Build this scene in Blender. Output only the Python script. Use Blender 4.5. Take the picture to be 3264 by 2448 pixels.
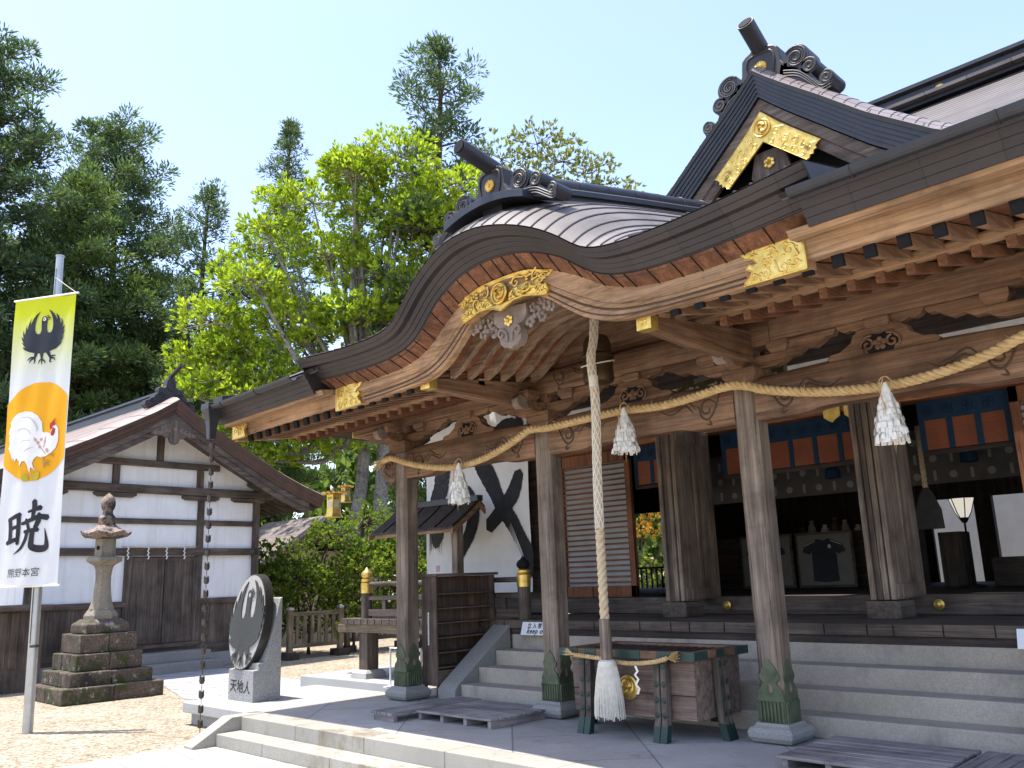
import bpy, bmesh, math, random
from math import sin, cos, pi, radians, exp, hypot, atan2, sqrt
from mathutils import Vector, Matrix
from mathutils.geometry import tessellate_polygon

for o in list(bpy.data.objects):
    bpy.data.objects.remove(o)
SC = bpy.context.scene
COL = SC.collection

# ------------------------------------------------------------------ camera
cam = bpy.data.cameras.new('camera')
camo = bpy.data.objects.new('camera', cam)
COL.objects.link(camo)
cam.sensor_width = 36.0
cam.lens = 36.0 * 2737 / 3264
cam.clip_start = 0.05
cam.clip_end = 3000
_p, _r, _y = radians(12.722), radians(-1.983), radians(44.26)
_fw = Vector((-sin(_y) * cos(_p), cos(_y) * cos(_p), sin(_p)))
_r0 = Vector((cos(_y), sin(_y), 0))
_u0 = _r0.cross(_fw)
_rt = _r0 * cos(_r) + _u0 * sin(_r)
_up = -_r0 * sin(_r) + _u0 * cos(_r)
camo.matrix_world = Matrix((( _rt.x, _up.x, -_fw.x, 0), (_rt.y, _up.y, -_fw.y, 0),
                            (_rt.z, _up.z, -_fw.z, 1.685), (0, 0, 0, 1)))
SC.camera = camo

# ------------------------------------------------------------------ sky, sun, exposure
SHX, SHY = 0.187, 0.165                       # ground shift of a shadow per metre of height
to_sun = Vector((-SHX, -SHY, 1)).normalized()
SUN_EL = math.asin(to_sun.z)
wd = bpy.data.worlds.new('World')
SC.world = wd
wd.use_nodes = True
wn = wd.node_tree.nodes
wn.clear()
_o = wn.new('ShaderNodeOutputWorld'); _b = wn.new('ShaderNodeBackground'); _s = wn.new('ShaderNodeTexSky')
_s.sky_type = 'NISHITA'; _s.sun_disc = False
_s.sun_elevation = SUN_EL
_s.sun_rotation = atan2(to_sun.x, to_sun.y)
_s.altitude = 100; _s.air_density = 1.0; _s.dust_density = 1.2; _s.ozone_density = 1.0
_b.inputs[1].default_value = 0.15
_t = wn.new('ShaderNodeMix'); _t.data_type = 'RGBA'; _t.blend_type = 'MULTIPLY'; _t.inputs[0].default_value = 1.0; _t.inputs[7].default_value = (0.93, 0.86, 0.865, 1)
wd.node_tree.links.new(_s.outputs[0], _t.inputs[6]); wd.node_tree.links.new(_t.outputs[2], _b.inputs[0]); wd.node_tree.links.new(_b.outputs[0], _o.inputs[0])
sl = bpy.data.lights.new('sun', 'SUN')
sl.energy = 2.8; sl.angle = radians(0.53); sl.color = (1.0, 0.955, 0.88)
so = bpy.data.objects.new('sun', sl); COL.objects.link(so)
so.rotation_euler = to_sun.to_track_quat('Z', 'Y').to_euler()
so.location = (0, 0, 60)
vs = SC.view_settings
vs.view_transform = 'Standard'; vs.look = 'None'; vs.gamma = 1; vs.use_curve_mapping = False
vs.exposure = 1.7
SC.cycles.max_bounces = 8
SC.cycles.diffuse_bounces = 5
SC.cycles.transparent_max_bounces = 6
SC.cycles.use_denoising = True

# ------------------------------------------------------------------ materials
def nmat(name):
    m = bpy.data.materials.new(name); m.use_nodes = True
    nt = m.node_tree; nt.nodes.clear()
    return m, nt, nt.nodes, nt.links

def ramp(nt, fac, stops):
    r = nt.nodes.new('ShaderNodeValToRGB')
    el = r.color_ramp.elements
    el[0].position, el[0].color = stops[0][0], (*stops[0][1], 1)
    el[1].position, el[1].color = stops[-1][0], (*stops[-1][1], 1)
    for p, c in stops[1:-1]:
        e = el.new(p); e.color = (*c, 1)
    nt.links.new(fac, r.inputs[0])
    return r.outputs[0]

def noise(nt, vec, scale, detail=5, rough=0.55, dist=0):
    n = nt.nodes.new('ShaderNodeTexNoise')
    n.inputs['Scale'].default_value = scale; n.inputs['Detail'].default_value = detail
    n.inputs['Roughness'].default_value = rough; n.inputs['Distortion'].default_value = dist
    if vec is not None: nt.links.new(vec, n.inputs['Vector'])
    return n.outputs['Fac']

def mapping(nt, scale=(1, 1, 1), rot=(0, 0, 0)):
    t = nt.nodes.new('ShaderNodeTexCoord'); m = nt.nodes.new('ShaderNodeMapping')
    m.inputs['Scale'].default_value = scale; m.inputs['Rotation'].default_value = rot
    nt.links.new(t.outputs['Object'], m.inputs['Vector'])
    return m.outputs[0]

def mixc(nt, fac, a, b, mode='MIX'):
    x = nt.nodes.new('ShaderNodeMix'); x.data_type = 'RGBA'; x.blend_type = mode
    for s, v in ((x.inputs[0], fac), (x.inputs[6], a), (x.inputs[7], b)):
        if isinstance(v, (int, float)): s.default_value = v
        elif isinstance(v, tuple): s.default_value = (*v, 1)
        else: nt.links.new(v, s)
    return x.outputs[2]

def finish(m, nt, col, rough=0.7, metal=0.0, spec=0.5, bump=None, bstr=0.3, bdist=0.01):
    b = nt.nodes.new('ShaderNodeBsdfPrincipled'); o = nt.nodes.new('ShaderNodeOutputMaterial')
    if isinstance(col, tuple): b.inputs['Base Color'].default_value = (*col, 1)
    else: nt.links.new(col, b.inputs['Base Color'])
    if isinstance(rough, (int, float)): b.inputs['Roughness'].default_value = rough
    else: nt.links.new(rough, b.inputs['Roughness'])
    b.inputs['Metallic'].default_value = metal
    b.inputs['Specular IOR Level'].default_value = spec
    if bump is not None:
        bn = nt.nodes.new('ShaderNodeBump'); bn.inputs['Strength'].default_value = bstr
        bn.inputs['Distance'].default_value = bdist
        nt.links.new(bump, bn.inputs['Height']); nt.links.new(bn.outputs[0], b.inputs['Normal'])
    nt.links.new(b.outputs[0], o.inputs[0])
    return m

def wood(name, dark, mid, light, axis, rough=0.75, grain=16, stain=None):
    m, nt, N, L = nmat(name)
    s = [grain] * 3; s['XYZ'.index(axis)] = 0.9
    f = noise(nt, mapping(nt, tuple(s)), 1.0, 7, 0.62, 0.6)
    c = ramp(nt, f, [(0.28, dark), (0.5, mid), (0.72, light)])
    s2 = [90] * 3; s2['XYZ'.index(axis)] = 3.0
    f2 = noise(nt, mapping(nt, tuple(s2)), 1.0, 3, 0.5)
    c = mixc(nt, 1.0, c, ramp(nt, f2, [(0.3, (0.72, 0.72, 0.72)), (0.65, (1.12, 1.1, 1.08))]), 'MULTIPLY')
    f3 = noise(nt, mapping(nt, (1, 1, 1)), 1.1, 4, 0.6)
    c = mixc(nt, 1.0, c, ramp(nt, f3, [(0.3, (0.7, 0.7, 0.72)), (0.7, (1.2, 1.18, 1.14))]), 'MULTIPLY')
    s5 = [26] * 3; s5['XYZ'.index(axis)] = 0.5
    f5 = noise(nt, mapping(nt, tuple(s5)), 1.0, 4, 0.55, 0.3)
    c = mixc(nt, 1.0, c, ramp(nt, f5, [(0.60, (1, 1, 1)), (0.655, (0.5, 0.47, 0.45)), (0.70, (1, 1, 1))]), 'MULTIPLY')
    f6 = noise(nt, mapping(nt, (2.3, 2.3, 2.3)), 1.0, 6, 0.7)
    c = mixc(nt, 1.0, c, ramp(nt, f6, [(0.36, (0.72, 0.7, 0.69)), (0.5, (1, 1, 1)), (0.66, (1.18, 1.17, 1.15))]), 'MULTIPLY')
    if stain:
        f4 = noise(nt, mapping(nt, (1.6, 1.6, 1.6)), 1.4, 6, 0.65)
        c = mixc(nt, ramp(nt, f4, [(0.55, (0, 0, 0)), (0.7, (1, 1, 1))]), c, stain)
    return finish(m, nt, c, rough, 0, 0.3, f2, 0.35, 0.006)

def stone(name, a, b, scale=60, rough=0.8, big=0.25, moss=None, stain=None, bstr=0.3, moss_lo=0.48):
    m, nt, N, L = nmat(name)
    v = mapping(nt)
    f = noise(nt, v, scale, 3, 0.7)
    c = ramp(nt, f, [(0.36, a), (0.64, b)])
    f3 = noise(nt, v, 1.3, 6, 0.62)
    c = mixc(nt, 1.0, c, ramp(nt, f3, [(0.3, (1 - big,) * 3), (0.7, (1 + big * .6,) * 3)]), 'MULTIPLY')
    if stain:
        f5 = noise(nt, mapping(nt, (2.2, 2.2, 1.2)), 1.0, 7, 0.68)
        c = mixc(nt, ramp(nt, f5, [(0.53, (0, 0, 0)), (0.66, (1, 1, 1))]), c, stain)
    if moss:
        f4 = noise(nt, v, 3.4, 8, 0.72)
        c = mixc(nt, ramp(nt, f4, [(moss_lo, (0, 0, 0)), (moss_lo + .1, (1, 1, 1))]), c, moss)
        f6 = noise(nt, v, 7.5, 8, 0.7)
        c = mixc(nt, ramp(nt, f6, [(0.58, (0, 0, 0)), (0.64, (.8, .8, .8))]), c, (0.30, 0.29, 0.26))
    return finish(m, nt, c, rough, 0, 0.3, noise(nt, v, scale * .7, 5, 0.7), bstr, 0.01)

def plain(name, a, b, scale=4, rough=0.6, metal=0.0, spec=0.5, bstr=0.15, bscale=30, detail=6):
    m, nt, N, L = nmat(name)
    v = mapping(nt)
    c = ramp(nt, noise(nt, v, scale, detail, 0.6), [(0.3, a), (0.7, b)])
    return finish(m, nt, c, rough, metal, spec, noise(nt, v, bscale, 4), bstr, 0.006)

def coursed(name, a, b, line, course, plank, plane, rough=0.5, spec=0.5, mortar=0.012, off=0.5, metal=0.0, scuff=0.3):
    """surface made of courses: brick pattern laid in the given object plane ('XY','XZ','YZ')"""
    m, nt, N, L = nmat(name)
    t = nt.nodes.new('ShaderNodeTexCoord'); sp = nt.nodes.new('ShaderNodeSeparateXYZ'); cb = nt.nodes.new('ShaderNodeCombineXYZ')
    L.new(t.outputs['Object'], sp.inputs[0])
    L.new(sp.outputs['XYZ'.index(plane[0])], cb.inputs[0]); L.new(sp.outputs['XYZ'.index(plane[1])], cb.inputs[1])
    k = nt.nodes.new('ShaderNodeTexBrick')
    k.inputs['Scale'].default_value = 1.0
    k.inputs['Brick Width'].default_value = plank; k.inputs['Row Height'].default_value = course
    k.inputs['Mortar Size'].default_value = mortar; k.inputs['Mortar Smooth'].default_value = 0.1
    k.inputs['Color1'].default_value = (*a, 1); k.inputs['Color2'].default_value = (*b, 1); k.inputs['Mortar'].default_value = (*line, 1)
    k.offset = off
    L.new(cb.outputs[0], k.inputs['Vector'])
    v = mapping(nt)
    f = noise(nt, v, 2.2, 6, 0.65)
    c = mixc(nt, 1.0, k.outputs['Color'], ramp(nt, f, [(0.3, (1 - scuff,) * 3), (0.7, (1 + scuff * .7,) * 3)]), 'MULTIPLY')
    inv = nt.nodes.new('ShaderNodeMath'); inv.operation = 'SUBTRACT'; inv.inputs[0].default_value = 1.0
    L.new(k.outputs['Fac'], inv.inputs[1])
    return finish(m, nt, c, rough, metal, spec, inv.outputs[0], 0.5, 0.008)

def leafmat(name, stops, trans=0.45, rough=0.55):
    m, nt, N, L = nmat(name)
    g = nt.nodes.new('ShaderNodeNewGeometry')
    f = noise(nt, mapping(nt), 0.55, 3, 0.6)
    ad = nt.nodes.new('ShaderNodeMath'); ad.operation = 'MULTIPLY_ADD'; ad.inputs[1].default_value = 0.6
    L.new(g.outputs['Random Per Island'], ad.inputs[0])
    sb = nt.nodes.new('ShaderNodeMath'); sb.operation = 'MULTIPLY_ADD'; sb.inputs[1].default_value = 0.9; sb.inputs[2].default_value = -0.25
    L.new(f, sb.inputs[0]); L.new(sb.outputs[0], ad.inputs[2])
    c = ramp(nt, ad.outputs[0], stops)
    d = nt.nodes.new('ShaderNodeBsdfPrincipled'); d.inputs['Roughness'].default_value = rough; d.inputs['Specular IOR Level'].default_value = 0.25
    tr = nt.nodes.new('ShaderNodeBsdfTranslucent'); mx = nt.nodes.new('ShaderNodeMixShader'); o = nt.nodes.new('ShaderNodeOutputMaterial')
    tc = mixc(nt, 1.0, c, (1.15, 1.2, 0.55), 'MULTIPLY')
    L.new(c, d.inputs['Base Color']); L.new(tc, tr.inputs['Color'])
    mx.inputs[0].default_value = trans
    L.new(d.outputs[0], mx.inputs[1]); L.new(tr.outputs[0], mx.inputs[2]); L.new(mx.outputs[0], o.inputs[0])
    return m

M = {}
POST = ((0.10, 0.074, 0.055), (0.195, 0.15, 0.115), (0.31, 0.26, 0.21))
BEAM = ((0.095, 0.05, 0.028), (0.195, 0.112, 0.066), (0.285, 0.178, 0.112))
FENCE = ((0.10, 0.078, 0.05), (0.19, 0.15, 0.098), (0.29, 0.24, 0.165))
REDW = ((0.12, 0.046, 0.023), (0.21, 0.084, 0.04), (0.30, 0.135, 0.068))
PALE = ((0.19, 0.104, 0.052), (0.335, 0.205, 0.115), (0.44, 0.295, 0.18))
GREY = ((0.06, 0.045, 0.036), (0.11, 0.086, 0.07), (0.18, 0.15, 0.128))
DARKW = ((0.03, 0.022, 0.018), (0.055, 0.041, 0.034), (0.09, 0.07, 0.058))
for ax in 'XYZ':
    M['post' + ax] = wood('weathered_post_wood_' + ax.lower(), *POST, ax)
    M['beam' + ax] = wood('brown_beam_wood_' + ax.lower(), *BEAM, ax)
    M['red' + ax] = wood('reddish_cypress_' + ax.lower(), *REDW, ax)
    M['pale' + ax] = wood('pale_weathered_board_' + ax.lower(), *PALE, ax, stain=None)
    M['fence' + ax] = wood('weathered_fence_wood_' + ax.lower(), *FENCE, ax)
    M['grey' + ax] = wood('grey_brown_timber_' + ax.lower(), *GREY, ax)
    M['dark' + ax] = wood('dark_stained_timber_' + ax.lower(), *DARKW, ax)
for ax in 'XY': M['tip' + ax] = wood('russet_rafter_wood_' + ax.lower(), (0.09, 0.04, 0.022), (0.17, 0.078, 0.04), (0.24, 0.12, 0.066), ax)
M['ribX'] = wood('pale_rib_wood', (0.15, 0.09, 0.055), (0.27, 0.18, 0.115), (0.36, 0.26, 0.18), 'X')
M['carve'] = plain('groove_shade_wood', (0.05, 0.028, 0.016), (0.085, 0.05, 0.03), 20, 0.8)  # darkened wood, carries the shade of cut lines and grooves
M['greycarve'] = plain('grey_carved_wood', (0.14, 0.1, 0.075), (0.27, 0.21, 0.17), 9, 0.75)
M['copper'] = coursed('dark_copper_sheet', (0.021, 0.0165, 0.0185), (0.031, 0.022, 0.022), (0.011, 0.009, 0.01), 5.0, 0.42, 'XZ', 0.5, 0.5, 0.004)
M['copperY'] = coursed('dark_copper_verge', (0.022, 0.02, 0.024), (0.03, 0.027, 0.03), (0.01, 0.01, 0.012), 5.0, 0.42, 'YZ', 0.5, 0.5, 0.004)
M['bluecop'] = plain('blue_black_copper', (0.012, 0.013, 0.018), (0.028, 0.028, 0.034), 5, 0.42, 0.0, 0.5)
M['browncop'] = plain('brown_black_copper', (0.02, 0.016, 0.015), (0.036, 0.029, 0.028), 5, 0.45, 0.0, 0.45)
M['rooftop'] = coursed('weathered_copper_roof', (0.12, 0.106, 0.101), (0.15, 0.135, 0.13), (0.06, 0.053, 0.05), 0.62, 7.0, 'YX', 0.58, 0.35, 0.010, 0.5, 0.0, 0.35)
M['roofpink'] = coursed('pinkish_copper_shingle', (0.185, 0.15, 0.14), (0.225, 0.185, 0.17), (0.06, 0.045, 0.04), 0.3, 0.6, 'XY', 0.45, 0.5, 0.010, 0.5, 0.0, 0.2)
M['roofcourse'] = coursed('copper_roof_courses', (0.10, 0.088, 0.085), (0.125, 0.11, 0.106), (0.02, 0.018, 0.018), 0.16, 60.0, 'XY', 0.6, 0.3, 0.02, 0.5, 0.0, 0.25)
M['seam'] = plain('copper_seam', (0.04, 0.036, 0.037), (0.07, 0.064, 0.064), 8, 0.55)
def goldmat():
    m, nt, N, L = nmat('gilt_metal')
    v = mapping(nt)
    c = ramp(nt, noise(nt, v, 9, 6, 0.6), [(0.3, (0.50, 0.31, 0.06)), (0.55, (0.74, 0.51, 0.13)), (0.75, (0.86, 0.66, 0.25))])
    return finish(m, nt, c, 0.38, 0.75, 0.5, noise(nt, v, 30, 3), 0.15, 0.003)
M['gold'] = goldmat()
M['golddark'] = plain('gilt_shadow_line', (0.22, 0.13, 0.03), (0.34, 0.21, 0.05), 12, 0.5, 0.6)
M['silver'] = plain('silvery_relief', (0.45, 0.42, 0.36), (0.62, 0.59, 0.5), 30, 0.4, 0.3)
M['bronze'] = plain('aged_bell_bronze', (0.05, 0.032, 0.016), (0.10, 0.066, 0.032), 5, 0.45, 0.6)
M['verd'] = plain('green_patina_copper', (0.045, 0.06, 0.036), (0.12, 0.14, 0.075), 7, 0.55, 0.15, 0.4, 0.3, 40)
M['verdark'] = plain('dark_green_iron', (0.009, 0.028, 0.022), (0.02, 0.052, 0.04), 9, 0.5, 0.1)
M['granite'] = stone('pale_grey_granite', (0.26, 0.26, 0.25), (0.46, 0.46, 0.44), 160, 0.7, 0.12)
M['granitedk'] = stone('speckled_granite', (0.12, 0.12, 0.115), (0.46, 0.45, 0.43), 130, 0.75, 0.1)
M['plinth'] = stone('blue_grey_plinth_stone', (0.18, 0.172, 0.155), (0.37, 0.36, 0.33), 150, 0.7, 0.15)
M['polish'] = stone('polished_black_stone', (0.032, 0.03, 0.025), (0.052, 0.049, 0.042), 90, 0.22, 0.15, bstr=0.0)
M['honed'] = stone('honed_grey_stone', (0.30, 0.29, 0.27), (0.40, 0.385, 0.36), 120, 0.6, 0.08)
M['oldstone'] = stone('mossy_old_stone', (0.07, 0.052, 0.043), (0.165, 0.128, 0.10), 40, 0.9, 0.4, (0.05, 0.055, 0.022), (0.035, 0.028, 0.026), 0.8)
M['lanternstone'] = stone('tan_lantern_stone', (0.18, 0.155, 0.115), (0.31, 0.275, 0.215), 55, 0.9, 0.25, None, (0.12, 0.105, 0.08), 0.5)
M['lichen'] = stone('lichen_blotched_stone', (0.2, 0.15, 0.12), (0.33, 0.25, 0.2), 40, 0.9, 0.3, (0.035, 0.033, 0.03), None, 0.6, 0.46)
def plastermat():
    m, nt, N, L = nmat('white_plaster')
    v = mapping(nt)
    c = ramp(nt, noise(nt, v, 1.6, 6, 0.65), [(0.3, (0.78, 0.775, 0.765)), (0.7, (0.88, 0.88, 0.88))])
    c = mixc(nt, 1.0, c, ramp(nt, noise(nt, mapping(nt, (7, 7, 0.5)), 1.0, 5, 0.6), [(0.33, (0.90, 0.885, 0.86)), (0.5, (1, 1, 1))]), 'MULTIPLY')
    c = mixc(nt, 1.0, c, ramp(nt, noise(nt, v, 26, 4, 0.6), [(0.28, (0.93, 0.93, 0.92)), (0.42, (1, 1, 1))]), 'MULTIPLY')
    return finish(m, nt, c, 0.9, 0, 0.2, noise(nt, v, 60, 4), 0.15, 0.004)
M['plaster'] = plastermat()
M['cloth'] = plain('white_banner_cloth', (0.72, 0.71, 0.69), (0.82, 0.81, 0.79), 3, 0.9, 0, 0.1, 0.2, 200)
M['paper'] = plain('white_paper', (0.74, 0.72, 0.66), (0.84, 0.82, 0.77), 5, 0.85, 0, 0.2)
M['ink'] = plain('black_ink', (0.012, 0.012, 0.014), (0.028, 0.028, 0.032), 7, 0.7, 0, 0.3)
M['dryink'] = plain('dry_brush_ink', (0.02, 0.02, 0.022), (0.085, 0.085, 0.09), 34, 0.8, 0, 0.2)
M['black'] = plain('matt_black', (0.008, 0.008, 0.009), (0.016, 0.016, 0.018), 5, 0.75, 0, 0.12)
M['greyink'] = plain('dark_slate_print', (0.035, 0.04, 0.05), (0.05, 0.055, 0.066), 3, 0.9, 0, 0.1)
M['straw'] = plain('rice_straw', (0.42, 0.27, 0.11), (0.62, 0.44, 0.22), 14, 0.8, 0, 0.2, 0.6, 90)
M['hemp'] = plain('hemp_cord', (0.44, 0.33, 0.2), (0.62, 0.5, 0.34), 25, 0.9, 0, 0.2, 0.6, 120)
M['net'] = plain('pale_net_cord', (0.6, 0.55, 0.46), (0.75, 0.7, 0.6), 20, 0.9, 0, 0.2, 0.4, 120)
M['steel'] = plain('galvanised_steel', (0.38, 0.38, 0.37), (0.52, 0.52, 0.5), 4, 0.38, 0.7)
M['chain'] = plain('dark_bronze_chain', (0.045, 0.035, 0.03), (0.085, 0.07, 0.06), 10, 0.45, 0.5)
M['blue'] = plain('blue_brocade', (0.012, 0.033, 0.066), (0.018, 0.046, 0.088), 40, 0.8, 0, 0.2)
M['bluedk'] = plain('dark_blue_motif', (0.008, 0.024, 0.06), (0.012, 0.034, 0.075), 40, 0.8, 0, 0.2)
M['orange'] = coursed('orange_bamboo_blind', (0.27, 0.085, 0.04), (0.31, 0.10, 0.048), (0.18, 0.055, 0.03), 0.012, 5.0, 'XZ', 0.7, 0.3, 0.002)
M['redc'] = plain('red_cloth', (0.35, 0.02, 0.02), (0.45, 0.035, 0.03), 9, 0.8)
M['green'] = plain('green_gold_brocade', (0.06, 0.05, 0.015), (0.14, 0.11, 0.035), 26, 0.6)
M['curtain'] = plain('dark_grey_curtain', (0.05, 0.046, 0.044), (0.075, 0.07, 0.066), 6, 0.9)
M['dot'] = plain('pale_curtain_dot', (0.15, 0.145, 0.135), (0.2, 0.19, 0.175), 9, 0.9)
M['lattice_paper'] = plain('dull_screen_paper', (0.27, 0.27, 0.265), (0.34, 0.34, 0.335), 5, 0.85)
M['yel'] = None

# ------------------------------------------------------------------ object helpers
def rootloc(o):
    v = Vector((0, 0, 0))
    while o is not None:
        v = v + o.location; o = o.parent
    return v

def thing(name, label, cat, loc=(0, 0, 0), group=None):
    o = bpy.data.objects.new(name, None); COL.objects.link(o)
    o.empty_display_size = 0.2; o.location = loc
    o['label'] = label; o['category'] = cat
    if group: o['group'] = group
    return o

def tag(o, label, cat, group=None):
    o['label'] = label; o['category'] = cat
    if group: o['group'] = group
    return o

def copy_tree(o, parent=None):
    c = o.copy(); COL.objects.link(c); c.parent = parent
    for ch in list(o.children): copy_tree(ch, c)
    return c

class MB:
    def __init__(s): s.v = []; s.f = []
    def quad(s, *p):
        n = len(s.v); s.v += [tuple(q) for q in p]; s.f.append(tuple(range(n, n + len(p)))); return s
    def box(s, x0, y0, z0, x1, y1, z1):
        n = len(s.v)
        s.v += [(x0, y0, z0), (x1, y0, z0), (x1, y1, z0), (x0, y1, z0), (x0, y0, z1), (x1, y0, z1), (x1, y1, z1), (x0, y1, z1)]
        s.f += [tuple(n + i for i in q) for q in ((0, 3, 2, 1), (4, 5, 6, 7), (0, 1, 5, 4), (1, 2, 6, 5), (2, 3, 7, 6), (3, 0, 4, 7))]
        return s
    def bar(s, a, b, w, h, up=(0, 0, 1)):
        a = Vector(a); b = Vector(b); d = (b - a).normalized(); sd = d.cross(Vector(up)).normalized(); u = sd.cross(d)
        n = len(s.v)
        for p in (a, b):
            for i, j in ((-1, -1), (1, -1), (1, 1), (-1, 1)):
                s.v.append(tuple(p + sd * (i * w / 2) + u * (j * h / 2)))
        s.f += [tuple(n + i for i in q) for q in ((3, 2, 1, 0), (4, 5, 6, 7), (0, 1, 5, 4), (1, 2, 6, 5), (2, 3, 7, 6), (3, 0, 4, 7))]
        return s
    def loft(s, rings, closed=True, caps=True):
        n = len(s.v); k = len(rings[0])
        for r in rings: s.v += [tuple(p) for p in r]
        for i in range(len(rings) - 1):
            for j in range(k if closed else k - 1):
                a = n + i * k + j; b = n + i * k + (j + 1) % k
                s.f.append((a, b, b + k, a + k))
        if caps and closed:
            s.f.append(tuple(n + j for j in reversed(range(k)))); s.f.append(tuple(n + (len(rings) - 1) * k + j for j in range(k)))
        return s
    def tube(s, path, r, n=8, caps=True):
        path = [Vector(p) for p in path]; R = r if isinstance(r, (list, tuple)) else [r] * len(path)
        rings = []; prev = None
        for i, p in enumerate(path):
            d = (path[min(i + 1, len(path) - 1)] - path[max(i - 1, 0)])
            d = d.normalized() if d.length > 1e-9 else Vector((0, 0, 1))
            if prev is None:
                a = d.cross(Vector((0, 0, 1)))
                if a.length < 1e-3: a = d.cross(Vector((0, 1, 0)))
            else: a = prev - d * prev.dot(d)
            a.normalize(); prev = a; b = d.cross(a)
            rings.append([p + (a * cos(2 * pi * j / n) + b * sin(2 * pi * j / n)) * R[i] for j in range(n)])
        return s.loft(rings, True, caps)
    def lathe(s, prof, c=(0, 0), n=24, sx=1.0, sy=1.0, rot=0.0):
        return s.loft([[(c[0] + sx * r * cos(2 * pi * j / n + rot), c[1] + sy * r * sin(2 * pi * j / n + rot), z) for j in range(n)] for r, z in prof])
    def squares(s, prof, c, rot=0.0):
        return s.loft([[(c[0] + h * i, c[1] + h * j, z) for i, j in ((-1, -1), (1, -1), (1, 1), (-1, 1))] for h, z in prof])
    def prism(s, poly, fn, depth):
        """poly in 2-D, fn maps (u,v,w) to 3-D, extruded from w=0 to w=depth"""
        n = len(s.v); k = len(poly)
        s.v += [tuple(fn(u, v, 0)) for u, v in poly] + [tuple(fn(u, v, depth)) for u, v in poly]
        for t in tessellate_polygon([[Vector((u, v, 0)) for u, v in poly]]):
            s.f.append(tuple(n + i for i in t)); s.f.append(tuple(n + k + i for i in reversed(t)))
        for i in range(k):
            j = (i + 1) % k; s.f.append((n + i, n + j, n + k + j, n + k + i))
        return s
    def flat(s, poly, fn):
        n = len(s.v); s.v += [tuple(fn(u, v, 0)) for u, v in poly]
        for t in tessellate_polygon([[Vector((u, v, 0)) for u, v in poly]]): s.f.append(tuple(n + i for i in t))
        return s
    def flatd(s, poly, fn, su=.03, sv=.05):
        bm = bmesh.new(); vv = [bm.verts.new((u, v, 0)) for u, v in poly]
        for t in tessellate_polygon([[Vector((u, v, 0)) for u, v in poly]]):
            try: bm.faces.new([vv[i] for i in t])
            except ValueError: pass
        for k, st in ((0, su), (1, sv)):
            c = min(p[k] for p in poly) + st
            while c < max(p[k] for p in poly):
                bmesh.ops.bisect_plane(bm, geom=bm.verts[:] + bm.edges[:] + bm.faces[:], plane_co=(c, 0, 0) if k == 0 else (0, c, 0), plane_no=(1, 0, 0) if k == 0 else (0, 1, 0)); c += st
        bm.verts.index_update(); n = len(s.v)
        s.v += [tuple(fn(p.co.x, p.co.y, 0)) for p in bm.verts]; s.f += [tuple(n + p.index for p in f.verts) for f in bm.faces]; bm.free()
        return s
    def stroke(s, pts, widths, fn, depth=None, n=6, rough=0.0, cap=True, rnd=None):
        P, W = smooth(pts, widths, n)
        L = []; R = []
        for i, (x, y) in enumerate(P):
            x0, y0 = P[max(i - 1, 0)]; x1, y1 = P[min(i + 1, len(P) - 1)]
            d = hypot(x1 - x0, y1 - y0) or 1; nx, ny = -(y1 - y0) / d, (x1 - x0) / d
            w = W[i] / 2
            a = w * (1 + (rnd.uniform(-rough, rough) if rnd else 0)); b = w * (1 + (rnd.uniform(-rough, rough) if rnd else 0))
            L.append((x + nx * a, y + ny * a)); R.append((x - nx * b, y - ny * b))
        def end(p, q, w):
            d = hypot(p[0] - q[0], p[1] - q[1]) or 1
            return [((p[0] + (p[0] - q[0]) / d * w * .35), (p[1] + (p[1] - q[1]) / d * w * .35))]
        poly = (end(P[0], P[1], W[0]) if cap else []) + L + (end(P[-1], P[-2], W[-1]) if cap else []) + R[::-1]
        # quads rather than one polygon so that self-crossing strokes stay clean
        k = len(L); m = len(s.v)
        s.v += [tuple(fn(u, v, 0)) for u, v in L + R]
        for i in range(k - 1): s.f.append((m + i, m + i + 1, m + k + i + 1, m + k + i))
        if cap:
            for (e, i, j) in ((end(P[0], P[1], W[0])[0], 0, k), (end(P[-1], P[-2], W[-1])[0], k - 1, 2 * k - 1)):
                s.v.append(tuple(fn(e[0], e[1], 0))); s.f.append((m + i, m + j, len(s.v) - 1))
        return s
    def disc(s, c, r, fn, n=20, w=0):
        m = len(s.v); s.v += [tuple(fn(c[0] + r * cos(2 * pi * i / n), c[1] + r * sin(2 * pi * i / n), w)) for i in range(n)]
        s.f.append(tuple(range(m, m + n))); return s
    def ball(s, c, r, n=10, sq=(1, 1, 1)):
        m = max(4, n // 2)
        return s.loft([[(c[0] + sq[0] * r * sin(pi * i / m) * cos(2 * pi * j / n), c[1] + sq[1] * r * sin(pi * i / m) * sin(2 * pi * j / n), c[2] - sq[2] * r * cos(pi * i / m)) for j in range(n)] for i in range(m + 1)], True, False)
    def build(s, name, m, parent=None, bevel=0, smooth=False, kind=None, label=None):
        me = bpy.data.meshes.new(name)
        off = rootloc(parent) if parent else Vector((0, 0, 0))
        me.from_pydata([(x - off.x, y - off.y, z - off.z) for x, y, z in s.v], [], s.f)
        bm = bmesh.new(); bm.from_mesh(me)
        bmesh.ops.recalc_face_normals(bm, faces=bm.faces)
        bm.to_mesh(me); bm.free()
        o = bpy.data.objects.new(name, me); COL.objects.link(o)
        me.materials.append(M[m] if isinstance(m, str) else m)
        if parent: o.parent = parent
        if smooth:
            for p in me.polygons: p.use_smooth = True
            md = None
            try:
                me.set_sharp_from_angle(angle=radians(40))
            except Exception: pass
        if bevel:
            b = o.modifiers.new('bevel', 'BEVEL'); b.width = bevel; b.segments = 2; b.limit_method = 'ANGLE'; b.angle_limit = radians(40)
        if kind: o['kind'] = kind
        if label: o['label'] = label
        return o

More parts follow.
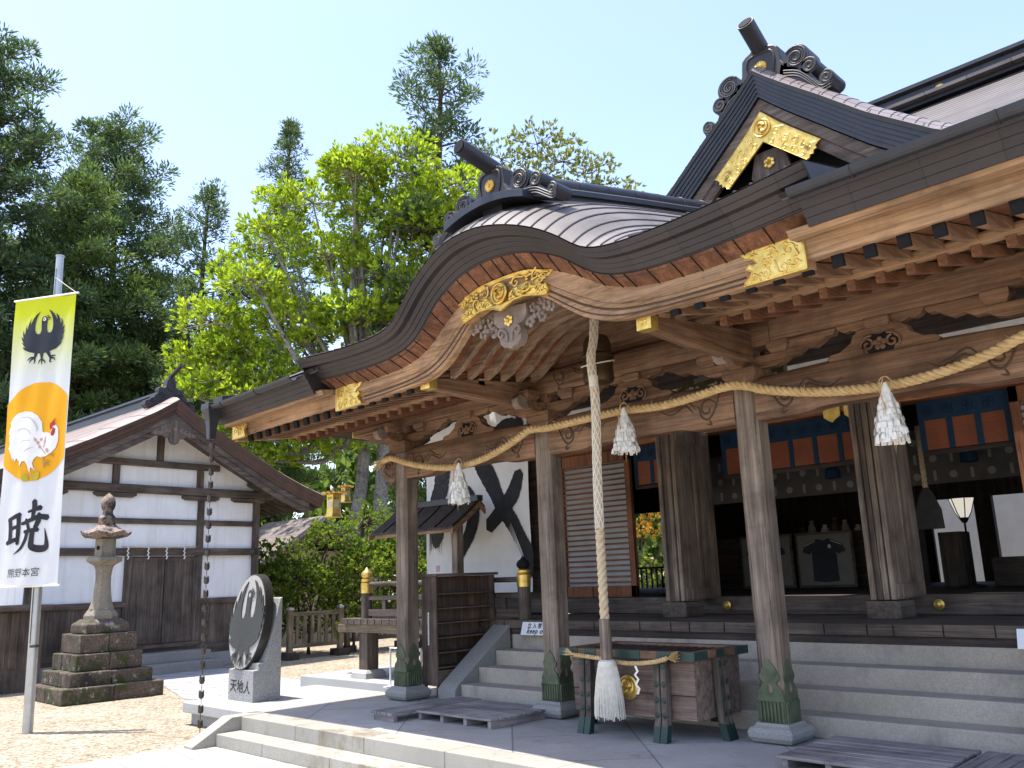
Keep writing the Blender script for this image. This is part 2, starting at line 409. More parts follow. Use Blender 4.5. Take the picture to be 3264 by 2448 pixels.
def smooth(pts, widths, n):
    if isinstance(widths, (int, float)): widths = [widths] * len(pts)
    if len(pts) == 2: n2 = 3
    P = []; W = []
    for i in range(len(pts) - 1):
        p0 = pts[max(i - 1, 0)]; p1 = pts[i]; p2 = pts[i + 1]; p3 = pts[min(i + 2, len(pts) - 1)]
        for k in range(n):
            t = k / n
            P.append(tuple(0.5 * ((2 * b) + (-a + c) * t + (2 * a - 5 * b + 4 * c - d) * t * t + (-a + 3 * b - 3 * c + d) * t ** 3) for a, b, c, d in zip(p0, p1, p2, p3)))
            W.append(widths[i] * (1 - t) + widths[i + 1] * t)
    P.append(tuple(pts[-1])); W.append(widths[-1])
    return P, W

def lerp(tab, x):
    if x <= tab[0][0]: return tab[0][1]
    for (a, va), (b, vb) in zip(tab, tab[1:]):
        if x <= b: 
            t = (x - a) / (b - a); return va + (vb - va) * t
    return tab[-1][1]

def cosl(tab, x):                 # smooth (catmull) table lookup
    xs = [t[0] for t in tab]
    if x <= xs[0]: return tab[0][1]
    if x >= xs[-1]: return tab[-1][1]
    i = max(k for k in range(len(xs) - 1) if xs[k] <= x)
    t = (x - xs[i]) / (xs[i + 1] - xs[i]); h = xs[i + 1] - xs[i]
    def sl(k):
        if k <= 0: return (tab[1][1] - tab[0][1]) / (xs[1] - xs[0]) * (0 if xs[0] == 0 else 1)
        if k >= len(xs) - 1: return (tab[-1][1] - tab[-2][1]) / (xs[-1] - xs[-2])
        return (tab[k + 1][1] - tab[k - 1][1]) / (xs[k + 1] - xs[k - 1])
    m0, m1 = sl(i) * h, sl(i + 1) * h; a, b = tab[i][1], tab[i + 1][1]
    return (2 * t**3 - 3 * t * t + 1) * a + (t**3 - 2 * t * t + t) * m0 + (-2 * t**3 + 3 * t * t) * b + (t**3 - t * t) * m1

def swirl(cx, cy, r0, turns, start=0.0, sgn=1, tail=None, n=26):
    """2-D spiral from the rim inwards"""
    out = []
    if tail: out += tail
    for i in range(n + 1):
        t = i / n; r = r0 * (1 - 0.85 * t); a = start + sgn * turns * 2 * pi * t
        out.append((cx + r * cos(a), cy + r * sin(a)))
    return out

def xz(y):            # facade plane facing -Y ; w runs into the building
    return lambda u, v, w: (u, y + w, v)
def yz(x):            # plane facing +X ; u along Y
    return lambda u, v, w: (x - w, u, v)

def text_mb(body, size, fn, spacing=1.0, mb=None, shear=0.0, bold=0.0):
    c = bpy.data.curves.new('lettering', 'FONT'); c.body = body; c.size = size; c.space_character = spacing; c.shear = shear
    c.offset = bold; c.resolution_u = 4
    o = bpy.data.objects.new('lettering', c); COL.objects.link(o)
    bpy.context.view_layer.update()
    me = o.to_mesh()
    mb = mb or MB(); n = len(mb.v)
    xs = [v.co.x for v in me.vertices] or [0]
    mb.v += [tuple(fn(v.co.x, v.co.y, 0)) for v in me.vertices]
    mb.f += [tuple(n + i for i in p.vertices) for p in me.polygons]
    o.to_mesh_clear(); bpy.data.objects.remove(o); bpy.data.curves.remove(c)
    mb.extent = (min(xs), max(xs))
    return mb

def rope_mb(path, r, pitch, strands=3, n=6, sub=None):
    """twisted rope of helical strands round a smooth path"""
    P = [Vector(p) for p in path]
    L = [0.0]
    for a, b in zip(P, P[1:]): L.append(L[-1] + (b - a).length)
    T = L[-1]; step = pitch / 10; k = max(8, int(T / step))
    def at(s):
        for i in range(len(P) - 1):
            if s <= L[i + 1] + 1e-9:
                t = (s - L[i]) / max(1e-9, L[i + 1] - L[i]); return P[i].lerp(P[i + 1], t)
        return P[-1]
    pts = [at(T * i / k) for i in range(k + 1)]
    mb = MB(); 
    for q in range(strands):
        path2 = []
        for i, p in enumerate(pts):
            d = (pts[min(i + 1, k)] - pts[max(i - 1, 0)]).normalized()
            a = d.cross(Vector((0, 1, 0.01))).normalized(); b = d.cross(a)
            th = 2 * pi * (T * i / k) / pitch + 2 * pi * q / strands
            path2.append(p + (a * cos(th) + b * sin(th)) * r * 0.52)
        mb.tube(path2, r * 0.56, n)
    return mb

# ================================================================== WORSHIP HALL
XC = -5.04
PX = [-8.74, -6.265, -3.79, -1.315]
PY = 6.96
def ez(x): return 0.0165 * (x - XC)
hall = thing('worship_hall', 'large timber shrine hall with curved porch gable, dark copper roof and gilt fittings', 'shrine hall', (XC, 7.0, 0.285))

# ---- posts with plinth and copper shoe
def shoe_plate():            # pointed cloud outline, half width .113
    r = [(.115, 0), (.115, .05), (.102, .09), (.074, .12), (.058, .145), (.07, .16), (.088, .175), (.09, .205), (.074, .228), (.062, .26), (.036, .295), (0, .33)]
    return r + [(-u, v) for u, v in reversed(r[:-1])]
for px in PX:
    p = MB(); h = 0.11; c = .028
    ring = [(h, h - c), (h - c, h), (-h + c, h), (-h, h - c), (-h, -h + c), (-h + c, -h), (h - c, -h), (h, -h + c)]
    p.loft([[(px + a, PY + b, z) for a, b in ring] for z in (.43, 1.4, 2.3, 3.3)])
    po = p.build('post', 'postZ', hall)
    MB().squares([(.135, .285), (.175, .30), (.2, .335), (.203, .375), (.185, .405), (.15, .425), (.145, .445)], (px, PY)).build('plinth', 'plinth', po, 0.006)
    s = MB(); s.squares([(.122, .445), (.122, .62), (.118, .63)], (px, PY))
    for q in range(4):
        ca, sa = cos(q * pi / 2), sin(q * pi / 2)
        def fn(u, v, w, ca=ca, sa=sa):
            x, y = u, -(.121 - w); return (px + x * ca - y * sa, PY + x * sa + y * ca, .615 + v)
        s.prism(shoe_plate(), fn, .012)
        for k in range(-3, 4):
            x = k * .033
            a = fn(x, -.165, -.004); b = fn(x, .0, -.004)
            s.tube([a, b], .0135, 8)
            s.ball(fn(x, -.15, -.02), .006, 6); s.ball(fn(x, -.01, -.02), .006, 6)
        for u, v in ((0, .3), (-.058, .215), (.058, .215), (-.09, .06), (.09, .06)): s.ball(fn(u, v, 0), .0075, 6)
    so_ = s.build('copper_shoe', 'verd', po)
    s = MB()
    for q in range(4):
        ca, sa = cos(q * pi / 2), sin(q * pi / 2)
        def fn(u, v, w, ca=ca, sa=sa):
            x, y = u, -(.1235 - w); return (px + x * ca - y * sa, PY + x * sa + y * ca, .615 + v)
        s.prism([(0, .15), (.018, .12), (.02, .085), (.012, .07), (-.012, .07), (-.02, .085), (-.018, .12)], fn, .004)
    s.build('shoe_opening', 'postZ', po)

# ---- tie beams (rainbow beams) between the posts, and their carved lines
def carve_lines(mb, x0, x1, y, z, sc=1.0, r=.011):
    for xa, sg in ((x0, 1), (x1, -1)):
        def P(u, v): return (xa + sg * u * sc, y, z + v * sc)
        for line in (swirl(.27, .0, .1, 1.1, pi, -1),
                     [(.13, .14), (.16, .05), (.22, -.06), (.28, -.1), (.34, -.06), (.36, .02), (.4, .05)],
                     [(.42, -.02), (.5, .06), (.58, .03), (.68, .0), (.8, .06)],
                     [(.40, .02), (.47, .1), (.53, .09), (.6, .05), (.7, .03)],
                     [(.26, -.1), (.24, -.15), (.29, -.14)]):
            sm, _ = smooth(line, .01, 4)
            n = len(sm); mb.tube([P(u, v) for u, v in sm], [r * (.35 + .65 * sin(pi * min(1, max(0, i / (n - 1))))) for i in range(n)], 6)
def rainbow_beam(name, x0, x1, y, zb, zt, half, parent, mat, arch=.035):
    mb = MB(); rings = []
    n = 24
    for i in range(n + 1):
        t = i / n; x = x0 + (x1 - x0) * t
        e = min(t, 1 - t) * (x1 - x0)
        lift = arch * min(1, max(0, (e - .45) / .15)); bul = .03 * sin(pi * t)
        hw = half * (1 if e < .47 else 1.0)
        b = zb + lift; tp = zt + bul
        rings.append([(x, y - hw * .8, b), (x, y + hw * .8, b), (x, y + hw, b + .03), (x, y + hw, tp - .13), (x, y + hw * .75, tp - .035), (x, y + hw * .3, tp),
                      (x, y - hw * .3, tp), (x, y - hw * .75, tp - .035), (x, y - hw, tp - .13), (x, y - hw, b + .03)])
    mb.loft(rings)
    return mb.build(name, mat, parent, 0, True)
for a, b in zip(PX, PX[1:]):
    tb = rainbow_beam('tie_beam', a + .108, b - .108, PY, 2.97, 3.36, .1, hall, 'beamX')
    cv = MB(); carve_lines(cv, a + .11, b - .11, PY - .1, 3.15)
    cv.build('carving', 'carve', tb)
# carved nosing left of the first post
nz = MB()
outl = [(-8.85, 3.0), (-8.85, 3.33), (-9.0, 3.36), (-9.12, 3.31), (-9.17, 3.2), (-9.13, 3.14), (-9.16, 3.07), (-9.1, 2.98), (-9.0, 2.96), (-8.95, 2.9)]
nz.prism(outl, xz(PY - .09), .18)
no = nz.build('beam_nosing', 'beamX', hall, .01)
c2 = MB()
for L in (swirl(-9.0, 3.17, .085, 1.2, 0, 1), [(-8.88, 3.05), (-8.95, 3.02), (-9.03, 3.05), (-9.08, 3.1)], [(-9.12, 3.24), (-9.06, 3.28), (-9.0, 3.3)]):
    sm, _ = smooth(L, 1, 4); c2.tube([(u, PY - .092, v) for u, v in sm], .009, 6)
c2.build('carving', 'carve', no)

# ---- bracket sets on the posts
for px in PX:
    b = MB()
    b.squares([(.11, 3.3), (.15, 3.365), (.165, 3.38), (.165, 3.45)], (px, PY))
    for sx, sy, ln in ((1, 0, .44), (0, 1, .36)):
        prof = [(-ln, 3.55), (-ln, 3.50), (-ln + .06, 3.46), (-ln + .13, 3.44), (ln - .13, 3.44), (ln - .06, 3.46), (ln, 3.50), (ln, 3.55)]
        b.prism(prof, (lambda u, v, w: (px + u, PY - .055 + w, v)) if sx else (lambda u, v, w: (px - .055 + w, PY + u, v)), .11)
    bo = b.build('bracket', 'beamX', hall, .006)
    m = MB()
    for dx, dy in ((-.36, 0), (0, 0), (.36, 0), (0, -.3), (0, .3)):
        m.squares([(.07, 3.55), (.098, 3.595), (.1, 3.6), (.1, 3.655)], (px + dx, PY + dy))
    m.build('bearing_block', 'beamX', bo, .005)
    # carved cloud pads under the purlin
    k = MB()
    for sg in (-1, 1):
        q = [(.1, 3.65), (.1, 3.5), (.2, 3.5), (.27, 3.545), (.36, 3.53), (.43, 3.57), (.47, 3.6), (.53, 3.6), (.56, 3.65)]
        k.prism([(px + sg * (u + .32), v) for u, v in q] if sg > 0 else [(px + sg * (u + .32), v) for u, v in reversed(q)], xz(PY - .05), .1)
    ko = k.build('carved_pad', 'beamX', bo, .006)
    # short forward arm with carved white-ish nose
    n_ = MB(); n_.prism([(6.62, 3.47), (6.62, 3.56), (6.5, 3.6), (6.44, 3.55), (6.47, 3.48), (6.53, 3.45)], lambda u, v, w: (px - .05 + w, u, v), .1)
    n_.build('bracket_nose', 'greycarve', bo, .01)

# ---- frog-leg struts in the middle of each bay
def frog(px, parent):
    r = [(0, 3.6), (.1, 3.6), (.12, 3.585), (.17, 3.58), (.22, 3.545), (.24, 3.49), (.3, 3.455), (.34, 3.43), (.42, 3.42), (.46, 3.39), (.43, 3.36), (.36, 3.35), (.0, 3.35)]
    outl = r + [(-u, v) for u, v in reversed(r[1:-1])]
    o = MB().prism([(px + u, v) for u, v in outl], xz(PY - .06), .12).build('frog_leg_strut', 'beamX', parent, .008)
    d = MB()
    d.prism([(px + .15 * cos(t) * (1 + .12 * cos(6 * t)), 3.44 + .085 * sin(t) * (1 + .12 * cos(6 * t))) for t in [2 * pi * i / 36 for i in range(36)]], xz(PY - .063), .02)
    d.build('recess_shade', 'black', o)  # black plate painted as the shade inside the carved hole
    f = MB()
    for i in range(5):
        a = 2 * pi * i / 5 + .3; f.ball((px + .035 * cos(a), PY - .07, 3.435 + .035 * sin(a)), .024, 8, (1, .5, 1))
    f.ball((px, PY - .075, 3.435), .016, 8)
    for sg in (-1, 1):
        for q in (swirl(px + sg * .1, 3.44, .05, 1.1, pi / 2, sg), [(px + sg * .14, 3.38), (px + sg * .16, 3.44), (px + sg * .12, 3.5), (px + sg * .06, 3.515)]):
            f.tube([(u, PY - .068, v) for u, v in smooth(q, 1, 3)[0]], .011, 6)
    f.build('flower_carving', 'beamX', o)
    b = MB().squares([(.085, 3.575), (.1, 3.6), (.1, 3.655)], (px, PY)).build('bearing_block', 'beamX', o, .005)
    k = MB()
    for sg in (-1, 1):
        q = [(.1, 3.655), (.1, 3.585), (.17, 3.575), (.24, 3.6), (.29, 3.59), (.34, 3.62), (.36, 3.655)]
        k.prism([(px + sg * u, v) for u, v in (q if sg > 0 else q[::-1])], xz(PY - .045), .09)
    k.build('carved_pad', 'beamX', o, .005)
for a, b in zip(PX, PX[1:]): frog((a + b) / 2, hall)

# ---- purlin with gilt cap, carved centre beam
pu = MB().box(-9.78, PY - .1, 3.655, PX[1] - .3, PY + .1, 3.885).box(PX[2] + .3, PY - .1, 3.655, -.3, PY + .1, 3.885).build('purlin', 'beamX', hall, .012)
MB().box(-9.8, PY - .108, 3.648, -9.775, PY + .108, 3.89).build('end_cap', 'gold', pu, .004)
kb = rainbow_beam('carved_lintel', PX[1] - .3, PX[2] + .3, PY, 3.635, 3.90, .1, hall, 'beamX', .02)
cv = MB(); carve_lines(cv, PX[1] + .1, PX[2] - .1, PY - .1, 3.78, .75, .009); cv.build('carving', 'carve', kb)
# struts and boards above the lintel (seen behind the bell)
MB().box(PX[2] - .11, PY - .08, 3.9, PX[2] + .05, PY + .08, 4.3).box(PX[1] - .05, PY - .08, 3.9, PX[1] + .11, PY + .08, 4.3).build('strut', 'redZ', hall, .006)
MB().box(-6.3, PY + .02, 3.89, -3.8, PY + .06, 4.5).build('gable_panel', 'beamX', hall)
# ---- side beams that carry the curved ribs, with gilt caps
for x in (-6.36, -3.72):
    mb = MB(); rings = []
    for y, b, t in ((5.33, 3.535, 3.625), (5.6, 3.515, 3.66), (6.0, 3.5, 3.70), (6.4, 3.495, 3.74), (6.87, 3.5, 3.79)):
        rings.append([(x - .06, y, b), (x + .06, y, b), (x + .06, y, t), (x - .06, y, t)])
    so_ = mb.loft(rings).build('side_beam', 'beamY', hall, .006)
    g = MB().box(x - .068, 5.3, 3.525, x + .068, 5.4, 3.635)
    for i in range(4):
        a = pi / 4 + i * pi / 2; g.ball((x + .022 * cos(a), 5.298, 3.58 + .022 * sin(a)), .014, 8, (1, .4, 1))
    g.build('gilt_cap', 'gold', so_, .006)

# ---- rafters, two rows ; tips
def rafter_proto():
    up = MB(); up.bar((0, 5.30, 3.585), (0, 9.4, 3.585 + .22 * 4.1), .068, .082)
    lo = MB(); lo.bar((0, 6.0, 3.632), (0, 9.4, 3.632 + .25 * 3.4), .062, .075)
    cap = MB(); cap.bar((0, 5.292, 3.583), (0, 5.33, 3.592), .073, .087)
    return up, lo, cap
_u, _l, _c = rafter_proto()
ru = _u.build('rafter', 'beamY', hall); rl = _l.build('rafter', 'tipY', hall); rc = _c.build('tip_cap', 'black', ru)
first = True
for i in range(47):
    x = -9.775 + .2115 * i
    if -6.45 < x < -3.62: continue
    for pr in (ru, rl):
        if first: o = pr
        else:
            o = pr.copy(); COL.objects.link(o); o.parent = hall
            for ch in pr.children:
                d = ch.copy(); COL.objects.link(d); d.parent = o
        if pr is ru or True: pass
        o.location = (x, 0, ez(x))
    if first:
        first = False
# boards above the rafters, batten on the lower tips, eaves boards
def wing(fn):
    mb = MB()
    for x0, x1 in ((-9.95, -6.3), (-3.76, -.1)): fn(mb, x0, x1)
    return mb
def soff(mb, x0, x1):
    ring = []
    for x in (x0, x1):
        e = ez(x); ring.append([(x, 5.335, 3.645 + e), (x, 9.4, 3.645 + .22 * 4.05 + e), (x, 9.4, 3.67 + .22 * 4.05 + e), (x, 5.335, 3.67 + e)])
    mb.loft(ring)
wing(soff).build('soffit_boards', 'redX', hall)
def kioi(mb, x0, x1):
    mb.loft([[(x, 5.97, 3.672 + ez(x)), (x, 6.06, 3.672 + ez(x)), (x, 6.06, 3.745 + ez(x)), (x, 5.97, 3.735 + ez(x))] for x in (x0, x1)])
wing(kioi).build('rafter_batten', 'paleX', hall)
def fas(mb, x0, x1):
    L = -9.97 if x0 < -8 else x0
    mb.loft([[(x, 5.245, 3.615 + ez(x)), (x, 5.32, 3.63 + ez(x)), (x, 5.3, 3.80 + ez(x)), (x, 5.19, 3.80 + ez(x))] for x in (L, x1)])
    mb.loft([[(x, 5.055, 3.725 + ez(x)), (x, 5.187, 3.742 + ez(x)), (x, 5.187, 3.80 + ez(x)), (x, 5.02, 3.778 + ez(x))] for x in (L, x1)])
mb = MB(); fas(mb, -9.95, -7.77); fas(mb, -2.36, -.1)
mb.build('eaves_board', 'paleX', hall, .004)

# ---- layered copper eaves of the wings, gutters
def layers(y_t, z_t, y_b, z_b, n=5):
    """front profile from top to bottom, small steps between courses"""
    out = []
    for k in range(n):
        t0, t1 = k / n, (k + 1) / n
        st = .045 if (n == 6 and k >= 2) else 0
        out.append((y_t + (y_b - y_t) * t0 + .007 * (k > 0) + st, z_t + (z_b - z_t) * t0))
        out.append((y_t + (y_b - y_t) * t1 - .004 + st, z_t + (z_b - z_t) * t1))
    return out
mb = MB()
for x0, x1 in ((-10.0, XC - 2.84), (XC + 2.84, .0)):
    rings = []
    for x in (x0, x1):
        e = ez(x)
        prof = layers(4.88, 3.95, 5.01, 3.75, 4)
        rings.append([(x, y, z + e) for y, z in prof] + [(x, 5.5, 3.86 + e), (x, 9.5, 5.7 + e), (x, 9.5, 5.95 + e), (x, 4.92, 3.98 + e)])
    mb.loft(rings)
mb.build('wing_eaves', 'copper', hall)
g = MB(); gbk = MB()
for x0, x1 in ((-9.98, XC - 2.98), (XC + 2.82, .2)):
    n = 8; rings = []
    for x in (x0, x1):
        e = ez(x) + 3.95
        rings.append([(x, 4.83 + .055 * cos(a), e + .055 * sin(a)) for a in [pi + pi * i / n for i in range(n + 1)]] + [(x, 4.83 + .047 * cos(a), e + .047 * sin(a)) for a in [2 * pi - pi * i / n for i in range(n + 1)]])
    g.loft(rings)
    for i in range(int((x1 - x0) / .8)):
        x = x0 + .4 + i * .8; gbk.tube([(x, 4.83 + .058 * cos(a), 3.95 + ez(x) + .058 * sin(a)) for a in [pi + pi * i_ / 6 for i_ in range(7)]] + [(x, 4.93, 3.985 + ez(x))], .007, 5)
g.build('gutter', 'bluecop', hall); gbk.build('gutter_bracket', 'bluecop', hall)
# rain-water hopper at the corner
h = MB().squares([(.05, 3.62), (.06, 3.70), (.1, 3.84), (.1, 3.91)], (-9.93, 4.86)).squares([(.04, 3.47), (.05, 3.64)], (-9.93, 4.86))
h.build('rain_hopper', 'bluecop', hall, .004)
# verge at the left end of the porch roof
mb = MB(); mb.loft([[(-9.98, y, 3.5 + z), (-9.90, y, 3.5 + z), (-9.90, y, 3.80 + z), (-9.98, y, 3.80 + z)] for y, z in ((5.2, -.03), (6.5, .16), (8.0, .50), (9.4, .9))])
vb = mb.build('verge_board', 'paleY', hall, .004)
mb = MB(); mb.loft([[(-10.06, y, 3.8 + z), (-9.86, y, 3.8 + z), (-9.86, y, 4.02 + z), (-10.1, y, 4.02 + z)] for y, z in ((4.95, -.0), (6.5, .26), (8.0, .72), (9.4, 1.3))])
mb.build('verge_copper', 'copperY', hall, .004)

# ---- gilt plates with raised scrolls
def scrolls(mb, spots, fn, r):
    for (u, v, rad, st, sg) in spots:
        q = swirl(u, v, rad, 1.25, st, sg, n=18)
        a = q[0]; tail = [(a[0] + rad * 1.3 * cos(st + sg * -1.2), a[1] + rad * 1.3 * sin(st + sg * -1.2))]
        pts = [fn(x, y, 0) for x, y in smooth(tail + q, 1, 2)[0]]
        n = len(pts); mb.tube(pts, [r * (1.1 - .6 * i / n) for i in range(n)], 6)
        for k in range(3):
            a = st + k * 1.9; mb.ball(fn(u + rad * 1.15 * cos(a), v + rad * 1.15 * sin(a), 0), r * 1.7, 6, (1.2, .6, 1.0))
def gold_plate(name, poly, fn, depth, spots, parent, r=.008, holes=()):
    mb = MB().prism(poly, fn, depth)
    n = len(poly)
    rim = [fn(u, v, 0) for u, v in poly] + [fn(*poly[0], 0)]
    mb.tube(rim, r * .8, 5)
    scrolls(mb, spots, fn, r)
    o = mb.build(name, 'gold', parent)
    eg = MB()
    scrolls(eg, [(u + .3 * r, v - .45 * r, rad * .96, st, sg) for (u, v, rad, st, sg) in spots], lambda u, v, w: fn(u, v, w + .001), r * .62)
    eg.build('relief_shadow_line', 'golddark', o)  # darker gold beside the scrolls, their relief shadow put into colour
    if holes:
        h = MB()
        for c, a in holes: h.disc(c, a, lambda u, v, w: fn(u, v, -.003), 12)
        h.build('plate_opening', 'golddark', o)
    return o
def tomoe(mb, c, R, fn, r):
    ring = [fn(c[0] + R * cos(t), c[1] + R * sin(t), 0) for t in [2 * pi * i / 28 for i in range(29)]]
    mb.tube(ring, r, 6)
    for k in range(3):
        a0 = 2 * pi * k / 3 + .5; pts = []; rad = []
        for i in range(16):
            t = i / 15; a = a0 + 2.6 * t; rr = R * (.36 + .46 * t)
            pts.append(fn(c[0] + rr * cos(a), c[1] + rr * sin(a), -.002)); rad.append(R * (.24 * (1 - t) ** .8 + .02))
        mb.tube(pts, rad, 8)
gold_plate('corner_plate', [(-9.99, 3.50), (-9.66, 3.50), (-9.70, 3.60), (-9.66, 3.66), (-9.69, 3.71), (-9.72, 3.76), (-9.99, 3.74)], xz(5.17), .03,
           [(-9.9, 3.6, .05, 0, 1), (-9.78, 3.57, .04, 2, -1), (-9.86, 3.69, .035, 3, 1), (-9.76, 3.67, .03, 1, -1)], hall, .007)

# ================================================================== karahafu (curved porch gable)
KT = [(0, 4.555), (.2, 4.545), (.4, 4.505), (.59, 4.445), (.77, 4.365), (.94, 4.262), (1.11, 4.135), (1.2, 4.088), (1.32, 4.058), (1.5, 4.045), (1.75, 4.047), (2.05, 4.058), (2.4, 4.08), (2.92, 4.125)]
KB = [(0, 4.355), (.2, 4.345), (.4, 4.315), (.6, 4.25), (.78, 4.165), (.93, 4.055), (1.06, 3.965), (1.2, 3.905), (1.35, 3.868), (1.55, 3.845), (1.75, 3.838), (2.2, 3.845), (2.92, 3.885)]
BT = [(0, 4.25), (.3, 4.24), (.5, 4.19), (.68, 4.12), (.86, 4.03), (1.02, 3.93), (1.2, 3.86), (1.45, 3.805), (1.72, 3.785), (2.2, 3.785), (2.75, 3.80)]
BB = [(0, 4.06), (.3, 4.03), (.48, 3.95), (.66, 3.82), (.83, 3.71), (1.0, 3.645), (1.15, 3.612), (1.31, 3.598), (1.72, 3.585), (2.2, 3.575), (2.75, 3.575)]
def bulge(d): return exp(-d * d)
def KX(n=96, lim=2.92): return [-lim + 2 * lim * i / n for i in range(n + 1)]
mb = MB(); rings = []
for d in KX():
    x = XC + d; e = ez(x)
    yt = 4.83 - .22 * bulge(d); yb = 5.05 - .15 * bulge(d)
    pr = layers(yt, cosl(KT, abs(d)) - .012, yb, cosl(KB, abs(d)), 6)
    rings.append([(x, y, z + e) for y, z in pr] + [(x, yb + .4, cosl(KB, abs(d)) + .02 + e), (x, yb + .4, cosl(KT, abs(d)) - .03 + e)])
mb.loft(rings); mb.build('curved_eaves', 'copper', hall)
# reddish board course between copper and bargeboard, each board separated by a dark joint
mb = MB(); jt = MB()
rings = []
for d in KX(96, 2.80):
    x = XC + d; e = ez(x); yb = 5.05 - .15 * bulge(d) + .012; yr = 5.22 - .15 * bulge(d) + .02
    rings.append([(x, yb, cosl(KB, abs(d)) + .015 + e), (x, yr, cosl(BT, abs(d)) - .01 + e), (x, yr + .03, cosl(BT, abs(d)) + .02 + e), (x, yb + .05, cosl(KB, abs(d)) + .05 + e)])
mb.loft(rings); cb_ = mb.build('board_course', wood('russet_board_course', (0.08, 0.036, 0.021), (0.17, 0.072, 0.038), (0.27, 0.13, 0.07), 'Y', stain=(0.12, 0.06, 0.035)), hall)
_rj = random.Random(19); _jd = []; d = -2.72
while d < 2.72: _jd.append(d); d += _rj.uniform(.11, .24)
for d in _jd:
    x = XC + d; e = ez(x); yb = 5.05 - .15 * bulge(d) + .008; yr = 5.22 - .15 * bulge(d)
    jt.bar((x, yb, cosl(KB, abs(d)) + .012 + e), (x, yr + .015, cosl(BT, abs(d)) - .012 + e), .007, .006)
jb_ = jt.build('board_joint', 'black', cb_)
# bargeboard
mb = MB(); rings = []
for d in KX(96, 2.72):
    x = XC + d; e = ez(x); y = 5.22 - .15 * bulge(d); t = cosl(BT, abs(d)) + e; b = cosl(BB, abs(d)) + e; h = t - b
    rings.append([(x, y, t), (x, y + .004, t - h * .45), (x, y + .018, t - h * .5), (x, y + .012, t - h * .6), (x, y + .03, t - h * .68), (x, y + .026, t - h * .82), (x, y + .045, b), (x, y + .11, b), (x, y + .11, t)])
mb.loft(rings); bg = mb.build('curved_bargeboard', 'paleX', hall, 0, True)
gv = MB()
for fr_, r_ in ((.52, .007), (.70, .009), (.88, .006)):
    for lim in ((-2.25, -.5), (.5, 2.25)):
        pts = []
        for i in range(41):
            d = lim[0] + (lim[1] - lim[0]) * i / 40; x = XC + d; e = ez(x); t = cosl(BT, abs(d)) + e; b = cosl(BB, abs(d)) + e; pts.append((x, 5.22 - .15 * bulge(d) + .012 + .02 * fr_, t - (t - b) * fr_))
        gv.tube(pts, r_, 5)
gv.build('groove_shade_line', 'carve', bg)  # dark strips that draw the shade of the bargeboard grooves
# gilt plates: centre and both ends
def kmap(u, v, w):
    d = u; return (XC + d, 5.205 - .15 * bulge(d) + w, v + ez(XC + d))
top = [(d, cosl(BT, abs(d)) - .005) for d in [-.52 + 1.04 * i / 24 for i in range(25)]]
right = [(.585, 4.165), (.545, 4.13), (.50, 4.135), (.475, 4.10), (.45, 4.085), (.475, 4.06), (.515, 4.065), (.53, 4.02), (.515, 3.975)]
low = [(.40, 3.995), (.28, 4.02), (.16, 4.015), (.07, 3.985), (0, 3.955), (-.07, 3.985), (-.16, 4.015), (-.28, 4.02), (-.40, 3.995)]
poly = top + right + low + [(-u, v) for u, v in reversed(right)]
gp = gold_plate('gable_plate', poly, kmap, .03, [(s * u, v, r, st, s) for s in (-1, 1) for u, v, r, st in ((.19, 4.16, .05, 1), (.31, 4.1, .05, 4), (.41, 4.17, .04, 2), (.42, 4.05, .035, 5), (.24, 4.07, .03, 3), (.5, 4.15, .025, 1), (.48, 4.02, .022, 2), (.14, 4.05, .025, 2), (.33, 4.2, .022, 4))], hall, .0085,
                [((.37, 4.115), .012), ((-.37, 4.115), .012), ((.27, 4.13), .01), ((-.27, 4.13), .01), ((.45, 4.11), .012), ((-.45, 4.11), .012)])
mb = MB(); tomoe(mb, (0, 4.11), .088, lambda u, v, w: kmap(u, v, w - .012), .012)
mb.disc((0, 4.11), .088, lambda u, v, w: kmap(u, v, -.006), 24); mb.build('crest', 'gold', gp, 0, True)
for sg in (-1, 1):
    q = [(2.71, 3.56), (2.71, 3.80), (2.24, 3.80), (2.27, 3.755), (2.33, 3.74), (2.36, 3.70), (2.33, 3.69), (2.30, 3.705), (2.28, 3.68), (2.32, 3.65), (2.30, 3.61), (2.26, 3.585), (2.25, 3.565)]
    gold_plate('end_plate', [(sg * u, v) for u, v in q], kmap, .035, [(sg * u, v, r, st, s * sg) for u, v, r, st, s in ((2.6, 3.73, .045, 0, 1), (2.48, 3.75, .03, 2, -1), (2.55, 3.62, .045, 3, 1), (2.42, 3.61, .035, 1, -1), (2.64, 3.63, .028, 4, 1), (2.44, 3.69, .025, 5, 1), (2.34, 3.77, .02, 2, 1), (2.34, 3.6, .025, 0, 1))], hall, .008)
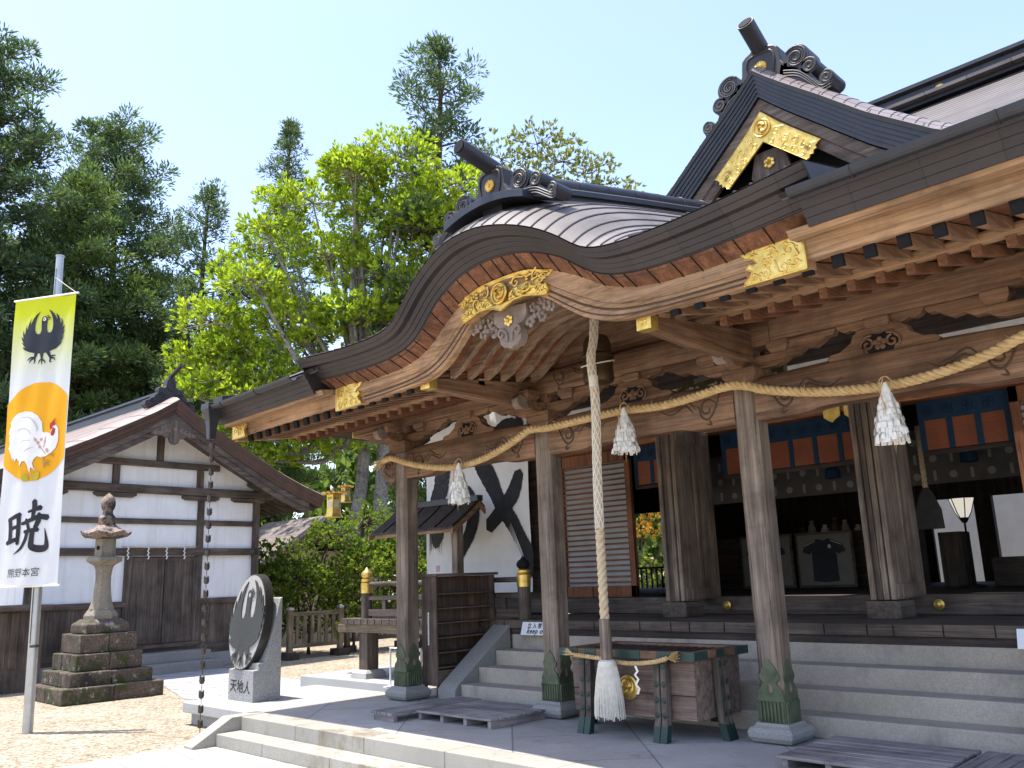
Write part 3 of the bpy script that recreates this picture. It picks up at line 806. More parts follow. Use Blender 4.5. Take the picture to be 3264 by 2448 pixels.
# pendant carving under the apex
gm = lambda u, v, w: (XC + u, 5.17 + w, v)
r = [(0, 4.02), (.2, 4.0), (.2, 3.9), (.15, 3.85), (.1, 3.83), (.12, 3.79), (.135, 3.74), (.12, 3.69), (.08, 3.655), (.03, 3.65), (0, 3.63)]
pg = MB().prism(r + [(-u, v) for u, v in reversed(r[1:-1])], gm, .09).build('pendant_carving', 'greycarve', hall, .012)
lv = MB()
rd = random.Random(4)
for sg in (-1, 1):
    for u, v, s in ((.22, 3.83, .06), (.3, 3.9, .065), (.36, 3.84, .05), (.42, 3.93, .06), (.48, 3.9, .045), (.26, 3.95, .05), (.52, 3.97, .04), (.37, 3.99, .05), (.58, 4.0, .035)):
        for k in range(6):
            a = 2 * pi * k / 6 + rd.random()
            lv.ball((XC + sg * u + s * .55 * cos(a), 5.19 + .02 * rd.random(), v + s * .55 * sin(a)), s * .42, 8, (1, .7, 1))
        lv.ball((XC + sg * u, 5.165, v), s * .25, 8)
    lv.tube([(XC + sg * u, 5.16, v) for u, v in smooth([(.03, 3.7), (.04, 3.78), (.1, 3.82), (.13, 3.78), (.1, 3.75), (.075, 3.775)], 1, 4)[0]], .014, 8)
lv.build('leaf_carving', 'greycarve', pg, 0, True)
mb = MB()
for k in range(6):
    a = pi / 6 + k * pi / 3; mb.ball((XC + .034 * cos(a), 5.15, 3.885 + .034 * sin(a)), .022, 8, (1, .5, 1))
mb.ball((XC, 5.135, 3.885), .02, 10, (1, 1.6, 1)); mb.build('gilt_rosette', 'gold', pg, 0, True)
# curved ribs and boards beneath the gable roof
RP = [(0, 4.13), (.3, 4.11), (.6, 4.03), (.81, 3.92), (.95, 3.81), (1.1, 3.70), (1.24, 3.635)]
def rise(y): return .10 * (y - 5.4)
for k in range(7):
    y = 5.36 + .236 * k
    mb = MB(); rings = []
    for i in range(41):
        d = -1.24 + 2.48 * i / 40; z = cosl(RP, abs(d)) + rise(y); n_ = .016 if abs(abs(d) - .81) < .02 else 0
        rings.append([(XC + d, y - .034, z - n_), (XC + d, y + .034, z - n_), (XC + d, y + .034, z + .09), (XC + d, y - .034, z + .09)])
    mb.loft(rings).build('curved_rib', 'ribX', hall)
mb = MB(); rings = []
for i in range(41):
    d = -1.34 + 2.68 * i / 40; z = cosl(RP, min(1.24, abs(d))) + .088
    rings.append([(XC + d, 5.3, z + rise(5.3)), (XC + d, 7.1, z + rise(7.1)), (XC + d, 7.1, z + .03 + rise(7.1)), (XC + d, 5.3, z + .03 + rise(5.3))])
mb.loft(rings).build('vault_boards', 'redX', hall)

# roof skin of the curved gable with standing seams, running back until it dies into the main slope
def gl(s): return .30 * (1 - exp(-s / .38)) + .205 * s
def wingz(y): return 4.045 + .47 * (y - 4.86)
def kz(d, s):
    y = 4.83 - .22 * bulge(d) + s
    f = 1 - min(1, max(0, (abs(d) - 1.0) / .9)); a = .03 + .27 * f * f * (3 - 2 * f)
    z0 = cosl(KT, abs(d)); z = z0 + a * (1 - exp(-s / .38)) + .205 * s
    return y, max(z, 3.985 + .46 * s)
mb = MB(); SS = [0, .03, .07, .12, .18, .26, .36, .48, .62, .8, 1.0, 1.3, 1.7, 2.2, 2.8, 3.5, 4.3]
rings = []
for d in KX(96, 2.92):
    x = XC + d; e = ez(x); row = []
    for s in SS:
        y, z = kz(d, s); row.append((x, y, z + e))
    rings.append(row)
mb.loft(rings, False, False); mb.build('curved_roof', 'rooftop', hall, 0, True)
for sg in (-1, 1):          # closing side faces of the raised eave
    x = XC + sg * 2.921; e = ez(x)
    MB().prism([(4.83, 4.115 + e), (5.05, 3.88 + e), (6.5, 4.4 + e), (6.5, 4.5 + e)], lambda u, v, w, x=x, sg=sg: (x + sg * w, u, v), .012).build('eave_side', 'copperY', hall)
sm_ = MB()
for i in range(-23, 24):
    d = i * .122; x = XC + d; pts = []
    for s in SS: 
        y, z = kz(d, s); pts.append((x, y, z + ez(x) + .004))
    sm_.tube(pts, .0078, 5)
sm_.build('standing_seam', 'seam', hall)
# ridge of the curved gable
RT = [(XC, y, z) for y, z in ((5.0, 5.02), (6.0, 5.27), (7.0, 5.49), (8.0, 5.70), (9.2, 5.96))]
mb = MB()
mb.loft([[(x - .12, y, z - .22), (x + .12, y, z - .22), (x + .12, y, z + .0), (x + .16, y, z + .0), (x + .16, y, z + .05), (x + .1, y, z + .09), (x - .1, y, z + .09), (x - .16, y, z + .05), (x - .16, y, z + .0), (x - .12, y, z)] for x, y, z in RT])
mb.tube([(x, y, z + .13) for x, y, z in RT], .085, 14)
for i in range(9):
    t = (i + .5) / 9 * 4.2; y = 5.0 + t; z = lerp([(5.0, 5.02), (6.0, 5.27), (7.0, 5.49), (8.0, 5.7), (9.2, 5.96)], y)
    mb.tube([(XC + .088 * cos(a), y, z + .13 + .088 * sin(a)) for a in [2 * pi * k / 14 for k in range(15)]], .006, 4)
mb.build('porch_ridge', 'bluecop', hall, 0, True)

# ---- ridge-end ornament (used for porch gable and upper gable)
SC_A = (((.36, -.07, .112, 2.4), (.55, -.135, .074, 2.2), (.73, -.285, .06, 1.6)), [(.24, -.1), (.3, -.16), (.48, -.16), (.6, -.2), (.68, -.3), (.78, -.33), (.74, -.37), (.6, -.31), (.4, -.24), (.2, -.21)], [(.26, -.14), (.4, -.18), (.55, -.21), (.66, -.28), (.74, -.325), (.775, -.28)])
SC_B = (((.315, -.055, .115, 2.4), (.42, -.18, .075, 2.2), (.55, -.345, .062, 1.6)), [(.18, -.05), (.24, -.1), (.36, -.17), (.43, -.25), (.47, -.34), (.52, -.40), (.60, -.38), (.58, -.43), (.5, -.46), (.38, -.38), (.26, -.29), (.14, -.19)], [(.2, -.13), (.31, -.18), (.38, -.25), (.44, -.33), (.5, -.405), (.58, -.40)])
def oni(name, parent, cx, y, z0, k, label_pipe, mat='browncop', dep=.2, pipe_up=1.0, base=True, SCR=SC_A):
    """z0 = height of the flower centre, k scale"""
    fn = lambda u, v, w: (cx + u * k, y + w, z0 + v * k)
    r = [(0, .2), (.05, .205), (.085, .17), (.12, .16), (.155, .13), (.165, .05), (.175, -.03), (.21, -.09), (.26, -.11), (.28, -.09), (.26, -.2), (0, -.2)] if SCR is SC_A else [(0, .21), (.05, .215), (.09, .18), (.13, .165), (.17, .13), (.18, .05), (.185, -.01), (.21, -.05), (.25, -.06), (.25, -.2), (.1, -.17), (0, -.12)]
    body = r + [(-u, v) for u, v in reversed(r[1:-1])]
    o = MB().prism(body, fn, dep * k).build(name, mat, parent, .012 * k)
    sc = MB(); ln = MB()
    for sg in (-1, 1):
        for (u, v, rad, st) in SCR[0]:
            circ = [(sg * (u + rad * cos(t)), v + rad * sin(t)) for t in [2 * pi * i / 24 for i in range(24)]]
            sc.prism(circ if sg > 0 else circ[::-1], fn, dep * 1.15 * k)
            q = swirl(sg * u, v, rad * .92, 1.9, pi - st if sg < 0 else st, -sg, n=30)
            ln.tube([fn(a, b, -.006) for a, b in q], .009 * k, 5)
            q = swirl(sg * u, v, rad * .72, 1.5, pi - st + .4 if sg < 0 else st - .4, -sg, n=24)
            ln.tube([fn(a, b, -.006) for a, b in q], .006 * k, 5)
        conn = SCR[1]
        sc.prism([(sg * a, b) for a, b in (conn if sg > 0 else conn[::-1])], fn, dep * .8 * k)
        for off in (0, .03, .06):
            cv_ = [(a, b - off * .8) for a, b in SCR[2]]
            ln.tube([fn(sg * a, b, -.008) for a, b in smooth(cv_, 1, 4)[0]], .0065 * k, 5)
    sc.build('scroll', 'bluecop', o, .006 * k); ln.build('scroll_line', 'seam' if mat == 'browncop' else 'browncop', o)
    rim = MB()
    shield = [(.1, .12), (.13, .05), (.12, -.04), (.09, -.12), (.0, -.16)]
    pts = [(0, .135)] + shield; pts = smooth(pts + [(-a, b) for a, b in reversed(pts[1:-1])] + [(0, .135)], 1, 4)[0]
    rim.tube([fn(a, b, -.004) for a, b in pts], .01 * k, 6); rim.build('shield_rim', 'bluecop', o)
    fl = MB()
    for i in range(16):
        a = 2 * pi * i / 16
        fl.tube([fn(.014 * cos(a), .014 * sin(a), -.012), fn(.036 * cos(a), .036 * sin(a), -.016), fn(.052 * cos(a), .052 * sin(a), -.01)], [.004 * k, .0105 * k, .008 * k], 6)
    fl.ball(fn(0, 0, -.018), .014 * k, 10); fl.disc((0, 0), .056, lambda u, v, w: fn(u, v, -.004), 24)
    fl.build('gilt_flower', 'gold', o, 0, True)
    a = fn(0, .175, .1); b = fn(0, .175 + .11 * pipe_up, -.36 if SCR is SC_A else -.33)
    p = MB().tube([a, b], .075 * k, 18)
    p.build('ridge_pipe', 'bluecop', o, 0, True)
    d = (Vector(b) - Vector(a)).normalized()
    q = MB().tube([Vector(b) - d * .002, Vector(b) + d * .012], .062 * k, 18); q.build('pipe_cap', 'black', o)
    return o
oni('ridge_ornament', hall, XC, 4.98, 5.10, 1.0, '', dep=.16, pipe_up=.75)
# curved saddle under the ornament
mb = MB(); rings = []
for i in range(25):
    d = -.50 + 1.0 * i / 24; z = 4.95 - .36 * d * d
    rings.append([(XC + d, 4.86, z - .07), (XC + d, 5.25, z - .07 + .05), (XC + d, 5.25, z + .05), (XC + d, 4.86, z)])
mb.loft(rings).build('ornament_saddle', 'bluecop', hall, .004)

# ================================================================== main roof, upper gable, ridge
MR = [(4.95, 4.06), (7.0, 5.05), (9.4, 6.12), (10.3, 6.60), (11.2, 7.12), (12.5, 7.98), (13.75, 8.86)]
mb = MB()
rings = []
for x in (-10.0, -7.9, -2.14, .0):
    rings.append([(x, y, z) for y, z in [(9.3, 6.08)] + MR[3:]] + [(x, 14.2, 8.9), (x, 18.5, 6.2), (x, 18.5, 6.0), (x, 14.0, 8.5), (x, 9.3, 6.0)])
mb.loft(rings); mb.build('main_roof', 'roofcourse', hall)
# wings: porch roof slope between eaves and main roof
mb = MB()
for x0, x1 in ((-10.05, -7.75), (-2.33, .0)):
    mb.loft([[(x, 4.9, 3.99 + ez(x)), (x, 7.0, 4.96), (x, 9.4, 6.08), (x, 9.4, 5.95), (x, 7.0, 4.85), (x, 4.95, 3.96 + ez(x))] for x in (x0, x1)])
mb.build('porch_roof', 'roofcourse', hall)
# main ridge box
mb = MB()
x0, x1 = -7.9, .4
mb.loft([[(x, 13.62, 8.86), (x, 13.62, 8.95), (x, 13.76, 8.98), (x, 13.76, 9.20), (x, 13.68, 9.23), (x, 13.68, 9.29), (x, 13.84, 9.36), (x, 14.0, 9.38), (x, 14.2, 9.33), (x, 14.25, 8.86)] for x in (x0, x1)])
mr = mb.build('main_ridge', 'bluecop', hall)
MB().box(x0, 13.5, 8.93, x1, 13.64, 8.985).build('ridge_ledge', 'rooftop', mr)
fl = MB()
for i in range(4):
    x = -7.0 + 1.86 * i + .42 - .78
    fl.loft([[(x + r * cos(2 * pi * j / 20), y, 9.08 + r * sin(2 * pi * j / 20)) for j in range(20)] for r, y in ((.075, 13.757), (.075, 13.74), (.05, 13.73), (.015, 13.735))])
fl.build('ridge_crest', 'gold', mr)

GT = [(0, 8.52), (.2, 8.33), (.45, 8.11), (.87, 7.76), (1.45, 7.25), (2.2, 6.70), (3.0, 6.24)]
def gz(d): return cosl([(0.0, 8.52)] + GT[1:], abs(d)) if abs(d) > .0 else 8.52
def gz(d): return lerp(GT, abs(d))
GX = [-3.0 + 6 * i / 60 for i in range(61)]
mb = MB(); rings = []
for d in GX:
    t = gz(d); b = t - .36 - .05 * min(1, abs(d))
    prof = []
    for k in range(6):
        t0, t1 = k / 6, (k + 1) / 6
        prof += [(10.2 + .12 * t0 + .012 * (k > 0), t + (b - t) * t0), (10.2 + .12 * t1 - .004, t + (b - t) * t1)]
    rings.append([(XC + d, y, z) for y, z in prof] + [(XC + d, 10.9, b + .05), (XC + d, 10.9, t - .02)])
mb.loft(rings).build('gable_eaves', 'bluecop', hall)
mb = MB(); rings = []
for d in GX:
    rings.append([(XC + d, y, gz(d) + dz) for y, dz in ((10.2, .004), (10.26, .06), (10.36, .13), (10.5, .20), (10.7, .265), (11.1, .32), (11.8, .34), (13.6, .35))])
mb.loft(rings, False, False).build('gable_roof', 'roofpink', hall, 0, True)
sm_ = MB()
for sg in (-1, 1):
    for k in range(22):
        L0 = .12 + .135 * k
        pts = []
        for i in range(14):
            y = 10.2 + .02 + 3.3 * (i / 13) ** 1.6; dz = lerp([(10.2, .004), (10.26, .06), (10.36, .13), (10.5, .20), (10.7, .265), (11.1, .32), (11.8, .34), (13.6, .35)], y)
            d = L0 - .0 ; pts.append((XC + sg * d, y, gz(d) + dz + .004))
        sm_.tube(pts, .007, 4)
sm_.build('gable_seam', 'seam', hall)
mb = MB(); rings = []
for d in GX:
    t = gz(d) - .375 - .05 * min(1, abs(d)); h = .34 + .03 * min(1, abs(d)); y = 10.36
    rings.append([(XC + d, y, t), (XC + d, y + .005, t - h * .5), (XC + d, y + .03, t - h * .55), (XC + d, y + .03, t - h * .8), (XC + d, y + .05, t - h), (XC + d, y + .12, t - h), (XC + d, y + .12, t)])
mb.loft(rings).build('gable_bargeboard', 'greyX', hall)
MB().prism([(XC - 2.3, 6.2), (XC + 2.3, 6.2), (XC + 1.2, 6.9), (XC, 7.9), (XC - 1.2, 6.9)], xz(10.75), .05).build('gable_recess_shade', 'black', hall)  # black sheet, the shade of the gable recess put into colour
dz_ = .0
q = [(0, 7.93), (.22, 7.70), (.47, 7.47), (.80, 7.185), (.76, 7.17), (.72, 7.13), (.735, 7.09), (.69, 7.08), (.68, 7.03), (.64, 7.035), (.62, 6.99), (.585, 6.975)]
q2 = [(.45, 7.09), (.22, 7.29), (0, 7.475)]
poly = q + q2[:-1] + [(0, 7.475)] + [(-u, v) for u, v in reversed(q2[:-1])] + [(-u, v) for u, v in reversed(q[1:])]
up_ = lambda u, v, w: (XC + u, 10.33 + w, v)
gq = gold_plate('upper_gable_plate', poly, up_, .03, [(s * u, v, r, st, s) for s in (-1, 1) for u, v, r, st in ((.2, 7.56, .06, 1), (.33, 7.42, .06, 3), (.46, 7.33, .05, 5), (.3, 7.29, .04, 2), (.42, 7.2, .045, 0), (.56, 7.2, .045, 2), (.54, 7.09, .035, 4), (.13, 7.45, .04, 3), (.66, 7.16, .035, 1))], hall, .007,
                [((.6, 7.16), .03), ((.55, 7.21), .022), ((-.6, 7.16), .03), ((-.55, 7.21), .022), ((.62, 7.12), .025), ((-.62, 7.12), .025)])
mb = MB(); tomoe(mb, (0, 7.68), .125, lambda u, v, w: up_(u, v, w - .012), .014); mb.disc((0, 7.68), .125, lambda u, v, w: up_(u, v, -.006), 24)
mb.build('crest', 'gold', gq, 0, True)
mb = MB().prism([(-.22, 7.4), (.22, 7.4), (.3, 7.05), (.2, 6.9), (.12, 6.75), (0, 6.7), (-.12, 6.75), (-.2, 6.9), (-.3, 7.05)], lambda u, v, w: (XC + u, 10.46 + w, v), .08)
ug = mb.build('upper_pendant', 'greyZ', hall, .012)
mb = MB()
for k in range(6):
    a = pi / 6 + k * pi / 3; mb.ball((XC + .055 * cos(a), 10.44, 7.2 + .055 * sin(a)), .036, 8, (1, .5, 1))
mb.ball((XC, 10.415, 7.2), .032, 10, (1, 1.6, 1)); mb.build('gilt_rosette', 'gold', ug, 0, True)
mb = MB()
for sg in (-1, 1):
    for u, v, r in ((.3, 6.88, .1), (.48, 6.78, .08)):
        mb.tube([(XC + a, 10.45, b) for a, b in swirl(sg * u, v, r, 1.4, pi / 2, sg)], .022, 8)
mb.build('pendant_scroll', 'greycarve', ug, 0, True)
oni('upper_ridge_ornament', hall, XC, 10.5, 8.70, 1.66, '', dep=.2, pipe_up=1.5, SCR=SC_B)
mb = MB(); mb.loft([[(XC - .16, y, 8.6), (XC + .16, y, 8.6), (XC + .2, y, 8.95), (XC + .1, y, 9.03), (XC - .1, y, 9.03), (XC - .2, y, 8.95)] for y in (10.7, 13.6)])
mb.build('gable_ridge', 'bluecop', hall)

# ================================================================== hall body
def dark(v): return v
fl = MB(); fl.box(-8.35, 8.12, 1.06, -.1, 9.75, 1.16)
fo = fl.build('hall_floor', 'greyX', hall)
jb = MB()
for i in range(22): 
    x = -8.2 + .36 * i + .07 * sin(i * 2.1); jb.box(x - .004, 8.114, 1.062, x + .004, 8.119, 1.158)
jb.build('floor_joint', 'black', fo)
MB().box(-8.3, 8.16, .98, -.1, 8.4, 1.06).box(-8.3, 8.4, .3, -.1, 8.5, 1.06).build('floor_base', 'darkX', hall)
st = MB()
for k in range(4): st.box(-8.1, 7.25 + .3 * k, .285, -1.98, 8.45, .285 + .174 * (k + 1))
stairs = st.build('stone_stairs', stone('beige_stair_stone', (0.36, 0.31, 0.25), (0.45, 0.395, 0.325), 70, 0.8, 0.2, None, (0.27, 0.24, 0.205)), hall, .012)
for x0, x1 in ((-8.42, -8.105), (-1.975, -1.66)):
    MB().prism([(7.16, .285), (7.16, .40), (7.22, .46), (8.13, 1.10), (8.13, .285)], lambda u, v, w, x0=x0: (x0 + w, u, v), x1 - x0).build('cheek_wall', 'plinth', stairs, .01)
# hall columns, sill, lintels, plaster band
for px in PX: MB().box(px - .13, 9.75, 1.16, px + .13, 10.0, 4.45).build('hall_column', 'postZ', hall, .015)
MB().box(-11.4, 9.62, 1.165, 1.2, 9.98, 1.37).build('door_sill', 'greyX', hall, .01)
MB().box(-11.4, 9.72, 3.44, 1.2, 9.98, 3.66).build('lintel', 'redX', hall, .01)
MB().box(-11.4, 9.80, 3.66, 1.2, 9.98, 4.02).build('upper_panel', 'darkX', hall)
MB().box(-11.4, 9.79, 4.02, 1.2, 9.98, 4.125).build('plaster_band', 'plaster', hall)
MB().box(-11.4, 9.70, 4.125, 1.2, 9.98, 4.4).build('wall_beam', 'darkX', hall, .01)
MB().box(-11.4, 9.84, .6, -8.87, 9.94, 3.44).build('wall_panel', 'greyX', hall)
# gilt door fittings seen below the beam
for x in (-4.1, -4.35):
    MB().prism([(x, 3.52), (x + .2, 3.52), (x + .2, 3.4), (x + .13, 3.36), (x + .1, 3.33), (x + .05, 3.36), (x, 3.4)], xz(9.70), .012).build('gilt_fitting', 'gold', hall)
# folded doors
for x0 in (-6.2, -3.72):
    root = bpy.data.objects.new('folding_door', None); COL.objects.link(root); root.parent = hall; root.location = Vector((x0, 9.3, 1.34)) - rootloc(hall)
    for k in range(4):
        a = x0 + .066 * k; w_ = .054
        mb = MB().box(a, 8.9 + .02 * (k % 2), 1.345, a + w_, 9.74, 3.45)
        if k == 3: mb.box(a + w_ - .004, 8.96, 3.28, a + w_ + .014, 9.70, 3.42).box(a + w_ - .004, 8.96, 1.36, a + w_ + .014, 9.70, 1.5).box(a + w_ - .004, 9.3, 1.5, a + w_ + .008, 9.36, 3.28)
        mb.build('door_leaf', 'postZ' if k != 1 else 'greyZ', root, .006)
    MB().box(x0 - .04, 8.86, 1.162, x0 + .30, 9.25, 1.335).build('door_block', 'greyY', root, .008)
    MB().lathe([(.001, 0), (.05, .0), (.055, .01), (.03, .02), (.028, .04), (.0, .045)], (0, 0), 16).build('door_stud', 'gold', root)
    s = root.children[-1]
    for v in s.data.vertices:
        x, y, z = v.co + rootloc(root); v.co = Vector((x0 + .42 + x, 9.58 - z, 1.27 + y)) - rootloc(root)
# sliding lattice screens at the outer half bays
for x0, x1 in ((-8.60, -7.30), (-2.42, -1.45)):
    f = MB().box(x1 - .09 if x0 < -5 else x1 - .05, 9.80, 1.375, x1, 9.86, 3.435).box(x0, 9.80, 1.375, x0 + (.05 if x0 < -5 else .09), 9.86, 3.435)
    f.box(x0, 9.80, 3.27, x1, 9.855, 3.435).box(x0, 9.80, 1.375, x1, 9.855, 1.53)
    fo2 = f.build('lattice_screen', 'redZ', hall, .004)
    s = MB()
    for k in range(23): 
        z = 1.57 + k * .0755; s.box(x0 + .04, 9.807, z, x1 - .04, 9.835, z + .022)
    s.build('screen_slat', 'redX', fo2)
    MB().box(x0 + .02, 9.838, 1.5, x1 - .02, 9.85, 3.3).build('screen_paper', 'lattice_paper', fo2)
# bamboo blinds
for x0, x1 in ((-7.28, -6.40), (-5.86, -3.93), (-3.36, -2.44)):
    b = MB().box(x0, 9.90, 2.90, x1, 9.912, 3.24).build('bamboo_blind', 'orange', hall)
    bb = MB().box(x0, 9.885, 3.225, x1, 9.915, 3.435)
    n = max(2, round((x1 - x0) / .34))
    for k in range(n + 1):
        x = x0 + (x1 - x0 - .06) * k / n; bb.box(x, 9.893, 2.895, x + .06, 9.918, 3.226)
    bl = bb.build('brocade_band', 'blue', b)
    mo = MB()
    k = 0; x = x0 + .11
    while x < x1 - .08:
        for i in range(4):
            a = pi / 4 + i * pi / 2
            cx, cz = x + .03 * cos(a), 3.33 + .03 * sin(a)
            mo.tube([(cx + .032 * cos(t), 9.883, cz + .032 * sin(t)) for t in [2 * pi * j / 12 for j in range(13)]], .0045, 4)
        mo.ball((x, 9.884, 3.33), .02, 6, (1, .2, 1)); x += .205
    mo.build('brocade_motif', 'bluedk', bl)
    MB().box(x0, 9.895, 2.84, x1, 9.925, 2.885).build('blind_roll', 'darkX', b)
# interior shell
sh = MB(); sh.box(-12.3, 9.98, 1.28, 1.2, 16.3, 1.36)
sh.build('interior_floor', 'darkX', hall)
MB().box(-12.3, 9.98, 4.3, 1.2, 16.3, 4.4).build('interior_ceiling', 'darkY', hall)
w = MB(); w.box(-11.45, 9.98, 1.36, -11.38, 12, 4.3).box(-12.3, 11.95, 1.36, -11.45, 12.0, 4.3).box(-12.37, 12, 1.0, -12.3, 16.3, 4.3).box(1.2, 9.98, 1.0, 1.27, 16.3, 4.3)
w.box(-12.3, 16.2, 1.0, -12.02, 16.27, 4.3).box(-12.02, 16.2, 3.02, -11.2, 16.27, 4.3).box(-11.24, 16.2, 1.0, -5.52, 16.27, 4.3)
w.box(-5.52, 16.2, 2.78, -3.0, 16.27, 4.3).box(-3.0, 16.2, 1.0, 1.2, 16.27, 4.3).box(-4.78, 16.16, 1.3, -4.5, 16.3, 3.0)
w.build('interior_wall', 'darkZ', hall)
w = MB()
for k in range(6): w.box(-12.0 + .14 * k, 16.1, 1.36, -11.97 + .14 * k, 16.13, 1.8)
w.box(-12.02, 16.09, 1.78, -11.22, 16.14, 1.82); w.build('rear_balustrade', 'darkZ', hall)
cu = MB().box(-7.3, 11.0, 2.62, -1.5, 11.02, 3.3)
cuo = cu.build('dotted_curtain', 'curtain', hall)
d = MB(); rd = random.Random(9)
for i in range(28):
    x = -7.2 + .21 * i
    for z in (2.72, 2.93, 3.14):
        if (i + int(z * 5)) % 2: d.disc((x, z), .045, xz(10.994), 14)
        else: d.flat([(x - .018, z - .06), (x + .018, z - .06), (x + .018, z + .06), (x - .018, z + .06)], xz(10.994))
d.build('curtain_dot', 'dot', cuo)

# ---- veranda with balustrade
v = MB().box(-11.95, 8.18, 1.055, -8.36, 9.75, 1.145)
ver = v.build('veranda', 'greyY', hall, .006)
jb = MB()
for i in range(20): jb.box(-11.8 + .18 * i, 8.174, 1.06, -11.793 + .18 * i, 8.178, 1.14)
jb.build('floor_joint', 'black', ver)
MB().box(-12.15, 8.24, .93, -8.4, 8.4, 1.053).build('veranda_beam', 'fenceX', ver, .006)
for x in (-11.5, -9.2): 
    MB().box(x - .11, 8.27, .37, x + .11, 8.49, .93).build('veranda_leg', 'greyZ', ver, .01)
    MB().squares([(.2, .25), (.19, .33), (.15, .375)], (x, 8.38)).build('footing', 'granite', ver, .006)
for x, z, blk in ((-11.42, 1.74, 0), (-7.98, 1.78, 1)):
    p = MB().lathe([(.085, 1.145), (.085, z - .2)], (x, 8.28), 18).build('rail_post', 'greyZ', ver)
    c = MB().lathe([(.092, z - .21), (.092, z - .06), (.07, z - .05), (.088, z - .03), (.088, z), (.05, z + .02)], (x, 8.28), 18).build('gilt_collar', 'gold', p, 0, True)
    MB().lathe([(.05, z + .015), (.085, z + .045), (.092, z + .08), (.07, z + .12), (.035, z + .145), (.022, z + .165), (.0, z + .19)], (x, 8.28), 18).build('finial', 'black' if blk else 'gold', p, 0, True)
for z, r, q in ((1.665, .035, 1), (1.455, .03, 0), (1.235, .05, 0)):
    m = MB()
    if q: m.tube([(-11.4, 8.28, z), (-8.0, 8.28, z)], r, 12)
    else: m.box(-11.4, 8.25, z - r, -8.0, 8.31, z + r)
    m.build('handrail' if q else 'rail', 'greyX', ver, 0, bool(q))
m = MB()
for x in (-10.95, -10.3, -9.6, -8.9, -8.35): m.box(x - .04, 8.255, 1.285, x + .04, 8.305, 1.425)
m.build('baluster', 'greyZ', ver)

# ================================================================== ground, platform, steps
def gravelmat():
    m, nt, N, L = nmat('pale_gravel')
    v = mapping(nt)
    vo = nt.nodes.new('ShaderNodeTexVoronoi'); vo.inputs['Scale'].default_value = 34
    L.new(v, vo.inputs['Vector'])
    c = ramp(nt, vo.outputs['Color'], [(0.1, (0.17, 0.135, 0.095)), (0.5, (0.33, 0.28, 0.21)), (0.9, (0.5, 0.45, 0.36))])
    f = noise(nt, v, 0.9, 5, 0.6)
    c = mixc(nt, 1.0, c, ramp(nt, noise(nt, v, 5.5, 6, 0.7), [(0.33, (0.62, 0.58, 0.52)), (0.45, (1, 1, 1)), (0.7, (1.1, 1.1, 1.1))]), 'MULTIPLY')
    c = mixc(nt, 1.0, c, ramp(nt, f, [(0.3, (0.82, 0.8, 0.76)), (0.7, (1.1, 1.09, 1.07))]), 'MULTIPLY')
    return finish(m, nt, c, 0.9, 0, 0.2, vo.outputs['Distance'], 0.9, 0.02)
def slabmat(name, a, b, line, w, h, rot=0.0, mort=0.012, stain=(0.3, 0.25, 0.2), sc=90, rough=0.75):
    m, nt, N, L = nmat(name)
    v = mapping(nt, (1, 1, 1), (0, 0, rot))
    k = nt.nodes.new('ShaderNodeTexBrick'); k.inputs['Scale'].default_value = 1.0
    k.inputs['Brick Width'].default_value = w; k.inputs['Row Height'].default_value = h
    k.inputs['Mortar Size'].default_value = mort; k.inputs['Color1'].default_value = (*a, 1); k.inputs['Color2'].default_value = (*b, 1); k.inputs['Mortar'].default_value = (*line, 1)
    L.new(v, k.inputs['Vector'])
    c = mixc(nt, 1.0, k.outputs['Color'], ramp(nt, noise(nt, mapping(nt), sc, 3, 0.6), [(0.3, (0.86,) * 3), (0.7, (1.1,) * 3)]), 'MULTIPLY')
    c = mixc(nt, 1.0, c, ramp(nt, noise(nt, mapping(nt), 0.8, 6, 0.65), [(0.3, (0.74, 0.72, 0.69)), (0.7, (1.1,) * 3)]), 'MULTIPLY')
    c = mixc(nt, 1.0, c, ramp(nt, noise(nt, mapping(nt), 3.5, 7, 0.7), [(0.32, (0.78, 0.75, 0.71)), (0.44, (1, 1, 1))]), 'MULTIPLY')
    return finish(m, nt, c, rough, 0, 0.3, noise(nt, mapping(nt), sc, 4), 0.15, 0.004)
M['gravel'] = gravelmat()
M['slab'] = slabmat('platform_slabs', (0.365, 0.355, 0.335), (0.42, 0.41, 0.385), (0.2, 0.2, 0.2), 1.1, 1.1, radians(45), 0.008)
M['paving'] = slabmat('pale_paving', (0.43, 0.41, 0.36), (0.48, 0.46, 0.41), (0.28, 0.265, 0.235), 0.75, 0.3, radians(8), 0.012)
M['pathst'] = slabmat('grey_path_stone', (0.34, 0.35, 0.37), (0.42, 0.43, 0.45), (0.2, 0.2, 0.2), 0.6, 0.4, radians(-16), 0.02)
g = MB(); N_ = 60
def gh(x, y):
    d = hypot(x + 12, y - 6); return -0.0 + max(0, d - 26) * 0.035 + (0.05 * sin(x * .7) * cos(y * .6) if d > 24 else 0)
xs = [-420, -250, -160, -110, -80, -60] + [-50 + 2.5 * i for i in range(33)] + [45, 70, 110, 200, 420]
ys = [-420, -200, -100, -50, -30] + [-20 + 2.5 * i for i in range(33)] + [70, 90, 130, 200, 420]
g.loft([[(x, y, gh(x, y)) for y in ys] for x in xs], False, False)
g.build('ground', 'gravel', None, 0, False, 'structure')
MB().prism([(-18.0, 7.7), (-13.7, 6.45), (-11.0, 6.9), (-9.6, 7.2), (-9.6, 8.4), (-12, 8.6), (-18, 9.3)], lambda u, v, w: (u, v, .012 - w), .02).build('path', 'pathst', None, 0, False, 'structure')
MB().prism([(-9.62, -3.0), (6, -3.0), (6, 4.75), (-9.62, 4.75)], lambda u, v, w: (u, v, .016 - w), .02).build('pavement', 'paving', None, 0, False, 'structure')
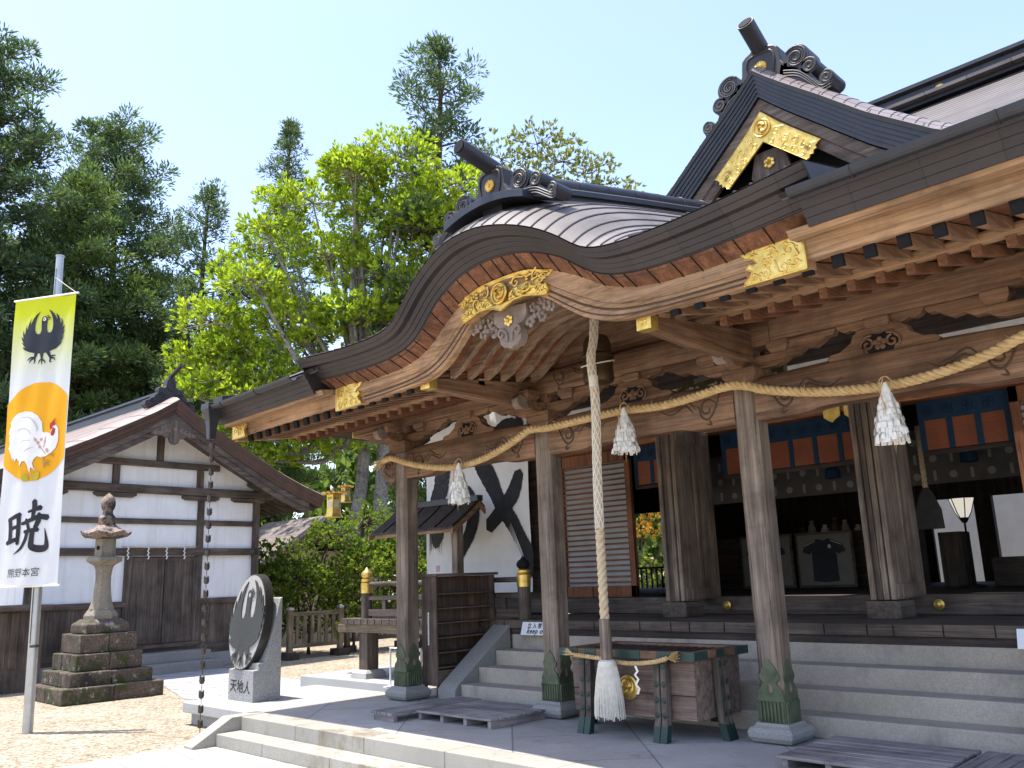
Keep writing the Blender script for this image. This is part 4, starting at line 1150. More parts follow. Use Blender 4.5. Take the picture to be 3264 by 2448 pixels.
pl_ = MB().box(-9.38, 5.36, 0, .8, 10.0, .283)
pl_.build('stone_platform', 'slab', None, 0, False, 'structure')
M['kerb'] = stone('warm_kerb_granite', (0.26, 0.245, 0.205), (0.40, 0.38, 0.335), 140, 0.75, 0.15, None, (0.2, 0.165, 0.12), 0.2)
stp = MB()
x = -9.30; k = 0; rd = random.Random(3)
while x < .6:
    l_ = 1.05 + .25 * rd.random(); stp.box(x + .003, 5.05, 0, min(x + l_, .6) - .003, 5.352, .285); x += l_
x = -9.30
while x < .6:
    l_ = .9 + .3 * rd.random(); stp.box(x + .003, 4.76, 0, min(x + l_, .6) - .003, 5.045, .1425); x += l_
stp.build('stone_steps', 'kerb', None, .006, False, 'structure')
MB().prism([(4.5, 0), (4.5, .045), (4.94, .288), (5.36, .288), (5.36, 0)], lambda u, v, w: (-9.52 + w, u, v), .21).build('step_cheek', 'kerb', None, .008, False, 'structure')
MB().box(-9.5, 5.365, 0, -9.385, 10, .28).build('platform_kerb', 'kerb', None, .006, False, 'structure')
MB().box(-12.85, 8.0, 0, -9.52, 9.9, .25).build('veranda_slab', 'granite', None, .01, False, 'structure')

# ================================================================== banner
B0 = Vector((-12.44, 3.77, 0)); BD = Vector((.85, .53, 0)).normalized(); BN = Vector((BD.y, -BD.x, 0))
def bwave(u, v):
    return .02 * sin(u * 8 + v * .9) * min(1, (5.7 - v)) + .006 * sin(u * 21 - v * 2.2)
def bmap(u, v, w=0, off=.125):
    return B0 + BD * u + BN * (off + bwave(u, v) - w) + Vector((0, 0, v))
def bannermat():
    m, nt, N, L = nmat('yellow_to_white_cloth')
    t = nt.nodes.new('ShaderNodeTexCoord'); sp = nt.nodes.new('ShaderNodeSeparateXYZ'); L.new(t.outputs['Object'], sp.inputs[0])
    mr = nt.nodes.new('ShaderNodeMapRange'); mr.inputs[1].default_value = 4.35; mr.inputs[2].default_value = 5.7
    L.new(sp.outputs[2], mr.inputs[0])
    c = ramp(nt, mr.outputs[0], [(0.0, (0.80, 0.80, 0.79)), (0.12, (0.79, 0.79, 0.76)), (0.5, (0.72, 0.74, 0.36)), (0.82, (0.68, 0.72, 0.045)), (1.0, (0.66, 0.7, 0.03))])
    d = nt.nodes.new('ShaderNodeBsdfDiffuse'); tr = nt.nodes.new('ShaderNodeBsdfTranslucent'); mx = nt.nodes.new('ShaderNodeMixShader'); o = nt.nodes.new('ShaderNodeOutputMaterial')
    L.new(c, d.inputs[0]); L.new(c, tr.inputs[0]); mx.inputs[0].default_value = .3
    L.new(d.outputs[0], mx.inputs[1]); L.new(tr.outputs[0], mx.inputs[2]); L.new(mx.outputs[0], o.inputs[0]); return m
M['ban'] = bannermat()
M['disc'] = plain('orange_print', (0.78, 0.36, 0.022), (0.82, 0.40, 0.03), 2, .9, 0, .1)
M['chick'] = plain('olive_yellow_print', (0.42, 0.32, 0.03), (0.5, 0.38, 0.045), 5, .9, 0, .1)
M['tan'] = plain('tan_print', (0.42, 0.23, 0.05), (0.48, 0.27, 0.07), 5, .9, 0, .1)
M['greyp'] = plain('pale_grey_print', (0.52, 0.50, 0.49), (0.58, 0.56, 0.55), 5, .9, 0, .1)
M['pinkp'] = plain('rose_print', (0.5, 0.28, 0.25), (0.6, 0.38, 0.33), 9, .9, 0, .1)
CROW = [(-0.16,5.491),(-0.191,5.431),(-0.213,5.361),(-0.221,5.289),(-0.218,5.223),(-0.199,5.179),(-0.172,5.163),(-0.144,5.173),(-0.129,5.215),(-0.132,5.28),(-0.135,5.346),(-0.132,5.392),(-0.109,5.416),(-0.076,5.414),(-0.052,5.391),(-0.043,5.337),(-0.044,5.272),(-0.039,5.219),(-0.021,5.181),(0.01,5.17),(0.037,5.182),(0.055,5.223),(0.058,5.288),(0.051,5.347),(0.035,5.402),(0.004,5.457),(-0.033,5.501),(0.008,5.487),(0.064,5.438),(0.098,5.389),(0.119,5.337),(0.112,5.387),(0.093,5.442),(0.132,5.405),(0.159,5.35),(0.173,5.28),(0.184,5.315),(0.176,5.368),(0.206,5.319),(0.213,5.272),(0.207,5.221),(0.233,5.251),(0.238,5.277),(0.246,5.23),(0.227,5.164),(0.256,5.203),(0.246,5.152),(0.22,5.087),(0.25,5.113),(0.226,5.057),(0.19,5.022),(0.231,5.037),(0.193,4.989),(0.125,4.944),(0.035,4.91),(-0.043,4.891),(-0.13,4.889),(-0.211,4.9),(-0.278,4.916),(-0.347,4.948),(-0.396,4.992),(-0.34,4.981),(-0.385,5.03),(-0.415,5.068),(-0.376,5.045),(-0.41,5.097),(-0.431,5.152),(-0.39,5.113),(-0.406,5.176),(-0.407,5.241),(-0.378,5.173),(-0.37,5.172),(-0.365,5.264),(-0.353,5.322),(-0.352,5.275),(-0.34,5.235),(-0.32,5.325),(-0.281,5.407),(-0.293,5.349),(-0.29,5.306),(-0.253,5.391),(-0.215,5.446)]
CLAWS = [([(-0.168,4.93),(-0.186,4.836)],[.06,.028]),([(-0.186,4.836),(-0.247,4.829),(-0.282,4.793)],[.03,.022,.006]),([(-0.195,4.826),(-0.24,4.796),(-0.249,4.758)],[.025,.02,.006]),([(-0.19,4.826),(-0.183,4.784),(-0.195,4.744)],[.025,.02,.006]),
 ([(-0.095,4.92),(-0.081,4.795)],[.07,.022]),([(-0.081,4.805),(-0.116,4.785),(-0.127,4.738)],[.025,.02,.006]),([(-0.081,4.81),(-0.076,4.73)],[.028,.008]),([(-0.081,4.805),(-0.041,4.778),(-0.021,4.741)],[.025,.02,.006]),
 ([(-0.012,4.93),(0.051,4.815)],[.06,.03]),([(0.045,4.82),(0.077,4.845),(0.126,4.841)],[.025,.022,.005]),([(0.05,4.815),(0.098,4.808),(0.112,4.774)],[.025,.022,.006]),([(0.05,4.82),(0.043,4.765),(0.067,4.757)],[.025,.022,.006])]
BEAK = [([(-0.05,5.388),(-0.012,5.392),(0.019,5.372)],[.022,.018,.003]),([(-0.045,5.36),(-0.02,5.362),(0.002,5.367)],[.012,.01,.003]),([(-0.063,5.432),(-0.036,5.412),(-0.02,5.418)],[.006,.012,.006])]
def crow(fn, w0=.003, parent=None, ink='greyink', eye=True, as_prism=None):
    f = lambda u, v, w: fn(u, v, w - w0) if False else fn(u, v, w + w0)
    c = MB()
    if as_prism: c.prism(CROW, f, as_prism)
    else: c.flatd(CROW, f)
    for p, wd_ in CLAWS + BEAK: c.stroke(p, wd_, f)
    o = c.build('crow_emblem', ink, parent)
    if eye:
        e = MB().disc((-.085, 5.371), .0265, lambda u, v, w: fn(u, v, w0 * 2), 18); e.build('eye_white', 'paper', o)
        e = MB().disc((-.085, 5.371), .0115, lambda u, v, w: fn(u, v, w0 * 3), 14); e.build('pupil', ink, o)
    return o
def make_banner():
    pole = thing('banner_pole', 'tall steel banner pole standing on the gravel beside the mossy stone lantern', 'pole', B0)
    top = B0 + BD * -.04 + Vector((0, 0, 6.32)); bot = B0 + BD * .085
    MB().tube([bot, bot.lerp(top, .5), top], [.062, .058, .05], 16).build('shaft', 'steel', pole, 0, True)
    MB().tube([top, top + Vector((0, 0, .02))], .058, 16).build('pole_cap', 'steel', pole)
    MB().tube([bot.lerp(top, .97) + BN * .06, bot.lerp(top, .5) + BN * .07, bot.lerp(top, .17) + BN * .065], .004, 5).build('halyard', 'chain', pole)
    MB().tube([bot + Vector((0, 0, 1.03)), bot + Vector((0, 0, 1.06))], .066, 14).build('cleat', 'chain', pole)
    b = thing('banner', 'tall hanging banner with black crow, white rooster on orange disc and brush characters', 'banner', B0)
    mb = MB(); nu, nv = 28, 60
    UL = lambda v: -.52 - .065 * (v - 1.8) / 3.9; UR = lambda v: .43 - .045 * (v - 1.8) / 3.9
    mb.loft([[bmap(UL(v) + (UR(v) - UL(v)) * i / nu, v) for i in range(nu + 1)] for v in [1.80 + 3.88 * j / nv for j in range(nv + 1)]], False, False)
    cl = mb.build('cloth', 'ban', b, 0, True)
    for z, u0, u1 in ((5.69, -.61, .42), (1.79, -.55, .47)):
        MB().tube([bmap(u0, z - .01 * (z > 3)), bmap(u1, z + .012 * (z > 3))], .014, 10).build('banner_rod', 'paper', b)
    MB().tube([bmap(.39, 5.70), B0 + BD * -.03 + BN * .06 + Vector((0, 0, 5.99))], .005, 5).build('hanging_cord', 'net', b)
    crow(lambda u, v, w: bmap(u, v, -w), .010, b)
    D = [(-0.574,4.209),(-0.486,4.288),(-0.385,4.362),(-0.283,4.425),(-0.158,4.472),(-0.051,4.487),(0.057,4.478),(0.169,4.436),(0.259,4.381),(0.328,4.319),(0.384,4.258),(0.388,4.024),(0.39,3.802),(0.394,3.43),(0.314,3.339),(0.237,3.262),(0.149,3.204),(0.048,3.16),(-0.066,3.144),(-0.183,3.155),(-0.316,3.204),(-0.43,3.275),(-0.545,3.37),(-0.557,3.794)]
    def patch(poly, lvl, m, name, par):       # densified flat print that follows the cloth
        bm = bmesh.new(); vv = [bm.verts.new((u, v, 0)) for u, v in poly]
        for t in tessellate_polygon([[Vector((u, v, 0)) for u, v in poly]]):
            try: bm.faces.new([vv[i] for i in t])
            except ValueError: pass
        for ax_, lo, hi, st_ in ((0, -.6, .4, .03), (1, min(p[1] for p in poly), max(p[1] for p in poly), .08)):
            c_ = lo
            while c_ < hi:
                nrm = (1, 0, 0) if ax_ == 0 else (0, 1, 0); co = (c_, 0, 0) if ax_ == 0 else (0, c_, 0)
                bmesh.ops.bisect_plane(bm, geom=bm.verts[:] + bm.edges[:] + bm.faces[:], plane_co=co, plane_no=nrm); c_ += st_
        bm.verts.index_update(); q_ = MB(); q_.v = [tuple(bmap(p.co.x, p.co.y, -.004 * lvl)) for p in bm.verts]; q_.f = [tuple(p.index for p in f_.verts) for f_ in bm.faces]; bm.free()
        return q_.build(name, m, par, 0, True)
    def dens(poly):
        out = []
        for i, a in enumerate(poly):
            c = poly[(i + 1) % len(poly)]; n = max(1, int(hypot(a[0] - c[0], a[1] - c[1]) / .05))
            out += [(a[0] + (c[0] - a[0]) * k / n, a[1] + (c[1] - a[1]) * k / n) for k in range(n)]
        return out
    # grid fill keeps the prints parallel to the waving cloth
    def gridfill(inside, bb, lvl, m, name, par, st=.02):
        mb = MB(); x0, y0, x1, y1 = bb; ny = int((y1 - y0) / st)
        for j in range(ny):
            ya, yb = y0 + j * st, y0 + (j + 1) * st
            A, B_ = inside((ya)), inside((yb))
            for (a0, a1), (c0, c1) in zip(A, B_):
                n = max(1, int((max(a1, c1) - min(a0, c0)) / .04))
                for k in range(n):
                    t, s = k / n, (k + 1) / n
                    mb.quad(*[bmap(u, v, -.004 * lvl) for u, v in ((a0 + (a1 - a0) * t, ya), (a0 + (a1 - a0) * s, ya), (c0 + (c1 - c0) * s, yb), (c0 + (c1 - c0) * t, yb))])
        return mb.build(name, m, par, 0, True)
    def spans(poly):
        def f(y):
            xs_ = []
            for i, a in enumerate(poly):
                c = poly[(i + 1) % len(poly)]
                if (a[1] > y) != (c[1] > y): xs_.append(a[0] + (y - a[1]) / (c[1] - a[1]) * (c[0] - a[0]))
            xs_.sort(); return [(min(xs_), max(xs_))] if xs_ else [(0, 0)]
        return f
    dk = gridfill(spans(D), (-.6, 3.146, .4, 4.486), 1, 'disc', 'orange_disc', b, .01)
    R = [(-0.466,3.946),(-0.424,4.009),(-0.353,4.06),(-0.248,4.085),(-0.138,4.068),(-0.047,4.009),(0.01,3.921),(0.034,3.789),(0.093,3.78),(0.158,3.762),(0.163,3.817),(0.191,3.861),(0.232,3.872),(0.269,3.819),(0.278,3.717),(0.275,3.643),(0.25,3.571),(0.193,3.511),(0.123,3.47),(0.072,3.45),(-0.014,3.469),(-0.053,3.435),(-0.069,3.381),(-0.053,3.325),(-0.011,3.277),(-0.084,3.327),(-0.09,3.282),(-0.075,3.235),(-0.113,3.292),(-0.129,3.348),(-0.173,3.415),(-0.22,3.409),(-0.248,3.364),(-0.256,3.347),(-0.275,3.421),(-0.322,3.461),(-0.349,3.412),(-0.376,3.464),(-0.388,3.428),(-0.411,3.494),(-0.433,3.542),(-0.465,3.595),(-0.451,3.664),(-0.469,3.73),(-0.464,3.786),(-0.488,3.802),(-0.473,3.862),(-0.45,3.898)]
    ro = patch(R, 4, 'paper', 'rooster', b)
    ol = MB().tube([bmap(u, v, -.014) for u, v in dens(R) + [R[0]]], .003, 4); ol.build('outline', 'greyp', ro)
    patch([(0.152,3.818),(0.137,3.847),(0.139,3.902),(0.17,3.919),(0.194,3.945),(0.218,3.966),(0.212,3.916),(0.221,3.878),(0.19,3.866),(0.179,3.825)], 5, 'redc', 'comb', ro)
    patch([(0.193,3.843),(0.229,3.822),(0.226,3.766),(0.203,3.731),(0.166,3.738),(0.167,3.78)], 5, 'redc', 'wattle', ro)
    f = MB()
    for p, w_ in (([(-0.272,4.002),(-0.174,4.0),(-0.093,3.938),(-0.042,3.85),(-0.048,3.804)], [.008,.02,.026,.024,.01]), ([(-0.334,3.829),(-0.256,3.851),(-0.179,3.832),(-0.119,3.772)], [.006,.02,.022,.006]), ([(-0.279,3.662),(-0.207,3.689),(-0.121,3.684)], [.004,.018,.01]), ([(-0.23,3.501),(-0.162,3.561),(-0.069,3.592)], [.004,.018,.008])):
        f.stroke(p, w_, lambda u, v, w: bmap(u, v, -.020))
    f.build('feather_stroke', 'greyp', ro)  # grey strokes printed on the feathers
    f = MB()
    for p, w_ in (([(-0.07,3.72),(0.003,3.615),(0.11,3.498)], .012), ([(0.088,3.72),(0.084,3.656),(0.075,3.583)], .018)): f.stroke(p, w_, lambda u, v, w: bmap(u, v, -.022))
    for c_ in ((-.05, 3.69), (-.01, 3.65), (.03, 3.69), (.02, 3.59), (.126, 3.55), (.14, 3.53), (.085, 3.66)): f.disc(c_, .02, lambda u, v, w: bmap(u, v, -.023), 10)
    f.build('blossom_sprig', 'pinkp', ro)
    f = MB()
    for p, w_ in (([(0.072,3.455),(0.089,3.39),(0.112,3.315)], .02), ([(0.087,3.403),(0.178,3.389)], .022), ([(0.094,3.389),(0.172,3.339)], .02), ([(0.153,3.481),(0.206,3.483),(0.224,3.454)], .018)): f.stroke(p, w_, lambda u, v, w: bmap(u, v, -.02))
    f.build('rooster_leg', 'tan', ro)
    for q in ([(-0.22,3.198),(-0.181,3.232),(-0.129,3.243),(-0.098,3.2),(-0.092,3.145),(-0.16,3.136),(-0.195,3.169)], [(-0.061,3.198),(-0.055,3.243),(0.006,3.267),(0.049,3.255),(0.051,3.183),(0.018,3.148),(-0.057,3.157)]): patch(q, 5, 'chick', 'chick', b)
    k = MB(); w = .000925
    for p, wd_ in (([(-0.343,2.633),(-0.328,2.535),(-0.32,2.424),(-0.321,2.358)],[78,75,75,78]),([(-0.37,2.642),(-0.269,2.681),(-0.175,2.707)],[60,62,75]),([(-0.195,2.693),(-0.189,2.574),(-0.19,2.455),(-0.192,2.33)],[75,70,72,55]),([(-0.33,2.521),(-0.212,2.556)],[55,50]),([(-0.373,2.345),(-0.313,2.365),(-0.203,2.393)],[60,70,55]),
      ([(0.017,2.88),(0.029,2.801),(0.02,2.719),(0.014,2.653)],[80,80,62,50]),([(-0.06,2.738),(0.029,2.764),(0.113,2.789)],[32,50,80]),([(-0.141,2.586),(-0.077,2.606),(0.006,2.639),(0.107,2.671),(0.212,2.658)],[45,55,62,72,85]),([(-0.081,2.643),(-0.047,2.567),(-0.028,2.507)],[45,52,50]),([(0.098,2.716),(0.095,2.62),(0.06,2.533)],[45,75,60]),([(-0.095,2.481),(0.003,2.499),(0.098,2.505)],[45,55,66]),
      ([(-0.047,2.479),(-0.071,2.377),(-0.13,2.277),(-0.239,2.197)],[62,58,48,4]),([(0.03,2.49),(0.025,2.373),(0.033,2.292),(0.131,2.259),(0.223,2.277),(0.223,2.364),(0.183,2.52)],[70,80,90,100,96,55,4])):
        k.stroke(p, [q * w for q in wd_], lambda u, v, w_: bmap(u, v, -.009))
    k.build('brush_character', 'ink', b)
    text_mb('熊野本宮', .122, lambda x, y, z: bmap(-.312 + x * 1.0, 1.915 + y + x * .02, -.016), 1.0, None, .05, 0.0).build('lettering', 'ink', b)
    return pole, b
pole, banner = make_banner()
p2 = None # = B0 + Vector((-2.7, .12, 0)); p2['label'] = 'second steel banner pole standing left of the storehouse annex'
b2 = None # b2.location = p2.location; b2['label'] = 'second hanging banner on the farther left pole, casting its shadow on the gravel'

# ================================================================== stone lantern
sl_ = thing('stone_lantern', 'weathered stone lantern on a five step mossy base in front of the white storehouse', 'stone lantern', (-15.45, 5.75, 0))
LC = (-15.45, 5.75)
def blocks(mb, h, z0, z1, seed, n):
    rd = random.Random(seed)
    xs_ = [-h] + sorted([(-1 + 2 * (i + 1 + rd.uniform(-.2, .2)) / n) * h for i in range(n - 1)]) + [h]
    for i in range(n):
        for j in range(2):
            y0, y1 = (-h, 0) if j == 0 else (0, h)
            a = rd.uniform(-.012, .012); b_ = rd.uniform(-.01, .01)
            mb.box(LC[0] + xs_[i] + .004, LC[1] + y0 + a * (j == 0) + .003, z0, LC[0] + xs_[i + 1] - .004, LC[1] + y1 + a * (j == 1) - .003, z1 + b_)
for k, (h, z0, z1, n) in enumerate(((.79, 0, .235, 4), (.655, .235, .46, 3), (.53, .46, .73, 3), (.45, .73, 1.03, 2), (.35, 1.03, 1.25, 1))):
    mb = MB()
    if n > 1: blocks(mb, h, z0, z1, k, n)
    else: mb.squares([(h, z0), (h, z1 - .08), (h * .72, z1)], LC)
    mb.build('base_step', 'oldstone', sl_, .018)
hexn = 6
mb = MB(); mb.lathe([(.27, 1.24), (.27, 1.31), (.22, 1.39), (.205, 1.40)], LC, 6, rot=.35).build('shaft_foot', 'lanternstone', sl_, .01)
mb = MB(); mb.lathe([(.205, 1.40), (.17, 1.5), (.145, 1.65), (.128, 1.82), (.125, 1.95), (.14, 2.06), (.155, 2.10), (.16, 2.115)], LC, 8, rot=.2).build('shaft', 'lanternstone', sl_, .008)
mb = MB(); mb.lathe([(.16, 2.115), (.2, 2.15), (.275, 2.19), (.285, 2.2), (.285, 2.255), (.25, 2.27)], LC, 6, rot=.35).build('middle_platform', 'lanternstone', sl_, .01)
fb = MB().lathe([(.168, 2.27), (.165, 2.575)], LC, 6, rot=.35).build('fire_box', 'lanternstone', sl_, .008)
w_ = MB()
ang = -.35 - .2
for a, kind in ((radians(-50), 'round'), (radians(-110), 'sq')):
    a = .35 + pi / 6 + (-2 if kind == 'round' else -3) * pi / 3
    c, s = cos(a), sin(a); rr = .168 * cos(pi / 6) + .003
    fn = lambda u, v, w, c=c, s=s, rr=rr: (LC[0] + c * (rr - w) - s * u, LC[1] + s * (rr - w) + c * u, v)
    if kind == 'round': w_.disc((0, 2.42), .04, fn, 18)
    else: w_.flat([(-.045, 2.33), (.045, 2.33), (.045, 2.5), (-.045, 2.5)], fn)
w_.build('window', 'black', fb)
mb = MB(); rings = []
for z, r0, lift in ((2.575, .2, 0), (2.60, .40, .055), (2.65, .41, .06), (2.70, .30, .015), (2.78, .18, 0), (2.82, .13, 0)):
    rings.append([(LC[0] + r0 * (1 if j % 2 == 0 else .9) * cos(2 * pi * j / 12 + .35), LC[1] + r0 * (1 if j % 2 == 0 else .9) * sin(2 * pi * j / 12 + .35), z + (lift if j % 2 == 0 else 0)) for j in range(12)])
mb.loft(rings).build('cap_roof', 'lichen', sl_, .008)
MB().lathe([(.12, 2.80), (.14, 2.83), (.142, 2.93), (.11, 2.965), (.085, 3.0), (.08, 3.05), (.1, 3.08), (.118, 3.14), (.118, 3.2), (.1, 3.26), (.06, 3.31), (.02, 3.345), (0, 3.36)], LC, 18).build('finial', 'lichen', sl_, 0, True)

# ================================================================== crow monument
mo = thing('crow_monument', 'black oval stone carved with a crow on a granite pedestal', 'monument', (-10.6, 5.92, 0))
MB().box(-11.16, 5.36, 0, -9.62, 7.2, .15).build('lower_slab', 'granitedk', mo, .01)
MB().box(-11.25, 5.28, .15, -9.55, 7.28, .275).build('upper_slab', 'granite', mo, .01)
MB().prism([(5.73, .275), (5.73, .655), (5.80, .66), (5.80, .74), (5.90, .75), (6.09, 1.53), (6.12, 1.545), (6.12, .275)], lambda u, v, w: (-10.92 + w, u, v), .63).build('pedestal', 'granitedk', mo, .006)
OX, OZ, OA, OB = -10.61, 1.25, .335, .60
ORO = radians(10)
def omap(u, v, w): 
    return (OX + u * cos(ORO) - w * sin(ORO), 5.80 + (v - OZ) * .14 + u * sin(ORO) + w * cos(ORO), v)
ov = [(OA * cos(t), OZ + OB * sin(t)) for t in [2 * pi * i / 64 for i in range(64)]]
pl0 = MB().prism(ov, omap, .13).build('oval_slab', 'polish', mo, .012)
def cmap(u, v, w):
    # crow design stretched to fill the oval
    cu = (u + .083) / .345; z = (v - 5.14) / .40
    lim = sqrt(max(.0, 1 - min(.96, abs(z)) ** 2)) * .985
    uu = OA * max(-lim, min(lim, cu * 1.0)); return omap(uu, OZ + OB * z * .96, w)
# recessed pale ground shown between the feathers: built as honed inlay, crow in polished relief above it
MB().prism([(u * .965, OZ + (v - OZ) * .975) for u, v in ov], lambda u, v, w: omap(u, v, -.006 + w), .005).build('honed_ground', 'honed', mo)
c_ = MB(); c_.prism(CROW, lambda u, v, w: cmap(u, v, -.02 + w), .018)
for p, wd_ in CLAWS: c_.stroke([(u, v + .02) for u, v in p], [q * 1.5 for q in wd_], lambda u, v, w: cmap(u, v, -.021))
for p, wd_ in BEAK: c_.stroke(p, [q * 1.4 for q in wd_], lambda u, v, w: cmap(u, v, -.021))
co = c_.build('crow_relief', 'polish', mo)
MB().disc((-.085, 5.371), .02, lambda u, v, w: cmap(u, v, -.022), 16).build('eye', 'honed', co)
text_mb('天地人', .165, lambda x, y, z: (-10.875 + x * 1.03, 5.727, .40 + y - .03 * x), 1.04, None, .12, .002).build('lettering', 'ink', mo)
mb_ = MB()

# ================================================================== rain chain
rc_ = thing('rain_chain', 'dark metal rain chain of tulip cups hanging from the porch gutter corner', 'rain chain', (-9.93, 4.88, .1))
for k in range(21):
    z = 3.42 - k * .161
    c = MB()
    n = 18
    prof = [(.008, z - .075), (.026, z - .065), (.032, z - .04), (.03, z - .01)]
    c.loft([[(-9.93 + r * cos(2 * pi * j / n), 4.88 + r * sin(2 * pi * j / n), zz) for j in range(n)] for r, zz in prof] +
           [[(-9.93 + (.042 if j % 3 == 0 else .034) * cos(2 * pi * j / n), 4.88 + (.042 if j % 3 == 0 else .034) * sin(2 * pi * j / n), z + (.026 if j % 3 == 0 else .0)) for j in range(n)]])
    c.build('tulip_cup', 'chain', rc_)
lk = MB()
for k in range(21):
    z = 3.42 - k * .161
    for sg in (-1, 1): lk.tube([(-9.93, 4.88, z - .07), (-9.93 + sg * .02, 4.88 - sg * .008, z - .1), (-9.93, 4.88, z - .135 + .0), (-9.93, 4.88, z - .163 - .05)], .0028, 4)
lk.build('link', 'chain', rc_)

# ================================================================== straw rope and paper tassels
RPTS = [(-8.95, 6.74, 3.22), (-8.71, 6.70, 3.225), (-8.41, 6.72, 3.13), (-7.97, 6.74, 3.03), (-7.5, 6.75, 2.985), (-7.1, 6.74, 3.02), (-6.75, 6.72, 3.09), (-6.43, 6.70, 3.19), (-6.265, 6.69, 3.24), (-6.0, 6.70, 3.225), (-5.6, 6.73, 3.245), (-5.1, 6.74, 3.26), (-4.6, 6.74, 3.235), (-4.2, 6.72, 3.255), (-3.9, 6.69, 3.28), (-3.70, 6.69, 3.265), (-3.45, 6.71, 3.18), (-3.0, 6.74, 3.09), (-2.5, 6.75, 3.05), (-2.1, 6.74, 3.075), (-1.75, 6.72, 3.14), (-1.45, 6.70, 3.235), (-1.2, 6.69, 3.26), (-.6, 6.72, 3.15)]
sp_, _ = smooth(RPTS, 1, 5)
ro = rope_mb(sp_, .039, .16, 3, 7)
rd = random.Random(2)
for i in range(120):
    p = sp_[rd.randrange(len(sp_))]; a = rd.uniform(0, 2 * pi)
    q = Vector(p) + Vector((rd.uniform(-.05, .05), -.02 + .04 * cos(a), .04 * sin(a))); ro.tube([q, q + Vector((rd.uniform(-.07, .07), rd.uniform(-.03, .01), rd.uniform(-.03, .05)))], .0016, 3)
for i in range(60):
    q = Vector((-8.93, 6.74, 3.22)) + Vector((0, rd.uniform(-.03, .03), rd.uniform(-.03, .03))); ro.tube([q, q + Vector((-rd.uniform(.08, .24), rd.uniform(-.05, .05), rd.uniform(-.1, .03)))], .003, 3)
tag(ro.build('straw_rope', 'straw', None, 0, True), 'thick twisted straw rope draped along the porch posts and beams', 'rope')
def tassel(x, z, h, label, seed):
    t = thing('paper_tassel', label, 'paper tassel', (x, 6.66, z), 'white paper tassels on the straw rope')
    rd = random.Random(seed); mb = MB()
    nl = 7
    for k in range(nl):
        zt = z - .05 - (h - .14) * k / nl; rad = .032 + .076 * ((k + .7) / nl) ** .62; n = 24 + 5 * k
        for i in range(n):
            a = 2 * pi * i / n + rd.uniform(-.12, .12); ln = (h / nl) * rd.uniform(1.15, 1.75); w = rd.uniform(.009, .017)
            r0 = rad * .72; r1 = rad * rd.uniform(.98, 1.2)
            c, s = cos(a), sin(a); tw = rd.uniform(-.6, .6)
            px, py = -s * w, c * w
            top = Vector((x + r0 * c, 6.66 + r0 * s, zt)); mid = Vector((x + r1 * c, 6.66 + r1 * s, zt - ln * .55)); bot = Vector((x + r1 * 1.06 * c, 6.66 + r1 * 1.06 * s, zt - ln))
            d = Vector((px, py, 0)); d2 = Vector((px + c * w * tw, py + s * w * tw, 0))
            n0 = len(mb.v); mb.v += [tuple(top - d), tuple(top + d), tuple(mid + d2), tuple(mid - d2), tuple(bot + d2), tuple(bot - d2)]
            mb.f += [(n0, n0 + 1, n0 + 2, n0 + 3), (n0 + 3, n0 + 2, n0 + 4, n0 + 5)]
    mb.build('paper_strips', 'paper', t)
    MB().lathe([(.012, z + .03), (.03, z - .02), (.045, z - .10), (.078, z - h * .72), (.02, z - h * .76)], (x, 6.66), 12).build('core', 'paper', t)
    cd = MB().tube([(x + .01, 6.60, z + .05), (x - .02, 6.59, z - .05), (x + .02, 6.56, z - .2)], .005, 5).tube([(x + .02, 6.6, z - h * .8), (x + .04, 6.6, z - h - .06), (x + .05, 6.61, z - h * .8)], .0035, 4).tube([(x + .05 * cos(q), 6.66, z + .02 + .06 * sin(q)) for q in [2 * pi * i / 12 for i in range(13)]], .004, 4)
    cd.build('tie_cord', 'straw', t)
tassel(-7.40, 2.98, .47, 'white paper tassel hanging from the rope beside the leftmost post', 1)
tassel(-4.98, 3.24, .45, 'yellowish white paper tassel beside the thick bell rope', 2)
tassel(-2.47, 3.03, .47, 'bright white paper tassel in the right bay before the folded doors', 3)

# ================================================================== bell and bell rope
bl = thing('bell', 'round bronze bell hanging under the curved gable', 'bell', (XC - .1, 6.5, 3.55))
MB().lathe([(.0, 4.03), (.05, 4.02), (.11, 3.99), (.135, 3.93), (.14, 3.85), (.135, 3.82), (.165, 3.80), (.168, 3.785), (.15, 3.77), (.15, 3.62), (.155, 3.57), (.14, 3.53), (.06, 3.51), (0, 3.51)], (XC - .1, 6.50), 28).build('bell_body', 'bronze', bl, 0, True)
MB().tube([(XC - .1, 6.5, 4.02), (XC - .1, 6.5, 4.3)], .018, 8).build('hanger', 'chain', bl)
MB().tube([(XC - .1 + .165 * cos(a), 6.5 + .165 * sin(a), 3.72 + .04 * sin(a * 1) * 1) for a in [2 * pi * i / 24 for i in range(25)]], .008, 6).build('cord_loop', 'net', bl)
br = thing('bell_rope', 'long netted bell rope ending in a white tassel in front of the offering box', 'bell rope', (XC, 6.27, .45))
path = [(XC + .02, 6.33, 4.12), (XC + .02, 6.30, 3.9), (XC + .0, 6.27, 3.7), (XC + .01, 6.29, 3.3), (XC, 6.27, 2.6), (XC, 6.26, 2.1)]
sp2, _ = smooth(path, 1, 8)
core = MB().tube(sp2, .036, 12).build('rope_core', 'hemp', br, 0, True)
nt_ = MB()
for sgn in (-1, 1):
    for q in range(6):
        pts = []
        n = len(sp2) * 5
        for i in range(n):
            t = i / (n - 1) * (len(sp2) - 1); k = min(int(t), len(sp2) - 2); p = Vector(sp2[k]).lerp(Vector(sp2[k + 1]), t - k)
            a = 2 * pi * q / 6 + sgn * (4.12 - p.z) * 9.5; pts.append(p + Vector((.039 * cos(a), .039 * sin(a), 0)))
        nt_.tube(pts, .0055, 4)
